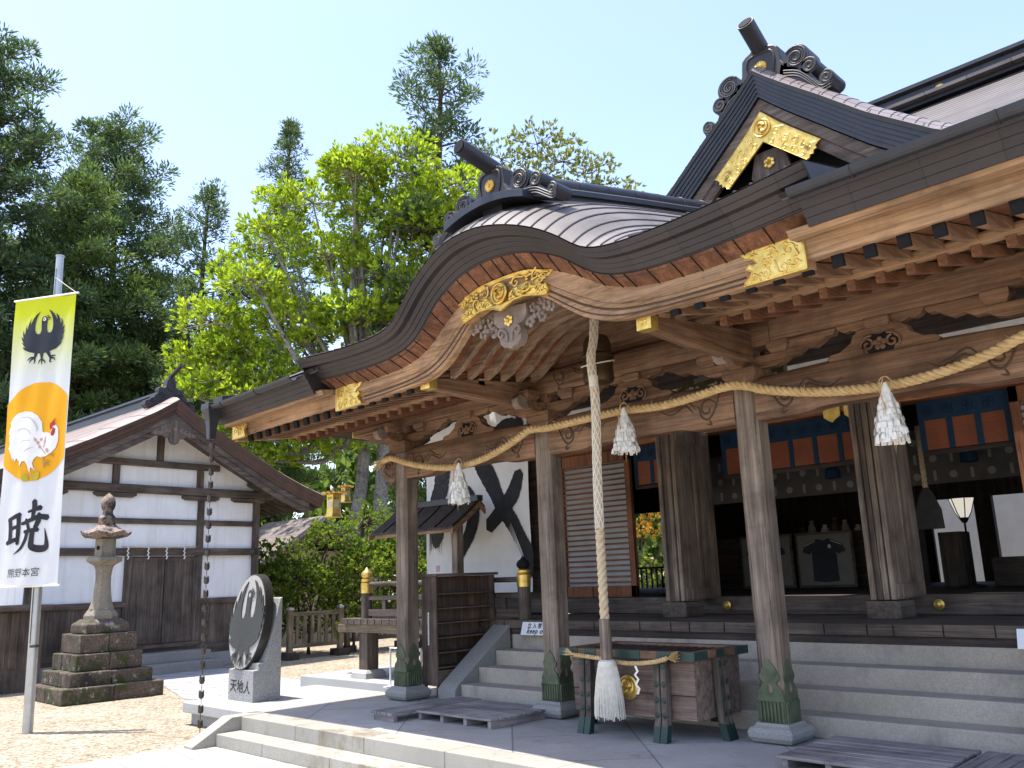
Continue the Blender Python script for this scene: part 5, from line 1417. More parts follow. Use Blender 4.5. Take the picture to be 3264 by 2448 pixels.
nt_.build('rope_net', 'net', br)
rope_mb([(XC, 6.26, 2.1 - .06 * i) for i in range(15)], .042, .2, 3, 8).build('bare_rope', 'hemp', br, 0, True)
MB().lathe([(.043, 3.55), (.046, 3.54), (.046, 3.45), (.043, 3.44)], (XC + .005, 6.285), 14).build('binding', 'net', br)
MB().lathe([(.05, 1.3), (.055, 1.29), (.06, .96), (.055, .95)], (XC, 6.26), 6).build('wooden_grip', 'postZ', br, .004)
ts = MB().lathe([(.05, .95), (.075, .935), (.085, .905), (.08, .88), (.095, .84), (.115, .72), (.12, .6), (.11, .56), (.02, .55)], (XC, 6.26), 20).build('tassel_head', 'net', br, 0, True)
fr = MB(); rd = random.Random(8)
for i in range(96):
    a = 2 * pi * i / 96; r1 = .118 + rd.uniform(-.004, .01)
    fr.tube([(XC + .082 * cos(a), 6.26 + .082 * sin(a), .89), (XC + .108 * cos(a + .03), 6.26 + .108 * sin(a + .03), .76), (XC + r1 * cos(a), 6.26 + r1 * sin(a), .62), (XC + (r1 + .008) * cos(a + rd.uniform(-.05, .05)), 6.26 + (r1 + .008) * sin(a), .46 + rd.uniform(-.015, .03))], .0042, 4)
for sgn in (-1, 1):
    for q in range(16):
        fr.tube([(XC + (.086 + .034 * t) * cos(2 * pi * q / 16 + sgn * t * 1.5), 6.26 + (.086 + .034 * t) * sin(2 * pi * q / 16 + sgn * t * 1.5), .88 - .3 * t) for t in [i / 12 for i in range(13)]], .004, 4)
fr.build('tassel_fringe', 'net', br)
ch = MB()
for k in range(5):
    z = 4.13 + .045 * k
    ch.tube([(XC + (.014 * cos(t) if k % 2 else 0), 6.31 + (0 if k % 2 else .014 * cos(t)), z + .027 * sin(t)) for t in [2 * pi * i / 12 for i in range(13)]], .0045, 5)
ch.build('chain_link', 'chain', br)

# ================================================================== offering box
ob = thing('offering_box', 'wooden offering box with green iron straps and a gilt crest', 'offering box', (-4.95, 6.83, .285))
mb = MB(); mb.loft([[(a, b, z) for a, b in ((-5.63 - k, 6.46 - k), (-4.27 + k, 6.46 - k), (-4.27 + k, 7.2 + k), (-5.63 - k, 7.2 + k))] for z, k in ((.46, -.012), (.955, .0))])
bx = mb.build('box_body', wood('box_wood', (0.10, 0.066, 0.052), (0.175, 0.125, 0.10), (0.26, 0.195, 0.165), 'X'), ob, .006)
MB().box(-5.64, 6.44, .66, -4.26, 6.455, .664).build('board_joint', 'black', bx)
rim = MB().box(-5.72, 6.40, .955, -4.22, 6.50, 1.02).box(-5.72, 7.16, .955, -4.22, 7.27, 1.02).box(-5.72, 6.503, .955, -5.62, 7.157, 1.02).box(-4.32, 6.503, .955, -4.22, 7.157, 1.02).build('rim', 'beamX', ob, .004)
gr = MB()
for i in range(15): gr.box(-5.6 + i * .09, 6.505, .965, -5.565 + i * .09, 7.155, 1.0)
gr.build('grating', 'darkY', ob)
ir = MB()
for x0, x1 in ((-5.725, -5.5), (-5.42, -5.28), (-5.05, -4.78), (-4.6, -4.46), (-4.4, -4.215)): ir.box(x0, 6.394, .952, x1, 6.4, 1.023)
ir.box(-4.216, 6.40, .952, -4.212, 6.6, 1.023).box(-4.216, 6.74, .952, -4.212, 6.86, 1.023).box(-4.216, 7.05, .952, -4.212, 7.272, 1.023)
ir.build('iron_strap', 'verdark', ob)
for x, y in ((-5.42, 6.43), (-4.58, 6.43), (-5.42, 7.23), (-4.58, 7.23), (-4.24, 6.80), (-5.66, 6.80)):
    s = MB()
    side = y == 6.80
    for o_ in (-.037, .037):
        dx, dy = (0, o_) if side else (o_, 0)
        sp = .03 if y > 7 else -.03
        ox, oy = ((.03 if x > -5 else -.03), 0) if side else (0, sp)
        s.loft([[(x + dx + a * .03 + ox * t * 2.2, y + dy + b * .03 + oy * t * 2.2, z) for a, b in ((-1, -1), (1, -1), (1, 1), (-1, 1))] for z, t in ((.955, 0), (.46, .35), (.285, 1))])
    lg = s.build('leg', 'greyZ', ob, .003)
    s = MB()
    for o_ in (-.037, .037):
        dx, dy = (0, o_) if side else (o_, 0); sp = .03 if y > 7 else -.03
        ox, oy = ((.03 if x > -5 else -.03), 0) if side else (0, sp)
        s.loft([[(x + dx + a * .033 + ox * t * 2.2, y + dy + b * .033 + oy * t * 2.2, z) for a, b in ((-1, -1), (1, -1), (1, 1), (-1, 1))] for z, t in ((.42, .45), (.283, 1))])
        for z in (.9, .75, .62, .5):
            t = .35 * (.955 - z) / .495; c = Vector((x + dx + ox * t * 2.2, y + dy + oy * t * 2.2, z))
            e = Vector((ox, oy, 0)).normalized() * .032
            s.ball(tuple(c + e), .024, 8, (1 if not side else .3, .3 if not side else 1, 1.1))
    s.build('leg_iron', 'verdark', lg)
em = MB(); fn = xz(6.44)
em.loft([[(-4.96 + r * cos(2 * pi * j / 32), y, .70 + r * sin(2 * pi * j / 32)) for j in range(32)] for r, y in ((.105, 6.46), (.105, 6.44), (.09, 6.43), (.085, 6.437), (.01, 6.437))])
for k in range(3):
    a0 = 2 * pi * k / 3 + .3; pts = []; rad = []
    for i in range(16):
        t = i / 15; a = a0 + 2.7 * t; rr = .034 + .038 * t; pts.append((-4.96 + rr * cos(a), 6.432, .70 + rr * sin(a))); rad.append(.03 * (1 - t) ** .7 + .003)
    em.tube(pts, rad, 8)
em.build('gilt_crest', 'gold', ob, 0, True)
rp = rope_mb(smooth([(-5.52, 6.37, .965), (-5.2, 6.36, .945), (-4.9, 6.36, .915), (-4.62, 6.36, .935), (-4.47, 6.36, .97)], 1, 6)[0], .02, .09, 3, 6)
rd = random.Random(5)
for i in range(50):
    rp.tube([(-4.47, 6.36, .97), (-4.38 + rd.uniform(-.01, .03), 6.36 + rd.uniform(-.03, .03), .985 + rd.uniform(-.04, .05))], .003, 3)
    if i < 20: rp.tube([(-5.52, 6.37, .965), (-5.62 + rd.uniform(-.02, .03), 6.36 + rd.uniform(-.02, .02), .985 + rd.uniform(-.03, .04))], .003, 3)
tag(rp.build('small_straw_rope', 'straw', None, 0, True), 'short straw rope tied across the front of the offering box', 'rope')
def zigzag(mb, x, y, z, s, axis='X'):
    pts = [(0, 0), (.02, -.05), (-.01, -.08), (.025, -.12), (-.005, -.16), (.03, -.2), (.005, -.25)]
    for (a, b), (c, d) in zip(pts, pts[1:]):
        q = [(a * s - .012 * s, b * s), (a * s + .014 * s, b * s), (c * s + .014 * s, d * s), (c * s - .012 * s, d * s)]
        if axis == 'X': mb.quad(*[(x + u, y + .004 * (k > 1), z + v) for k, (u, v) in enumerate(q)])
        else: mb.quad(*[(x + .004 * (k > 1), y + u, z + v) for k, (u, v) in enumerate(q)])
    return mb
tag(zigzag(MB(), -4.79, 6.335, .90, .95).build('paper_streamer', 'paper'), 'white zigzag paper streamer on the offering box rope', 'paper streamer')

# ================================================================== slatted duckboards at the stairs
def duckboard(name, label, x0, y0, x1, y1, n, along, z=.285, h=.09, seed=0, feet=4):
    t = thing(name, label, 'duckboard', ((x0 + x1) / 2, (y0 + y1) / 2, z), 'wooden duckboards before the steps')
    rd = random.Random(seed)
    mat = M['duck'] ; 
    for i in range(n):
        mb = MB(); j = rd.uniform(-.008, .008)
        if along == 'X':
            w = (y1 - y0) / n; mb.box(x0 + j, y0 + i * w + .004, z + h - .022, x1 + j, y0 + (i + 1) * w - .006, z + h)
        else:
            w = (x1 - x0) / n; mb.box(x0 + i * w + .004, y0 + j, z + h - .022, x0 + (i + 1) * w - .006, y1 + j, z + h)
        mb.build('slat', 'duck' + along, t, .003)
    for i in range(feet):
        mb = MB()
        if along == 'X':
            x = x0 + .03 + (x1 - x0 - .1) * i / (feet - 1); mb.box(x, y0 + .02, z, x + .045, y1 - .02, z + h - .023)
        else:
            y = y0 + .03 + (y1 - y0 - .1) * i / (feet - 1); mb.box(x0 + .02, y, z, x1 - .02, y + .045, z + h - .023)
        mb.build('bearer', 'duck' + ('Y' if along == 'X' else 'X'), t)
    return t
for ax in 'XY': M['duck' + ax] = wood('grey_duckboard_' + ax.lower(), (0.16, 0.145, 0.14), (0.27, 0.245, 0.24), (0.36, 0.335, 0.325), ax)
M['duck'] = M['duckX']
duckboard('duckboard', 'wide grey duckboard on the platform between the left and second posts', -7.42, 6.0, -6.28, 6.92, 8, 'X', seed=1)
duckboard('duckboard', 'narrow brown duckboard left of the wide grey duckboard', -7.82, 5.72, -7.44, 6.98, 4, 'Y', seed=2, feet=3)
duckboard('duckboard', 'large grey duckboard right of the front right post', -3.34, 6.02, -2.26, 6.98, 8, 'X', seed=3)
duckboard('duckboard', 'brown duckboard at the lower right edge beside the large one', -2.22, 5.6, -1.75, 6.98, 5, 'Y', seed=4, feet=3)

# ================================================================== shoe rack
for ax in 'YZ': M['rack' + ax] = wood('brown_rack_wood_' + ax.lower(), (0.08, 0.052, 0.04), (0.15, 0.105, 0.083), (0.22, 0.165, 0.135), ax)
sr = thing('shoe_rack', 'tall dark wooden shoe rack with six shelves beside the steps', 'shoe rack', (-8.6, 7.7, .285))
MB().box(-8.76, 7.2, .42, -8.47, 7.225, 1.735).build('side_panel', 'rackZ', sr, .004)
MB().box(-8.76, 8.2, .42, -8.47, 8.225, 1.735).build('side_panel', 'rackZ', sr, .004)
MB().box(-8.76, 7.226, .42, -8.74, 8.199, 1.735).build('back_panel', 'rackZ', sr)
MB().box(-8.79, 7.17, 1.737, -8.44, 8.27, 1.77).build('top_board', 'rackY', sr, .004)
for k in range(7):
    z = .62 + .178 * k
    if k < 6: MB().box(-8.739, 7.226, z, -8.475, 8.199, z + .016).build('shelf', 'rackY', sr)
MB().box(-8.739, 7.226, .42, -8.475, 8.199, .60).build('plinth_board', 'rackY', sr)
for x in (-8.74, -8.5):
    for y in (7.21, 8.18): MB().box(x, y, .285, x + .035, y + .035, .42).build('leg', 'greyZ', sr)
tag(rope_mb([(-8.615, 7.19, z) for z in (1.30, 1.2, 1.1, 1.0, .9)], .011, .06, 2, 6).build('shoehorn', 'paper', None, 0, True), 'long pale shoehorn hanging on the end of the shoe rack', 'shoehorn')

# ================================================================== signs
M['signw'] = plain('white_sign_board', (0.74, 0.75, 0.75), (0.8, 0.81, 0.81), 3, .5)
for x0, lab in ((-7.83, 'white keep out sign at the left end of the stair top'), (-2.21, 'white keep out sign at the right edge of the stair top')):
    s = thing('keep_out_sign', lab, 'sign', (x0, 8.05, .985), 'keep out signs on the stairs')
    MB().prism([(8.03, .985), (8.08, 1.14), (8.09, 1.14), (8.045, .985)], lambda u, v, w: (x0 + w, u, v), .64).build('board', 'signw', s, .002)
    f = lambda x, y, z: (x0 + x, 8.03 + (y + .0) * .322 - .004, .985 + y)
    text_mb('立入禁止', .07, lambda x, y, z: f(x + .1, y + .085, z), 1.5, None, 0, .001).build('lettering', 'ink', s)
    text_mb('keep out', .085, lambda x, y, z: f(x + .1, y + .02, z), 1.15, None, .3, .0018).build('lettering', 'ink', s)

# ================================================================== calligraphy hanging
cb = thing('calligraphy_hanging', 'huge white cloth with bold black brush strokes hanging beside the hall', 'hanging', (-10.3, 9.6, 1.4))
mb = MB(); nx, nz = 30, 30
def cmap2(u, v, w=0): return (u, 9.60 + .02 * sin(u * 5 + v) * (4.5 - v) / 3 + .012 * sin(u * 11 - v * 3) - w, v)
mb.loft([[cmap2(-11.53 + 2.45 * i / nx, 1.47 + 3.05 * j / nz) for i in range(nx + 1)] for j in range(nz + 1)], False, False)
mb.build('cloth', 'cloth', cb, 0, True)
rd = random.Random(12)
k = MB(); F = lambda u, v, w: cmap2(u, v, .012)
sc_ = .0021
for p, wd_ in (([(-10.30,3.95),(-10.15,3.60),(-9.928,3.254),(-9.747,2.946),(-9.594,2.723),(-9.443,2.524),(-9.273,2.273),(-9.15,2.047),(-9.12,1.7)], [.36,.36,.33,.29,.27,.27,.25,.22,.1]),
    ([(-9.275,3.28),(-9.41,2.974),(-9.648,2.727),(-9.97,2.50)], [.18,.26,.27,.27]),
    ([(-10.50,3.15),(-10.36,2.93),(-10.32,2.742),(-10.40,2.474),(-10.56,2.21),(-10.70,2.0)], [.14,.26,.29,.27,.23,.12]),
    ([(-9.85,3.86),(-9.55,4.02),(-9.3,3.98),(-9.25,3.85)], [.2,.3,.3,.1]), ([(-9.35,4.42),(-9.27,4.25),(-9.15,4.02)], [.05,.13,.04]),
    ([(-10.75,4.45),(-10.95,4.38),(-11.3,4.3),(-11.6,4.2)], [.2,.3,.28,.2])):
    k.stroke(p, wd_, F, n=10, rough=.05, rnd=rd)
k.build('brush_stroke', 'ink', cb)
k = MB()
for p, wd_ in (([(-11.05,3.6),(-11.1,3.255),(-11.2,3.015),(-11.22,2.648),(-11.25,2.42),(-11.3,2.25)], [.34,.34,.36,.36,.33,.12]),): k.stroke(p, wd_, lambda u, v, w: cmap2(u, v, .014), n=10, rough=.1, rnd=rd)
for i in range(16):
    u = -11.42 + .02 * i; k.stroke([(u, 2.5), (u - .02, 2.32 - rd.random() * .22)], [.02, .006], lambda u, v, w: cmap2(u, v, .015))
for i in range(26):
    u = -9.62 + rd.uniform(-.1, .1); v = rd.uniform(2.0, 2.45); 
k.build('dry_stroke', 'dryink', cb)
wl = MB()
for i in range(7):
    a = -9.40 - .015 * i; wl.stroke([(a - .08, 2.52 - .03 * i), (a + .1, 2.2 - .02 * i), (a + .2, 1.98)], [.003, .014, .004], lambda u, v, w: cmap2(u, v, .016 + .004))
wl.build('bare_streak', 'cloth', cb)
k = MB(); k.flat([(-11.31, 1.83), (-11.21, 1.83), (-11.21, 1.93), (-11.31, 1.93)], F); k.build('red_seal', plain('faded_red_seal', (.55, .28, .26), (.68, .5, .48), 60, .9), cb)

# ================================================================== roofed notice stand behind the rack
ns = thing('roofed_stand', 'small roofed wooden stand in front of the calligraphy cloth', 'roofed stand', (-10.4, 8.85, 1.145))
MB().box(-9.98, 8.80, 1.145, -9.85, 8.93, 2.5).build('post', 'postZ', ns, .006)
MB().box(-11.2, 8.80, 1.145, -11.07, 8.93, 2.5).build('post', 'postZ', ns, .006)
mb = MB(); rings = []
for i in range(13):
    t = -1 + 2 * i / 12; y = 9.12 + (.55 if t < 0 else .12) * t; z = 2.86 - (.43 if t < 0 else .12) * abs(t) ** .85
    rings.append([(-11.72, y, z), (-9.68, y, z), (-9.68, y, z + .035), (-11.72, y, z + .035)])
rf = mb.loft(rings).build('roof', 'darkY', ns)
rb = MB()
for x in (-11.4, -10.97, -10.54, -10.11, -9.7):
    rb.tube([(x, 9.12 + (.555 if t < 0 else .12) * t, 2.9 - (.43 if t < 0 else .12) * abs(t) ** .85) for t in [-1 + 2 * i / 12 for i in range(13)]], .018, 6)
rb.box(-11.76, 9.06, 2.86, -9.66, 9.18, 2.95); rb.build('roof_batten', 'bluecop', rf)
for x in (-11.77, -9.70): 
    mb = MB(); rings = []
    for i in range(13):
        t = -1 + 2 * i / 12; y = 9.12 + (.57 if t < 0 else .12) * t; z = 2.855 - (.43 if t < 0 else .12) * abs(t) ** .85
        rings.append([(x, y, z - .07), (x + .035, y, z - .07), (x + .035, y, z + .01), (x, y, z + .01)])
    mb.loft(rings).build('barge_board', 'paleY', rf)
MB().box(-11.6, 8.58, 2.385, -9.72, 8.62, 2.43).build('eaves_batten', 'paleX', rf)

# ================================================================== hanging lanterns
def lantern(x, y, z, s, label):
    t = thing('hanging_lantern', label, 'lantern', (x, y, z), 'gilt lanterns hanging from the eaves')
    body = MB().lathe([(.115 * s, z + .02 * s), (.105 * s, z + .09 * s), (.105 * s, z + .27 * s), (.112 * s, z + .30 * s)], (x, y), 6, rot=.3).build('lantern_body', 'gold', t, .004)
    MB().lathe([(.15 * s, z - .02 * s), (.11 * s, z + .03 * s)], (x, y), 6, rot=.3).build('lantern_foot', 'gold', t, .003)
    w = MB(); wt = MB()
    for k in range(6):
        a = .3 + pi / 6 + k * pi / 3; rr = .105 * s * cos(pi / 6) + .003
        c, n = cos(a), sin(a); fn = lambda u, v, q, c=c, n=n, rr=rr: (x + c * (rr - q) - n * u, y + n * (rr - q) + c * u, v)
        wt.flat([(-.033 * s, z + .12 * s), (.033 * s, z + .12 * s), (.033 * s, z + .2 * s), (-.033 * s, z + .2 * s)], fn)
        for u0, v0 in ((-.035, .25), (.005, .25), (-.035, .23), (.005, .23)):
            w.flat([(u0 * s, z + v0 * s), ((u0 + .03) * s, z + v0 * s), ((u0 + .03) * s, z + (v0 + .011) * s), (u0 * s, z + (v0 + .011) * s)], fn)
    w.build('slot', 'black', body); wt.build('lattice', 'silver', body)
    p = MB()
    for k in range(12):
        a = 2 * pi * k / 12; c, n = cos(a), sin(a)
        p.ball((x + .135 * s * c, y + .135 * s * n, z + .325 * s), .038 * s, 8, (1 + .5 * abs(c), 1 + .5 * abs(n), .6))
    p.lathe([(.12 * s, z + .30 * s), (.06 * s, z + .35 * s), (.02 * s, z + .4 * s)], (x, y), 12); p.build('petal_crown', 'gold', t, 0, True)
    MB().tube([(x + .045 * s * cos(q), y, z + .43 * s + .045 * s * sin(q)) for q in [2 * pi * i / 16 for i in range(17)]], .005, 5).build('ring', 'chain', t)
    MB().tube([(x, y, z + .475 * s), (x, y, 4.32)], .007, 6).build('hanging_wire', 'chain', t)
lantern(-12.54, 8.40, 2.82, 1.2, 'nearer gilt hexagonal lantern with petal crown hanging below the eaves')
lantern(-12.95, 8.92, 3.12, .82, 'smaller gilt lantern hanging behind the nearer one')
tag(MB().box(-13.2, 7.9, 4.30, -9.9, 9.6, 4.36).build('eaves_deck', 'darkX'), 'dark timber eaves deck behind the porch corner that carries the gilt lanterns', 'eaves')

# white pipe barrier at the platform edge
pb = thing('pipe_barrier', 'low white pipe barrier behind the leftmost post', 'barrier', (-9.6, 7.6, .285))
MB().tube([(-9.93, 7.6, .29), (-9.93, 7.6, .8), (-9.27, 7.6, .8), (-9.27, 7.6, .29)], .014, 8).build('pipe_frame', 'signw', pb)
MB().box(-9.97, 7.5, .285, -9.89, 7.7, .30).box(-9.31, 7.5, .285, -9.23, 7.7, .30).build('foot_plate', 'signw', pb)

# ================================================================== storehouse
sh_ = thing('storehouse', 'white plastered storehouse with dark timber frame and brown gabled roof', 'storehouse', (-18.9, 8.0, 0))
WX = -18.9
MB().prism([(5.52, .3), (10.56, .3), (10.56, 4.05), (7.95, 5.45), (5.52, 4.05)], lambda u, v, w: (WX - w, u, v), 11.0).build('plaster_wall', 'plaster', sh_)
MB().box(WX - 11.1, 5.42, 0, WX + .06, 10.6, .30).build('stone_footing', 'granite', sh_, .01)
fr = MB
def beamY(z0, z1, y0=5.25, y1=10.75, d=.06): return MB().box(WX - .01, y0, z0, WX + d, y1, z1)
for nm, z0, z1, y0, y1, d in (('ground_sill', .30, .48, 5.4, 10.54, .07), ('rail_beam', 1.36, 1.48, 5.25, 7.5, .075), ('rail_beam', 1.36, 1.48, 9.1, 10.54, .075), ('lintel_beam', 2.42, 2.58, 5.4, 10.62, .09), ('rail_beam', 3.09, 3.21, 5.4, 10.54, .05), ('tie_beam', 3.75, 3.93, 5.2, 10.75, .11), ('upper_beam', 4.34, 4.48, 6.5, 9.5, .1)):
    beamY(z0, z1, y0, y1, d).build(nm, 'greyY', sh_, .008)
for y, z0, z1, d in ((5.58, .48, 3.74, .06), (7.5, .48, 2.4, .06), (9.1, .48, 3.74, .062), (10.52, .48, 4.05, .09), (7.12, 3.93, 4.34, .06), (9.05, 3.93, 4.34, .06), (8.07, 4.48, 5.3, .06)):
    MB().box(WX - .01, y - .075, z0, WX + d, y + .075, z1).build('timber_post', 'greyZ', sh_, .006)
for y in (7.12, 9.07, 10.3, 5.7):
    MB().prism([(y - .45, 3.735), (y - .45, 3.69), (y - .36, 3.645), (y + .36, 3.645), (y + .45, 3.69), (y + .45, 3.735)], lambda u, v, w: (WX + .095 - w, u, v), .09).build('corbel', 'greyY', sh_, .006)
for y0, y1 in ((5.6, 7.42), (9.18, 10.38)):
    b = MB(); n = int((y1 - y0) / .19); 
    for i in range(n): b.box(WX - .005, y0 + (y1 - y0) * i / n + .002, .48, WX + .03, y0 + (y1 - y0) * (i + 1) / n - .002, 1.36)
    b.build('wainscot', 'greyZ', sh_)
MB().box(WX - .02, 7.575, .56, WX + .004, 9.03, 2.4).build('door_recess', 'darkZ', sh_)
for y0, y1 in ((7.58, 8.29), (8.31, 9.02)):
    d = MB().box(WX + .005, y0, .58, WX + .045, y1, 2.38)
    do = d.build('door', 'greyZ', sh_, .005)
    MB().box(WX + .046, y0, .58, WX + .06, y0 + .05, 2.38).box(WX + .046, y1 - .05, .58, WX + .06, y1, 2.38).box(WX + .046, y0 + .05, .58, WX + .058, y1 - .05, .66).box(WX + .046, y0 + .05, 2.3, WX + .058, y1 - .05, 2.38).build('door_frame', 'greyZ', do, .003)
MB().box(WX + .0, 7.45, .48, WX + .12, 9.15, .57).build('threshold', 'greyY', sh_, .006)
MB().box(WX + .07, 7.4, 0, WX + .95, 9.3, .20).box(WX + .075, 7.5, .201, WX + .55, 9.2, .40).build('stone_step', 'plinth', sh_, .012)
# projecting end beams below the roof
for y in (10.7, 5.3): MB().box(WX + .0, y - .12, 3.72, WX + .35, y + .12, 3.98).build('beam_end', 'greyX', sh_, .01)
RX0, RX1 = WX - 11.5, WX + 1.0
HP = [(0, 5.71), (.5, 5.38), (1.0, 5.10), (1.75, 4.70), (2.6, 4.27), (3.2, 4.02), (3.85, 3.79)]
def hz(d): return cosl([(0, 5.70)] + HP[1:], abs(d))
def hz(d): return lerp(HP, abs(d))
HD = [-3.85 + 7.7 * i / 48 for i in range(49)]
mb = MB(); rings = []
for d in HD: rings.append([(RX1 + .02, 7.95 + d, hz(d)), (RX1 - .12, 7.95 + d, hz(d) + .07), (RX1 - .4, 7.95 + d, hz(d) + .12), (RX0, 7.95 + d, hz(d) + .12)])
M['roofbrown'] = coursed('brown_copper_shingle', (0.22, 0.17, 0.15), (0.26, 0.205, 0.18), (0.08, 0.06, 0.055), 0.33, 0.5, 'XZ', 0.5, 0.5, 0.016, 0.5, 0.0, 0.2)
mb.loft(rings, False, False).build('roof', 'roofbrown', sh_, 0, True)
mb = MB(); rings = []
for d in HD:
    t = hz(d); rings.append([(RX1 + .02, 7.95 + d, t - .002), (RX1 - .05, 7.95 + d, t - .1), (RX1 - .04, 7.95 + d, t - .105), (RX1 - .1, 7.95 + d, t - .2), (RX1 - .09, 7.95 + d, t - .205), (RX1 - .14, 7.95 + d, t - .27), (RX0, 7.95 + d, t - .27), (RX0, 7.95 + d, t - .01)])
mb.loft(rings).build('roof_edge', plain('brown_copper_edge', (.05, .028, .025), (.085, .045, .04), 5, .5), sh_)
mb = MB(); rings = []
for d in HD[2:-2]:
    t = hz(d) - .275; rings.append([(RX1 - .16, 7.95 + d, t), (RX1 - .15, 7.95 + d, t - .13), (RX1 - .19, 7.95 + d, t - .14), (RX1 - .19, 7.95 + d, t - .27), (RX1 - .26, 7.95 + d, t - .27), (RX1 - .26, 7.95 + d, t)])
mb.loft(rings).build('bargeboard', 'greyY', sh_)
mb = MB()
for k in range(22):
    x = RX1 - .32 - .3 * k
    for sg in (-1, 1):
        pts = [(x, 7.95 + sg * d, hz(d) - .33) for d in (2.3, 2.8, 3.3, 3.78)]
        for a, b in zip(pts, pts[1:]): mb.bar(a, b, .07, .09)
mb.build('eaves_rafter', 'greyY', sh_)
mb = MB(); mb.loft([[(x, 7.95 - .2, 5.66), (x, 7.95 + .2, 5.66), (x, 7.95 + .2, 5.86), (x, 7.95 + .26, 5.88), (x, 7.95 + .22, 5.95), (x, 7.95, 6.02), (x, 7.95 - .22, 5.95), (x, 7.95 - .26, 5.88), (x, 7.95 - .2, 5.86)] for x in (RX1 - .4, RX0)])
mb.build('roof_ridge', 'bluecop', sh_)
yf = lambda u, v, w: (RX1 - .38 - w, 7.95 + u, v)
r = [(0, 6.27), (.06, 6.27), (.1, 6.2), (.12, 6.06), (.17, 6.02), (.26, 6.04), (.3, 5.97), (.27, 5.9), (.35, 5.86), (.4, 5.78), (.46, 5.74), (.56, 5.7), (.58, 5.6), (.5, 5.52), (.3, 5.62), (0, 5.74)]
go = MB().prism(r + [(-u, v) for u, v in reversed(r[1:-1])], yf, .2).build('ridge_ornament', 'browncop', sh_, .02)
ln = MB()
for sg in (-1, 1):
    for u, v, q in ((.27, 5.9, .06), (.42, 5.73, .06), (.16, 5.85, .05)): ln.tube([yf(a, b, -.006) for a, b in swirl(sg * u, v, q, 1.3, 0, sg, n=18)], .011, 5)
    for o_ in (0, .05, .1): ln.tube([yf(sg * a, b - o_, -.006) for a, b in ((.08, 5.88), (.2, 5.82), (.32, 5.76), (.45, 5.66))], .009, 5)
ln.tube([yf(.075 * cos(t), 6.07 + .1 * sin(t), -.006) for t in [2 * pi * i / 16 for i in range(17)]], .014, 6); ln.build('scroll_line', 'bluecop', go)
MB().tube([(RX1 - .55, 7.95, 6.25), (RX1 + .02, 7.95, 6.47)], .05, 12).build('ridge_pipe', 'browncop', go)
pf = lambda u, v, w: (RX1 - .13 - w, 7.95 + u, v)
r = [(0, 5.32), (.12, 5.22), (.2, 5.17), (.32, 5.10), (.45, 5.02), (.55, 4.93), (.5, 4.9), (.42, 4.93), (.36, 4.89), (.26, 4.92), (.2, 4.87), (.13, 4.88), (.1, 4.78), (.04, 4.74), (0, 4.75)]
pg_ = MB().prism(r + [(-u, v) for u, v in reversed(r[1:-1])], pf, .06).build('gable_pendant', 'greyZ', sh_, .015)
b = MB().ball(pf(0, 5.07, 0), .05, 10, (.6, 1, 1)); rd = random.Random(7)
for sg in (-1, 1):
    for u, v, s in ((.16, 5.03, .05), (.25, 5.0, .05), (.34, 4.97, .045), (.44, 4.95, .04)):
        b.tube([pf(a, c, -.004) for a, c in swirl(sg * u, v, s, 1.2, 1, sg, n=14)], .013, 5)
b.build('pendant_carving', 'greycarve', pg_)
# rope with streamers over the door
sr2 = rope_mb(smooth([(WX + .12, 7.3, 2.60), (WX + .12, 7.8, 2.585), (WX + .12, 8.4, 2.59), (WX + .12, 9.0, 2.61)], 1, 6)[0], .012, .08, 2, 5)
tag(sr2.build('thin_straw_rope', 'straw'), 'thin straw rope with paper streamers over the storehouse door', 'rope')
for i, y in enumerate((7.42, 7.86, 8.27, 8.68)):
    o = zigzag(MB(), WX + .14, y, 2.6, 1.05, 'Y').build('paper_streamer', 'paper')
    tag(o, ['white paper streamer over the storehouse door, the one next to the lantern shaft', 'second white paper streamer from the lantern over the storehouse door', 'third white paper streamer from the lantern over the storehouse door', 'white paper streamer at the right end of the storehouse door rope'][i], 'paper streamer', 'paper streamers over the storehouse door')
an = MB().box(WX - .2, 3.2, .0, -17.65, 5.46, 1.40)
ao = an.build('side_annex', 'greyZ', sh_, .01)
MB().box(WX - .2, 3.1, 1.40, -17.5, 5.55, 1.5).build('annex_top', 'greyY', ao, .008)
sv = MB()
for i in range(9): sv.box(-17.65, 3.3 + .2 * i, .42, -17.62, 3.44 + .2 * i, 1.38)
sv.build('annex_slat', 'greyZ', ao, .004)

# ================================================================== fence by the shrubs
def fence(y0, y1, x, label):
    f = thing('low_fence', label, 'fence', (x, (y0 + y1) / 2, 0), 'low wooden fences before the shrubs')
    for y in (y0, y1):
        p = MB().box(x - .06, y - .06, 0, x + .06, y + .06, 1.12).build('post', 'fence' + 'Z', f, .006)
        MB().squares([(.066, 1.12), (.066, 1.17), (.0, 1.2)], (x, y)).build('post_cap', 'steel', p)
        MB().box(x - .2, y - .16, 0, x + .2, y + .16, .16).build('post_base', 'darkX', p, .01)
    for z in (.98, .25): MB().box(x - .03, y0 + .06, z, x + .03, y1 - .06, z + .09).build('rail', 'fence' + 'Y', f)
    n = int((y1 - y0) / .19)
    for i in range(1, n): 
        y = y0 + (y1 - y0) * i / n; MB().box(x - .02, y - .045, .34, x + .02, y + .045, .98).build('paling', 'fence' + 'Z', f)
fence(11.15, 12.55, -18.4, 'low brown paling fence between the monument and the veranda')
fence(13.1, 14.9, -18.9, 'low brown paling fence partly hidden behind the veranda post')
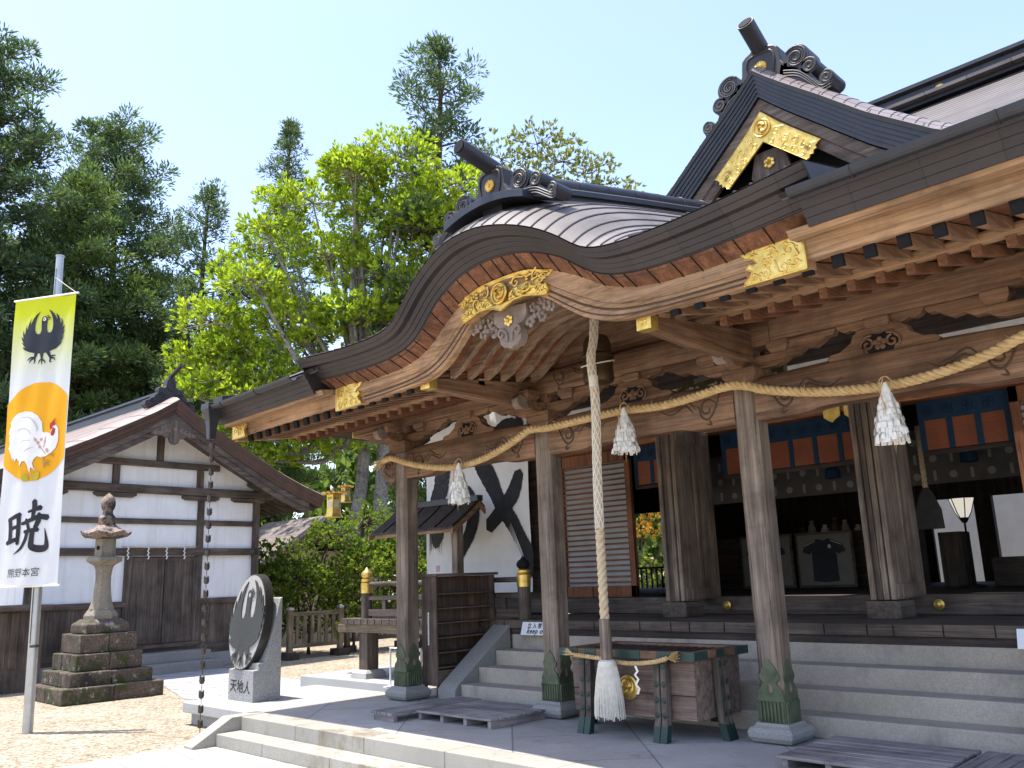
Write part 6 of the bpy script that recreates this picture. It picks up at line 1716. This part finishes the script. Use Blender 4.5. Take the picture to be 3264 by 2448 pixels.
# small building with a pale roof behind the shrubs
hb = thing('hut', 'small hut with a pale shingled roof half hidden behind the green shrubs', 'hut', (-24, 14.0, 0))
MB().box(-25.5, 13.2, 0, -23.4, 16.6, 2.7).build('wall', plain('tan_wall', (.3, .21, .13), (.38, .28, .18), 3, .9), hb)
mb = MB(); mb.loft([[(x, 12.6, 2.25), (x, 14.9, 3.75), (x, 17.2, 2.25), (x, 17.2, 2.1), (x, 14.9, 3.6), (x, 12.6, 2.1)] for x in (-26.2, -22.7)])
mb.build('roof', 'roofpink', hb)

# ================================================================== interior of the hall
M['mount'] = plain('dim_mount_paper', (.17, .16, .145), (.22, .21, .19), 4, .9)
for x0, lab in ((-6.76, 'framed dark sports shirt on the inner wall left of the second folded door'), (-7.78, 'framed dark shirt with a red hem farther left in the dark hall')):
    j = thing('framed_shirt', lab, 'framed shirt', (x0, 13.5, 1.36), 'framed shirts inside the hall')
    MB().box(x0, 13.46, 1.37, x0 + .96, 13.5, 2.24).build('frame', 'greyX', j, .004)
    MB().box(x0 + .04, 13.455, 1.41, x0 + .92, 13.459, 2.2).build('mount', 'mount', j)
    c = x0 + .48
    q = [(0, 2.10), (.08, 2.13), (.13, 2.12), (.3, 2.05), (.36, 1.93), (.24, 1.89), (.2, 1.93), (.205, 1.6), (.21, 1.47), (0, 1.45)]
    so2 = MB().prism([(c + u, v) for u, v in q] + [(c - u, v) for u, v in reversed(q[1:-1])], xz(13.44), .012).build('shirt', 'greyink', j)
    d = MB()
    for u in (-1, 1): d.stroke([(c + u * .13, 2.10), (c + u * .3, 2.03)], .012, xz(13.436))
    d.flat([(c + .08, 1.98), (c + .13, 1.98), (c + .13, 2.03), (c + .105, 2.04), (c + .08, 2.03)], xz(13.436)); d.build('shirt_trim', 'greyp', so2)
MBk = MB().box(-8.5, 13.8, 1.36, -5.0, 14.3, 2.24); tag(MBk.build('display_counter', 'darkX', None, .01), 'dark display counter inside the hall behind the framed shirts', 'counter')
rd = random.Random(21)
for i in range(9):
    x = -6.9 + .2 * i; h = rd.uniform(.1, .28)
    o = MB().lathe([(.05, 2.242), (.07, 2.26), (.06, 2.24 + h * .5), (.03, 2.24 + h * .8), (.04, 2.24 + h)], (x, 14.0 + rd.uniform(-.1, .1)), 10).build('ornament', ['bronze', 'mount', 'silver'][i % 3])
    tag(o, 'small ornament in the dim row on the counter inside the hall', 'ornament', 'ornaments on the display counter')
lm = thing('standing_lamp', 'black standing lamp with a lit lantern shade inside the hall', 'lamp', (-3.85, 12.5, 1.36))
M['glow'] = None
m, nt, N, L = nmat('lit_lamp_paper'); e = nt.nodes.new('ShaderNodeEmission'); o = nt.nodes.new('ShaderNodeOutputMaterial'); e.inputs[0].default_value = (1, .93, .8, 1); e.inputs[1].default_value = .22; L.new(e.outputs[0], o.inputs[0]); M['glow'] = m
MB().lathe([(.05, 2.26), (.1, 2.34), (.16, 2.52)], (-3.84, 12.5), 6).build('lamp_shade', 'glow', lm)
fr_ = MB()
for k in range(6):
    a = 2 * pi * k / 6; fr_.tube([(-3.84 + .052 * cos(a), 12.5 + .052 * sin(a), 2.25), (-3.84 + .102 * cos(a), 12.5 + .102 * sin(a), 2.34), (-3.84 + .165 * cos(a), 12.5 + .165 * sin(a), 2.53)], .007, 5)
fr_.lathe([(.03, 2.2), (.06, 2.25), (.055, 2.27)], (-3.84, 12.5), 10); fr_.build('shade_frame', 'black', lm)
MB().tube([(-3.84, 12.5, 1.38), (-3.84, 12.5, 2.21)], .014, 8).build('stem', 'black', lm); MB().lathe([(.16, 1.362), (.15, 1.385), (.02, 1.41)], (-3.84, 12.5), 16).build('base', 'black', lm)
cbn = MB().box(-4.28, 12.7, 1.362, -3.75, 13.1, 2.1).box(-3.7, 12.9, 1.362, -2.4, 13.6, 1.72)
tag(MB().box(-4.28, 12.72, 1.362, -3.98, 13.1, 2.10).build('dark_cabinet', 'darkZ', None, .01), 'dark cabinet inside the hall left of the standing lamp', 'cabinet')
tag(MB().box(-3.7, 12.9, 1.362, -2.3, 13.6, 1.74).build('low_table', 'darkX', None, .01), 'low dark table inside the hall right of the standing lamp', 'table')
sc2 = MB(); sc2.loft([[(-2.95 + .42 * cos(a), 14.0 + .42 * sin(a), z) for a in [2 * pi * i / 24 for i in range(24)]] for z in (1.5, 2.6)])
tag(sc2.build('paper_drum', 'mount', None, 0, True), 'large white cylindrical paper hanging at the right inside the hall', 'paper hanging')
for x, z, lab in ((-4.72, 2.98, 'dark tassel with a red top hanging from the middle blind'), (-3.11, 3.0, 'dark tassel with a red top hanging from the right blind'), (-6.62, 2.98, 'dark tassel with a red top beside the first folded door')):
    t = thing('blind_tassel', lab, 'tassel', (x, 10.6, z), 'red topped tassels of the blinds')
    MB().lathe([(.02, z + .06), (.05, z + .03), (.055, z - .03), (.05, z - .05)], (x, 10.6), 12).build('red_top', 'redc', t); MB().lathe([(.05, z - .05), (.085, z - .1), (.1, z - .2), (.02, z - .2)], (x, 10.6), 14).build('fringe', 'bluedk', t)
    MB().tube([(x, 10.6, z + .06), (x, 10.6, z + .5)], .006, 5).build('cord', 'redc', t)
it_ = rope_mb([(-3.66, 10.7, 3.3 - .05 * i) for i in range(16)], .03, .16, 3, 6)
tag(it_.build('inner_bell_rope', 'hemp', None, 0, True), 'twisted hemp rope hanging inside the hall behind the second folded door', 'rope')
ft = MB()
for i in range(40):
    a = 2 * pi * i / 40; ft.tube([(-3.66 + .06 * cos(a), 10.7 + .06 * sin(a), 2.5), (-3.66 + .13 * cos(a), 10.7 + .13 * sin(a), 2.3), (-3.66 + .14 * cos(a), 10.7 + .14 * sin(a), 2.08)], .01, 4)
ft.lathe([(.03, 2.56), (.07, 2.5), (.11, 2.3), (.02, 2.2)], (-3.66, 10.7), 12)
tag(ft.build('inner_rope_tassel', 'curtain'), 'grey tassel at the foot of the rope inside the hall', 'tassel')
tag(MB().box(-9.5, 20.0, 0, 2.5, 20.2, 4.2).build('rear_backdrop', plain('grey_backdrop', (.26, .265, .28), (.32, .325, .34), 3, .9)), 'added backdrop wall, grey like dim curtains, seen through the rear opening of the hall', 'wall')  # backdrop added beyond the opening to give its pale view
# green and gold portable-shrine board under the lintel
gb = thing('gilt_beam_board', 'old green and gold board with silvery relief under the carved lintel', 'board', (-4.5, 7.6, 3.4))
MB().prism([(-4.95, 3.36), (-3.72, 3.36), (-3.72, 3.74), (-4.3, 3.72), (-4.8, 3.62), (-5.0, 3.5)], xz(7.55), .08).build('board', 'green', gb, .01)
d = MB(); rd = random.Random(6)
for i in range(90):
    u, v = rd.uniform(-4.9, -3.8), rd.uniform(3.42, 3.55); d.ball((u, 7.545, v), .012, 6, (1 + rd.random(), .4, .6 + rd.random()))
d.build('relief', 'silver', gb)
MB().prism([(-4.72, 3.58), (-4.4, 3.62), (-4.4, 3.67), (-4.72, 3.63)], xz(7.545), .01).build('plaque', 'steel', gb)

# ================================================================== trees
def tuft(mb, p, d, size, n, rd, w=.22, spread=.9):
    """n leaf blades fanning round direction d"""
    d = d.normalized(); a = d.cross(Vector((rd.uniform(-1, 1), rd.uniform(-1, 1), rd.uniform(-1, 1))))
    if a.length < 1e-3: a = Vector((1, 0, 0))
    a.normalize(); b = d.cross(a)
    for i in range(n):
        t = rd.uniform(0, 2 * pi); q = rd.uniform(.15, spread)
        e = (d + (a * cos(t) + b * sin(t)) * q).normalized(); L = size * rd.uniform(.6, 1.15)
        s = e.cross(Vector((rd.uniform(-1, 1), rd.uniform(-1, 1), rd.uniform(-1, 1)))).normalized() * (L * w)
        m = len(mb.v); o = p + e * (L * .12)
        mb.v += [tuple(o), tuple(o + e * L * .5 + s), tuple(o + e * L), tuple(o + e * L * .5 - s)]
        mb.f.append((m, m + 1, m + 2, m + 3))
def fastbuild(mb, name, m, parent, smooth_=False):
    me = bpy.data.meshes.new(name); off = rootloc(parent)
    me.from_pydata([(x - off.x, y - off.y, z - off.z) for x, y, z in mb.v], [], mb.f)
    o = bpy.data.objects.new(name, me); COL.objects.link(o); me.materials.append(M[m]); o.parent = parent
    return o
M['cedar'] = leafmat('cedar_needles', [(0.1, (0.036, 0.066, 0.042)), (0.45, (0.078, 0.13, 0.068)), (0.75, (0.135, 0.195, 0.085)), (1.0, (0.20, 0.26, 0.11))], .4)
M['hinoki'] = leafmat('cypress_sprays', [(0.1, (0.042, 0.076, 0.034)), (0.5, (0.11, 0.175, 0.062)), (0.8, (0.20, 0.27, 0.09)), (1.0, (0.27, 0.33, 0.125))], .42)
M['bright'] = leafmat('bright_spring_leaves', [(0.05, (0.10, 0.17, 0.024)), (0.4, (0.245, 0.345, 0.038)), (0.75, (0.43, 0.51, 0.056)), (1.0, (0.58, 0.62, 0.11))], .55, .5)
M['pale'] = leafmat('pale_olive_leaves', [(0.1, (0.10, 0.12, 0.04)), (0.5, (0.19, 0.22, 0.075)), (1.0, (0.32, 0.33, 0.14))], .45)
M['shrub'] = leafmat('shrub_leaves', [(0.05, (0.05, 0.09, 0.016)), (0.45, (0.15, 0.22, 0.034)), (0.8, (0.28, 0.35, 0.055)), (1.0, (0.40, 0.45, 0.10))], .45, .45)
M['maple'] = leafmat('maple_leaves', [(0.1, (0.10, 0.16, 0.02)), (0.45, (0.4, 0.3, 0.04)), (0.7, (0.6, 0.22, 0.03)), (1.0, (0.65, 0.12, 0.03))], .5)
M['bark'] = plain('brown_bark', (0.045, 0.032, 0.024), (0.12, 0.09, 0.07), 6, .95, 0, .1, .8, 14)
M['palebark'] = stone('lichen_grey_bark', (0.16, 0.145, 0.125), (0.34, 0.32, 0.28), 14, .95, .35, (0.05, 0.05, 0.04), None, .8, .55)

def clump(mb, p, r, n, size, rd, w=.14, flat=.8):
    """loose ball of small needle blades"""
    for i in range(int(n * 1.45)):
        a = rd.uniform(0, 2 * pi); c = rd.uniform(-.55, 1); h = sqrt(max(0, 1 - c * c)); q = r * rd.uniform(.35, 1.0)
        o = p + Vector((cos(a) * h * q, sin(a) * h * q, c * q * flat))
        e = Vector((cos(a) * h + rd.uniform(-.5, .5), sin(a) * h + rd.uniform(-.5, .5), c + .25 + rd.uniform(-.5, .5))).normalized(); L = size * rd.uniform(.6, 1.2)
        s = e.cross(Vector((rd.uniform(-1, 1), rd.uniform(-1, 1), rd.uniform(-1, 1)))).normalized() * (L * w)
        m = len(mb.v); mb.v += [tuple(o), tuple(o + e * L * .5 + s), tuple(o + e * L), tuple(o + e * L * .5 - s)]; mb.f.append((m, m + 1, m + 2, m + 3))
FAR = {1: 1.3, 2: 1.3, 3: 1.62, 13: 1.55, 23: 1.6, 4: 1.15, 14: 1.28, 33: 1.36, 43: 1.42, 7: 1.18, 53: 1.2}      # how far behind the storehouse each stands
def conifer(name, label, base, H, R, z0, rd_, leaf='cedar', nb=90, tsize=.55, nt=9, group=None, droop=.25, dens=1.0, rounded=.6, lean=(0, 0), gap=0.0, top=.06):
    far = FAR.get(rd_, 1.0)
    base = (base[0] * far, base[1] * far, 0); H = 1.685 + (H - 1.685) * far; R *= far; tsize *= 1 + (far - 1) * .8
    rd = random.Random(rd_); t = thing(name, label, 'tree', base, group); bx, by, bz = base
    tr = MB(); mb = MB()
    tw = H * .014
    axis = [Vector((bx + lean[0] * s * H + .12 * sin(s * 9 + rd_), by + lean[1] * s * H + .12 * cos(s * 7 + rd_), bz + H * s)) for s in [i / 10 for i in range(11)]]
    tr.tube(axis, [tw * (1 - .9 * i / 10) + .02 for i in range(11)], 9)
    def ax(s):
        s = min(.999, max(0, s)) * 10; k = int(s); return axis[k].lerp(axis[k + 1], s - k)
    for i in range(nb):
        s = z0 + (1 - z0) * ((i + rd.random()) / nb); s = min(s, .985)
        q = (s - z0) / (1 - z0)
        prof = (1 - q) ** rounded * min(1, .6 + 2.0 * q)
        L = R * max(top, prof) * rd.uniform(.5, 1.15)
        if rd.random() < gap: continue
        a = i * 2.39996 + rd.uniform(-.5, .5); p0 = ax(s)
        d = Vector((cos(a), sin(a), rd.uniform(-.1, .25) + .45 * q)).normalized(); pts = [p0]
        for k in range(1, 6):
            f = k / 5; pts.append(p0 + d * (L * f) + Vector((0, 0, -droop * L * f * f * (1 - q) + .14 * L * f ** 3)))
        tr.tube(pts, [max(.012, tw * .26 * (1 - q * .5) * (1 - .85 * k / 5)) for k in range(6)], 5)
        nn = max(2, int(L * 3.2 * dens)); sd = Vector((-d.y, d.x, 0)).normalized()
        for k in range(nn):
            f = min(1.0, rd.uniform(.3, 1.05)); kk = min(4, int(f * 5)); p = pts[kk].lerp(pts[kk + 1], f * 5 - kk)
            off = sd * rd.uniform(-1, 1) * L * .24 * (1.2 - f * .6) + Vector((0, 0, rd.uniform(-.12, .16)))
            c = p + off
            if off.length > .25: tr.tube([p, c], [.014, .007], 3, False)
            clump(mb, c, tsize * rd.uniform(.4, 1.0), nt, tsize * .36, rd)
    for k in range(7): clump(mb, axis[10] - Vector((rd.uniform(-.1, .1), rd.uniform(-.1, .1), rd.random() * .9)), tsize * .5, nt, tsize * .36, rd)
    fastbuild(tr, 'trunk', 'bark', t); fastbuild(mb, 'crown', leaf, t)
    return t
def broad(name, label, base, pads, rd_, leaf='bright', bark='palebark', lsize=.17, per=46, nl=7, tw=.24, fork=None, group=None, flat=.5, w=.24, upw=.6, trunk=None, thin=1.0):
    """pads: (x,y,z,r) foliage clouds ; limbs run from the trunk to each"""
    rd = random.Random(rd_); t = thing(name, label, 'tree', base, group); b0 = Vector(base)
    tr = MB(); mb = MB()
    P = [Vector(p[:3]) for p in pads]; cen = sum(P, Vector()) / len(P)
    fork = Vector(fork) if fork else b0.lerp(cen, .45)
    for tp in (trunk or [[b0, b0.lerp(fork, .4) + Vector((.15, -.1, 0)), fork]]):
        tp = [Vector(q) for q in tp]; tr.tube(tp, [tw * (1 - .5 * k / (len(tp) - 1)) for k in range(len(tp))], 10)
    for (x, y, z, r), p in zip(pads, P):
        m = fork.lerp(p, .5) + Vector((rd.uniform(-.3, .3), rd.uniform(-.3, .3), -.12 * (p - fork).length + rd.uniform(-.2, .2)))
        pts = [fork, fork.lerp(m, .5) + Vector((0, 0, .1)), m, m.lerp(p, .5), p]
        tr.tube(smooth([tuple(q) for q in pts], 1, 3)[0], [max(.018, tw * .5 * (1 - .88 * k / 12)) for k in range(13)], 6)
        n = int(per * r * r * thin)
        for k in range(n):
            a = rd.uniform(0, 2 * pi); c = rd.uniform(-.5, 1); rr = rd.uniform(.35, 1.0) ** .55 * r * rd.uniform(.82, 1.15)
            h = sqrt(max(0, 1 - min(1, abs(c)) ** 2)); d = Vector((cos(a) * h, sin(a) * h, c))
            q = p + Vector((d.x * rr, d.y * rr, d.z * rr * flat + .1 * sin(a * 3)))
            if k % 9 == 0: tr.tube([p, p.lerp(q, .5) + Vector((0, 0, -.05)), q], [.022, .014, .006], 4)
            tuft(mb, q, Vector((d.x, d.y, upw + d.z * .5)), lsize, nl, rd, w, 1.3)
    fastbuild(tr, 'trunk', bark, t); fastbuild(mb, 'crown', leaf, t)
    return t
GC = 'tall cedars behind the storehouse'
conifer('cedar_tree', 'tallest dark cedar, behind the banner and left of the round topped cedar', (-31.2, 6.6, 0), 20.4, 4.7, .12, 1, nb=140, tsize=.66, nt=50, group=GC, rounded=.42, droop=.3, top=.2, gap=.1)
conifer('cedar_tree', 'dark round topped cedar right of the tallest cedar', (-33.2, 11.8, 0), 20.0, 4.0, .16, 2, nb=115, tsize=.66, nt=50, group=GC, rounded=.36, droop=.15, top=.25, gap=.12)
GY = 'olive green cypresses behind the storehouse'
conifer('cypress_tree', 'tallest olive green cypress in front of the dark cedars, behind the banner pole', (-24.6, 7.9, 0), 13.4, 2.9, .08, 3, 'hinoki', 105, .48, 40, GY, .35, 1.5, .45, top=.15)
conifer('cypress_tree', 'lower bushy cypress rising right behind the storehouse roof ridge', (-25.6, 10.4, 0), 9.2, 2.6, .1, 13, 'hinoki', 90, .48, 40, GY, .35, 1.5, .45, top=.15)
conifer('cypress_tree', 'bushy cypress left of the banner cloth', (-26.0, 5.0, 0), 10.6, 3.0, .08, 23, 'hinoki', 95, .48, 40, GY, .35, 1.4, .45, top=.15)
GT_ = 'gappy conifers left of the bright green tree'
conifer('thin_conifer', 'taller gappy conifer between the cypress and the bright green tree', (-33.0, 15.6, 0), 18.4, 3.0, .22, 4, 'cedar', 80, .55, 40, GT_, .2, 1.2, .35, gap=.2, top=.2)
conifer('thin_conifer', 'shorter slender half bare conifer just left of the bright green tree', (-28.6, 12.9, 0), 12.6, 2.0, .2, 14, 'cedar', 60, .45, 40, GT_, .2, 1.2, .4, gap=.3, top=.2)
conifer('distant_cedar', 'pointed cedar top rising behind the left part of the bright green tree', (-36.6, 21.4, 0), 25.4, 3.2, .5, 5, 'cedar', 80, .62, 36, 'distant cedar tops', .1, 1.1, .75)
conifer('tall_cedar', 'tall open branched cedar above the curved gable', (-23.1, 20.0, 0), 22.6, 4.3, .35, 6, 'cedar', 66, .7, 46, None, .02, 1.1, .6, gap=.15, top=.12)
conifer('distant_cedar', 'small dark cedar top just left of the tall open branched cedar', (-27.5, 19.6, 0), 19.6, 2.0, .6, 16, 'cedar', 40, .55, 36, 'distant cedar tops', .1, 1.1, .75)
GD = 'bushy conifers under the bright green tree'
conifer('bushy_conifer', 'bushy conifer under the bright green tree, above the storehouse eave', (-27.8, 15.6, 0), 10.4, 3.2, .1, 7, 'hinoki', 110, .48, 36, GD, .3, 1.4, .45, top=.2)
conifer('bushy_conifer', 'bushy conifer behind the pale twin trunks', (-26.6, 22.4, 0), 11.0, 3.2, .05, 17, 'hinoki', 110, .5, 36, GD, .3, 1.3, .45, top=.2)
conifer('cypress_tree', 'olive green cypress filling the gap between the round topped cedar and the storehouse ridge', (-29.6, 11.6, 0), 12.6, 3.1, .08, 33, 'hinoki', 105, .5, 40, GY, .3, 1.4, .42, top=.2)
conifer('cypress_tree', 'tall olive cypress between the two dark cedars', (-30.5, 8.6, 0), 14.5, 3.0, .08, 43, 'hinoki', 110, .5, 40, GY, .3, 1.3, .42, top=.2)
conifer('bushy_conifer', 'bushy conifer behind the storehouse eave end, under the bright tree', (-30.2, 15.2, 0), 11.0, 3.2, .06, 53, 'hinoki', 105, .5, 36, GD, .3, 1.3, .42, top=.2)
rd = random.Random(31)
BP = [(-17.35, 13.6, 13.2, 1.15), (-18.5, 13.0, 13.0, 1.0), (-16.5, 14.9, 12.3, 1.1), (-19.6, 12.3, 12.2, 1.1), (-18.3, 13.9, 11.8, 1.25), (-20.5, 11.7, 11.2, 1.0), (-17.2, 14.3, 11.2, 1.2), (-19.3, 12.7, 10.6, 1.2), (-20.9, 11.3, 9.8, 1.0), (-18.2, 13.7, 10.0, 1.2), (-21.9, 10.6, 8.9, 1.05), (-20.2, 12.0, 8.9, 1.15), (-19.0, 13.4, 8.6, 1.2), (-17.6, 14.4, 9.3, 1.1), (-22.0, 10.9, 7.7, .9), (-20.8, 11.9, 7.3, 1.1), (-19.5, 13.0, 7.2, 1.1), (-18.4, 14.0, 7.6, 1.1), (-20.2, 12.8, 6.1, .9), (-18.9, 13.6, 6.2, .9), (-21.4, 11.5, 6.4, .8), (-16.9, 15.0, 10.4, 1.0), (-16.4, 15.4, 11.4, .8), (-22.4, 10.4, 8.1, .7), (-22.6, 10.6, 7.0, .9), (-21.6, 11.4, 6.0, 1.0), (-20.4, 12.6, 5.2, 1.0), (-21.8, 11.2, 8.2, 1.0)]
BP += [(x + rd.uniform(-1.1, 1.1), y + rd.uniform(-1.1, 1.1), z + rd.uniform(-.8, .5), r * rd.uniform(.55, .85)) for x, y, z, r in BP[:28] for q_ in (0, 1)]
_bk = lambda p: tuple([c0 + 1.28 * (q - c0) for q, c0 in zip(p[:3], (0, 0, 1.685))]) + tuple(1.36 * q for q in p[3:])
BP = [_bk(p) for p in BP]
broad('bright_green_tree', 'large bright yellow green leafy tree left of the curved gable', (-26.1, 18.6, 0), BP, 11, 'bright', 'palebark', .24, 80, 7, .36, (-24.7, 17.9, 7.2), None, .52, .2, .7,
      [[(-26.3, 18.56, -.2), (-26.05, 18.56, 1.4), (-26.2, 18.3, 2.9), (-25.6, 18.3, 5.0), (-24.7, 17.9, 7.2)], [(-25.85, 18.9, -.2), (-25.6, 18.8, 1.4), (-25.2, 18.8, 3.6), (-24.8, 18.7, 6.4), (-23.8, 18.2, 9.8)]])
broad('pale_green_tree', 'pale olive thin leaved tree at the right of the tall cedar', (-22.6, 26.3, 0), [(-24.2, 24.6, 19.6, 1.5), (-23.0, 25.7, 20.2, 1.3), (-22.3, 26.6, 19.4, 1.5), (-21.5, 27.6, 18.9, 1.2), (-23.4, 25.5, 18.4, 1.6), (-22.0, 27.0, 17.8, 1.5), (-21.0, 28.3, 18.2, .9), (-24.5, 24.4, 18.0, 1.3), (-20.6, 28.6, 17.6, 1.0)], 12, 'pale', 'bark', .26, 48, 6, .25, None, None, .7, .2, .4, None, .9)
GS = 'green shrubs behind the fence'
for i, (x, y, z, r, lab) in enumerate(((-20.3, 11.7, 1.5, 1.2, 'rounded light green shrub beside the storehouse corner'), (-19.4, 12.3, 2.1, 1.25, 'tall light green shrub above the low fence'), (-18.9, 13.3, 1.5, 1.2, 'light green shrub behind the veranda post'), (-19.3, 14.3, 2.4, 1.1, 'dark leafed shrub right of the pale twin trunks'), (-18.2, 14.9, 1.8, 1.2, 'light green shrub between the leftmost post and the calligraphy cloth'), (-16.8, 16.0, 2.4, 1.4, 'shaded shrub just left of the calligraphy cloth'))):
    pads = [(x + rd.uniform(-.6, .6), y + rd.uniform(-.6, .6), z + rd.uniform(-.9, .9), r * rd.uniform(.5, .75)) for k in range(7)]
    broad('shrub', lab, (x, y, 0), pads, 40 + i, 'shrub', 'bark', .11, 260, 6, .05, (x, y, .5), GS, .75, .28, .5)
broad('maple_tree', 'orange and green maple seen through the dark hall', (-18.3, 25.2, 0), [(-18.3, 25.2, 4.2, 1.3), (-18.8, 24.8, 3.3, 1.2), (-17.7, 25.6, 3.2, 1.2)], 51, 'maple', 'bark', .14, 70, 6, .12, None, None, .7, .3, .4)
broad('green_bush', 'green bush below the maple seen through the hall', (-18.0, 24.3, 0), [(-18.3, 24.1, 1.5, .9), (-17.6, 24.6, 1.6, .9), (-18.0, 24.3, 2.1, .7)], 52, 'shrub', 'bark', .13, 90, 6, .06, (-18, 24.3, .6), None, .8, .3, .4)
# far wood closing the gaps low down
wd_ = MB(); rd = random.Random(77)
for i in range(5200):
    x = rd.uniform(-75, -14); y = 30 + (x + 14) * -.0 + rd.uniform(-6, 10)
    a = rd.uniform(radians(96), radians(178)); D = rd.uniform(46, 58); x, y = D * cos(a), D * sin(a)
    hmax = 7.5 + 2.5 * sin(a * 23) + 1.5 * sin(a * 51)
    z = rd.random() ** .8 * hmax
    tuft(wd_, Vector((x, y, z)), Vector((-cos(a), -sin(a), .7)), rd.uniform(.7, 1.3), 5, rd, .3, 1.2)
fw = fastbuild(wd_, 'far_wood', 'hinoki', None); fw['kind'] = 'stuff'; fw['label'] = 'dark green wood far behind the shrine'

# turn the storehouse a little so that its gable follows the photo's line, then separate what are pieces of their own
bpy.context.view_layer.update()
STORE_ROT = radians(3.0)
for o in list(COL.objects):
    pass
sh_.rotation_euler = (0, 0, STORE_ROT)
piv = Vector((-18.9, 8.0, 0)); rm = Matrix.Rotation(STORE_ROT, 4, 'Z')
for o in COL.objects:
    if o.parent is None and (o.name.startswith('thin_straw_rope') or (o.name.startswith('paper_streamer') and o.data.vertices[0].co.x < -15)):
        o.matrix_world = Matrix.Translation(piv) @ rm @ Matrix.Translation(-piv)

def split_islands(names):
    for o in list(COL.objects):
        if o.type != 'MESH' or o.name.split('.')[0] not in names: continue
        bm = bmesh.new(); bm.from_mesh(o.data); bm.verts.ensure_lookup_table()
        seen = [-1] * len(bm.verts); k = 0
        for v in bm.verts:
            if seen[v.index] >= 0: continue
            st = [v]; seen[v.index] = k
            while st:
                a = st.pop()
                for e in a.link_edges:
                    b = e.other_vert(a)
                    if seen[b.index] < 0: seen[b.index] = k; st.append(b)
            k += 1
        bm.free()
        if k < 2: continue
        me = o.data; base = o.name.split('.')[0]
        for i in range(k):
            ids = [v for v in range(len(seen)) if seen[v] == i]; mp = {v: n for n, v in enumerate(ids)}
            m2 = bpy.data.meshes.new(base); m2.from_pydata([me.vertices[v].co[:] for v in ids], [], [tuple(mp[v] for v in p.vertices) for p in me.polygons if p.vertices[0] in mp])
            for mt in me.materials: m2.materials.append(mt)
            if me.polygons and me.polygons[0].use_smooth:
                for p in m2.polygons: p.use_smooth = True
            if i == 0: o.data = m2
            else:
                c = o.copy(); c.data = m2; COL.objects.link(c)
                for ch in []: pass
split_islands({'eaves_board', 'wing_eaves', 'purlin', 'soffit_boards', 'rafter_batten', 'strut', 'baluster', 'porch_roof', 'bearing_block', 'carved_pad', 'foot_plate', 'stone_step', 'rail_beam', 'plate_opening', 'gutter', 'scroll', 'scroll_line', 'groove_shade_line', 'gutter_bracket'})
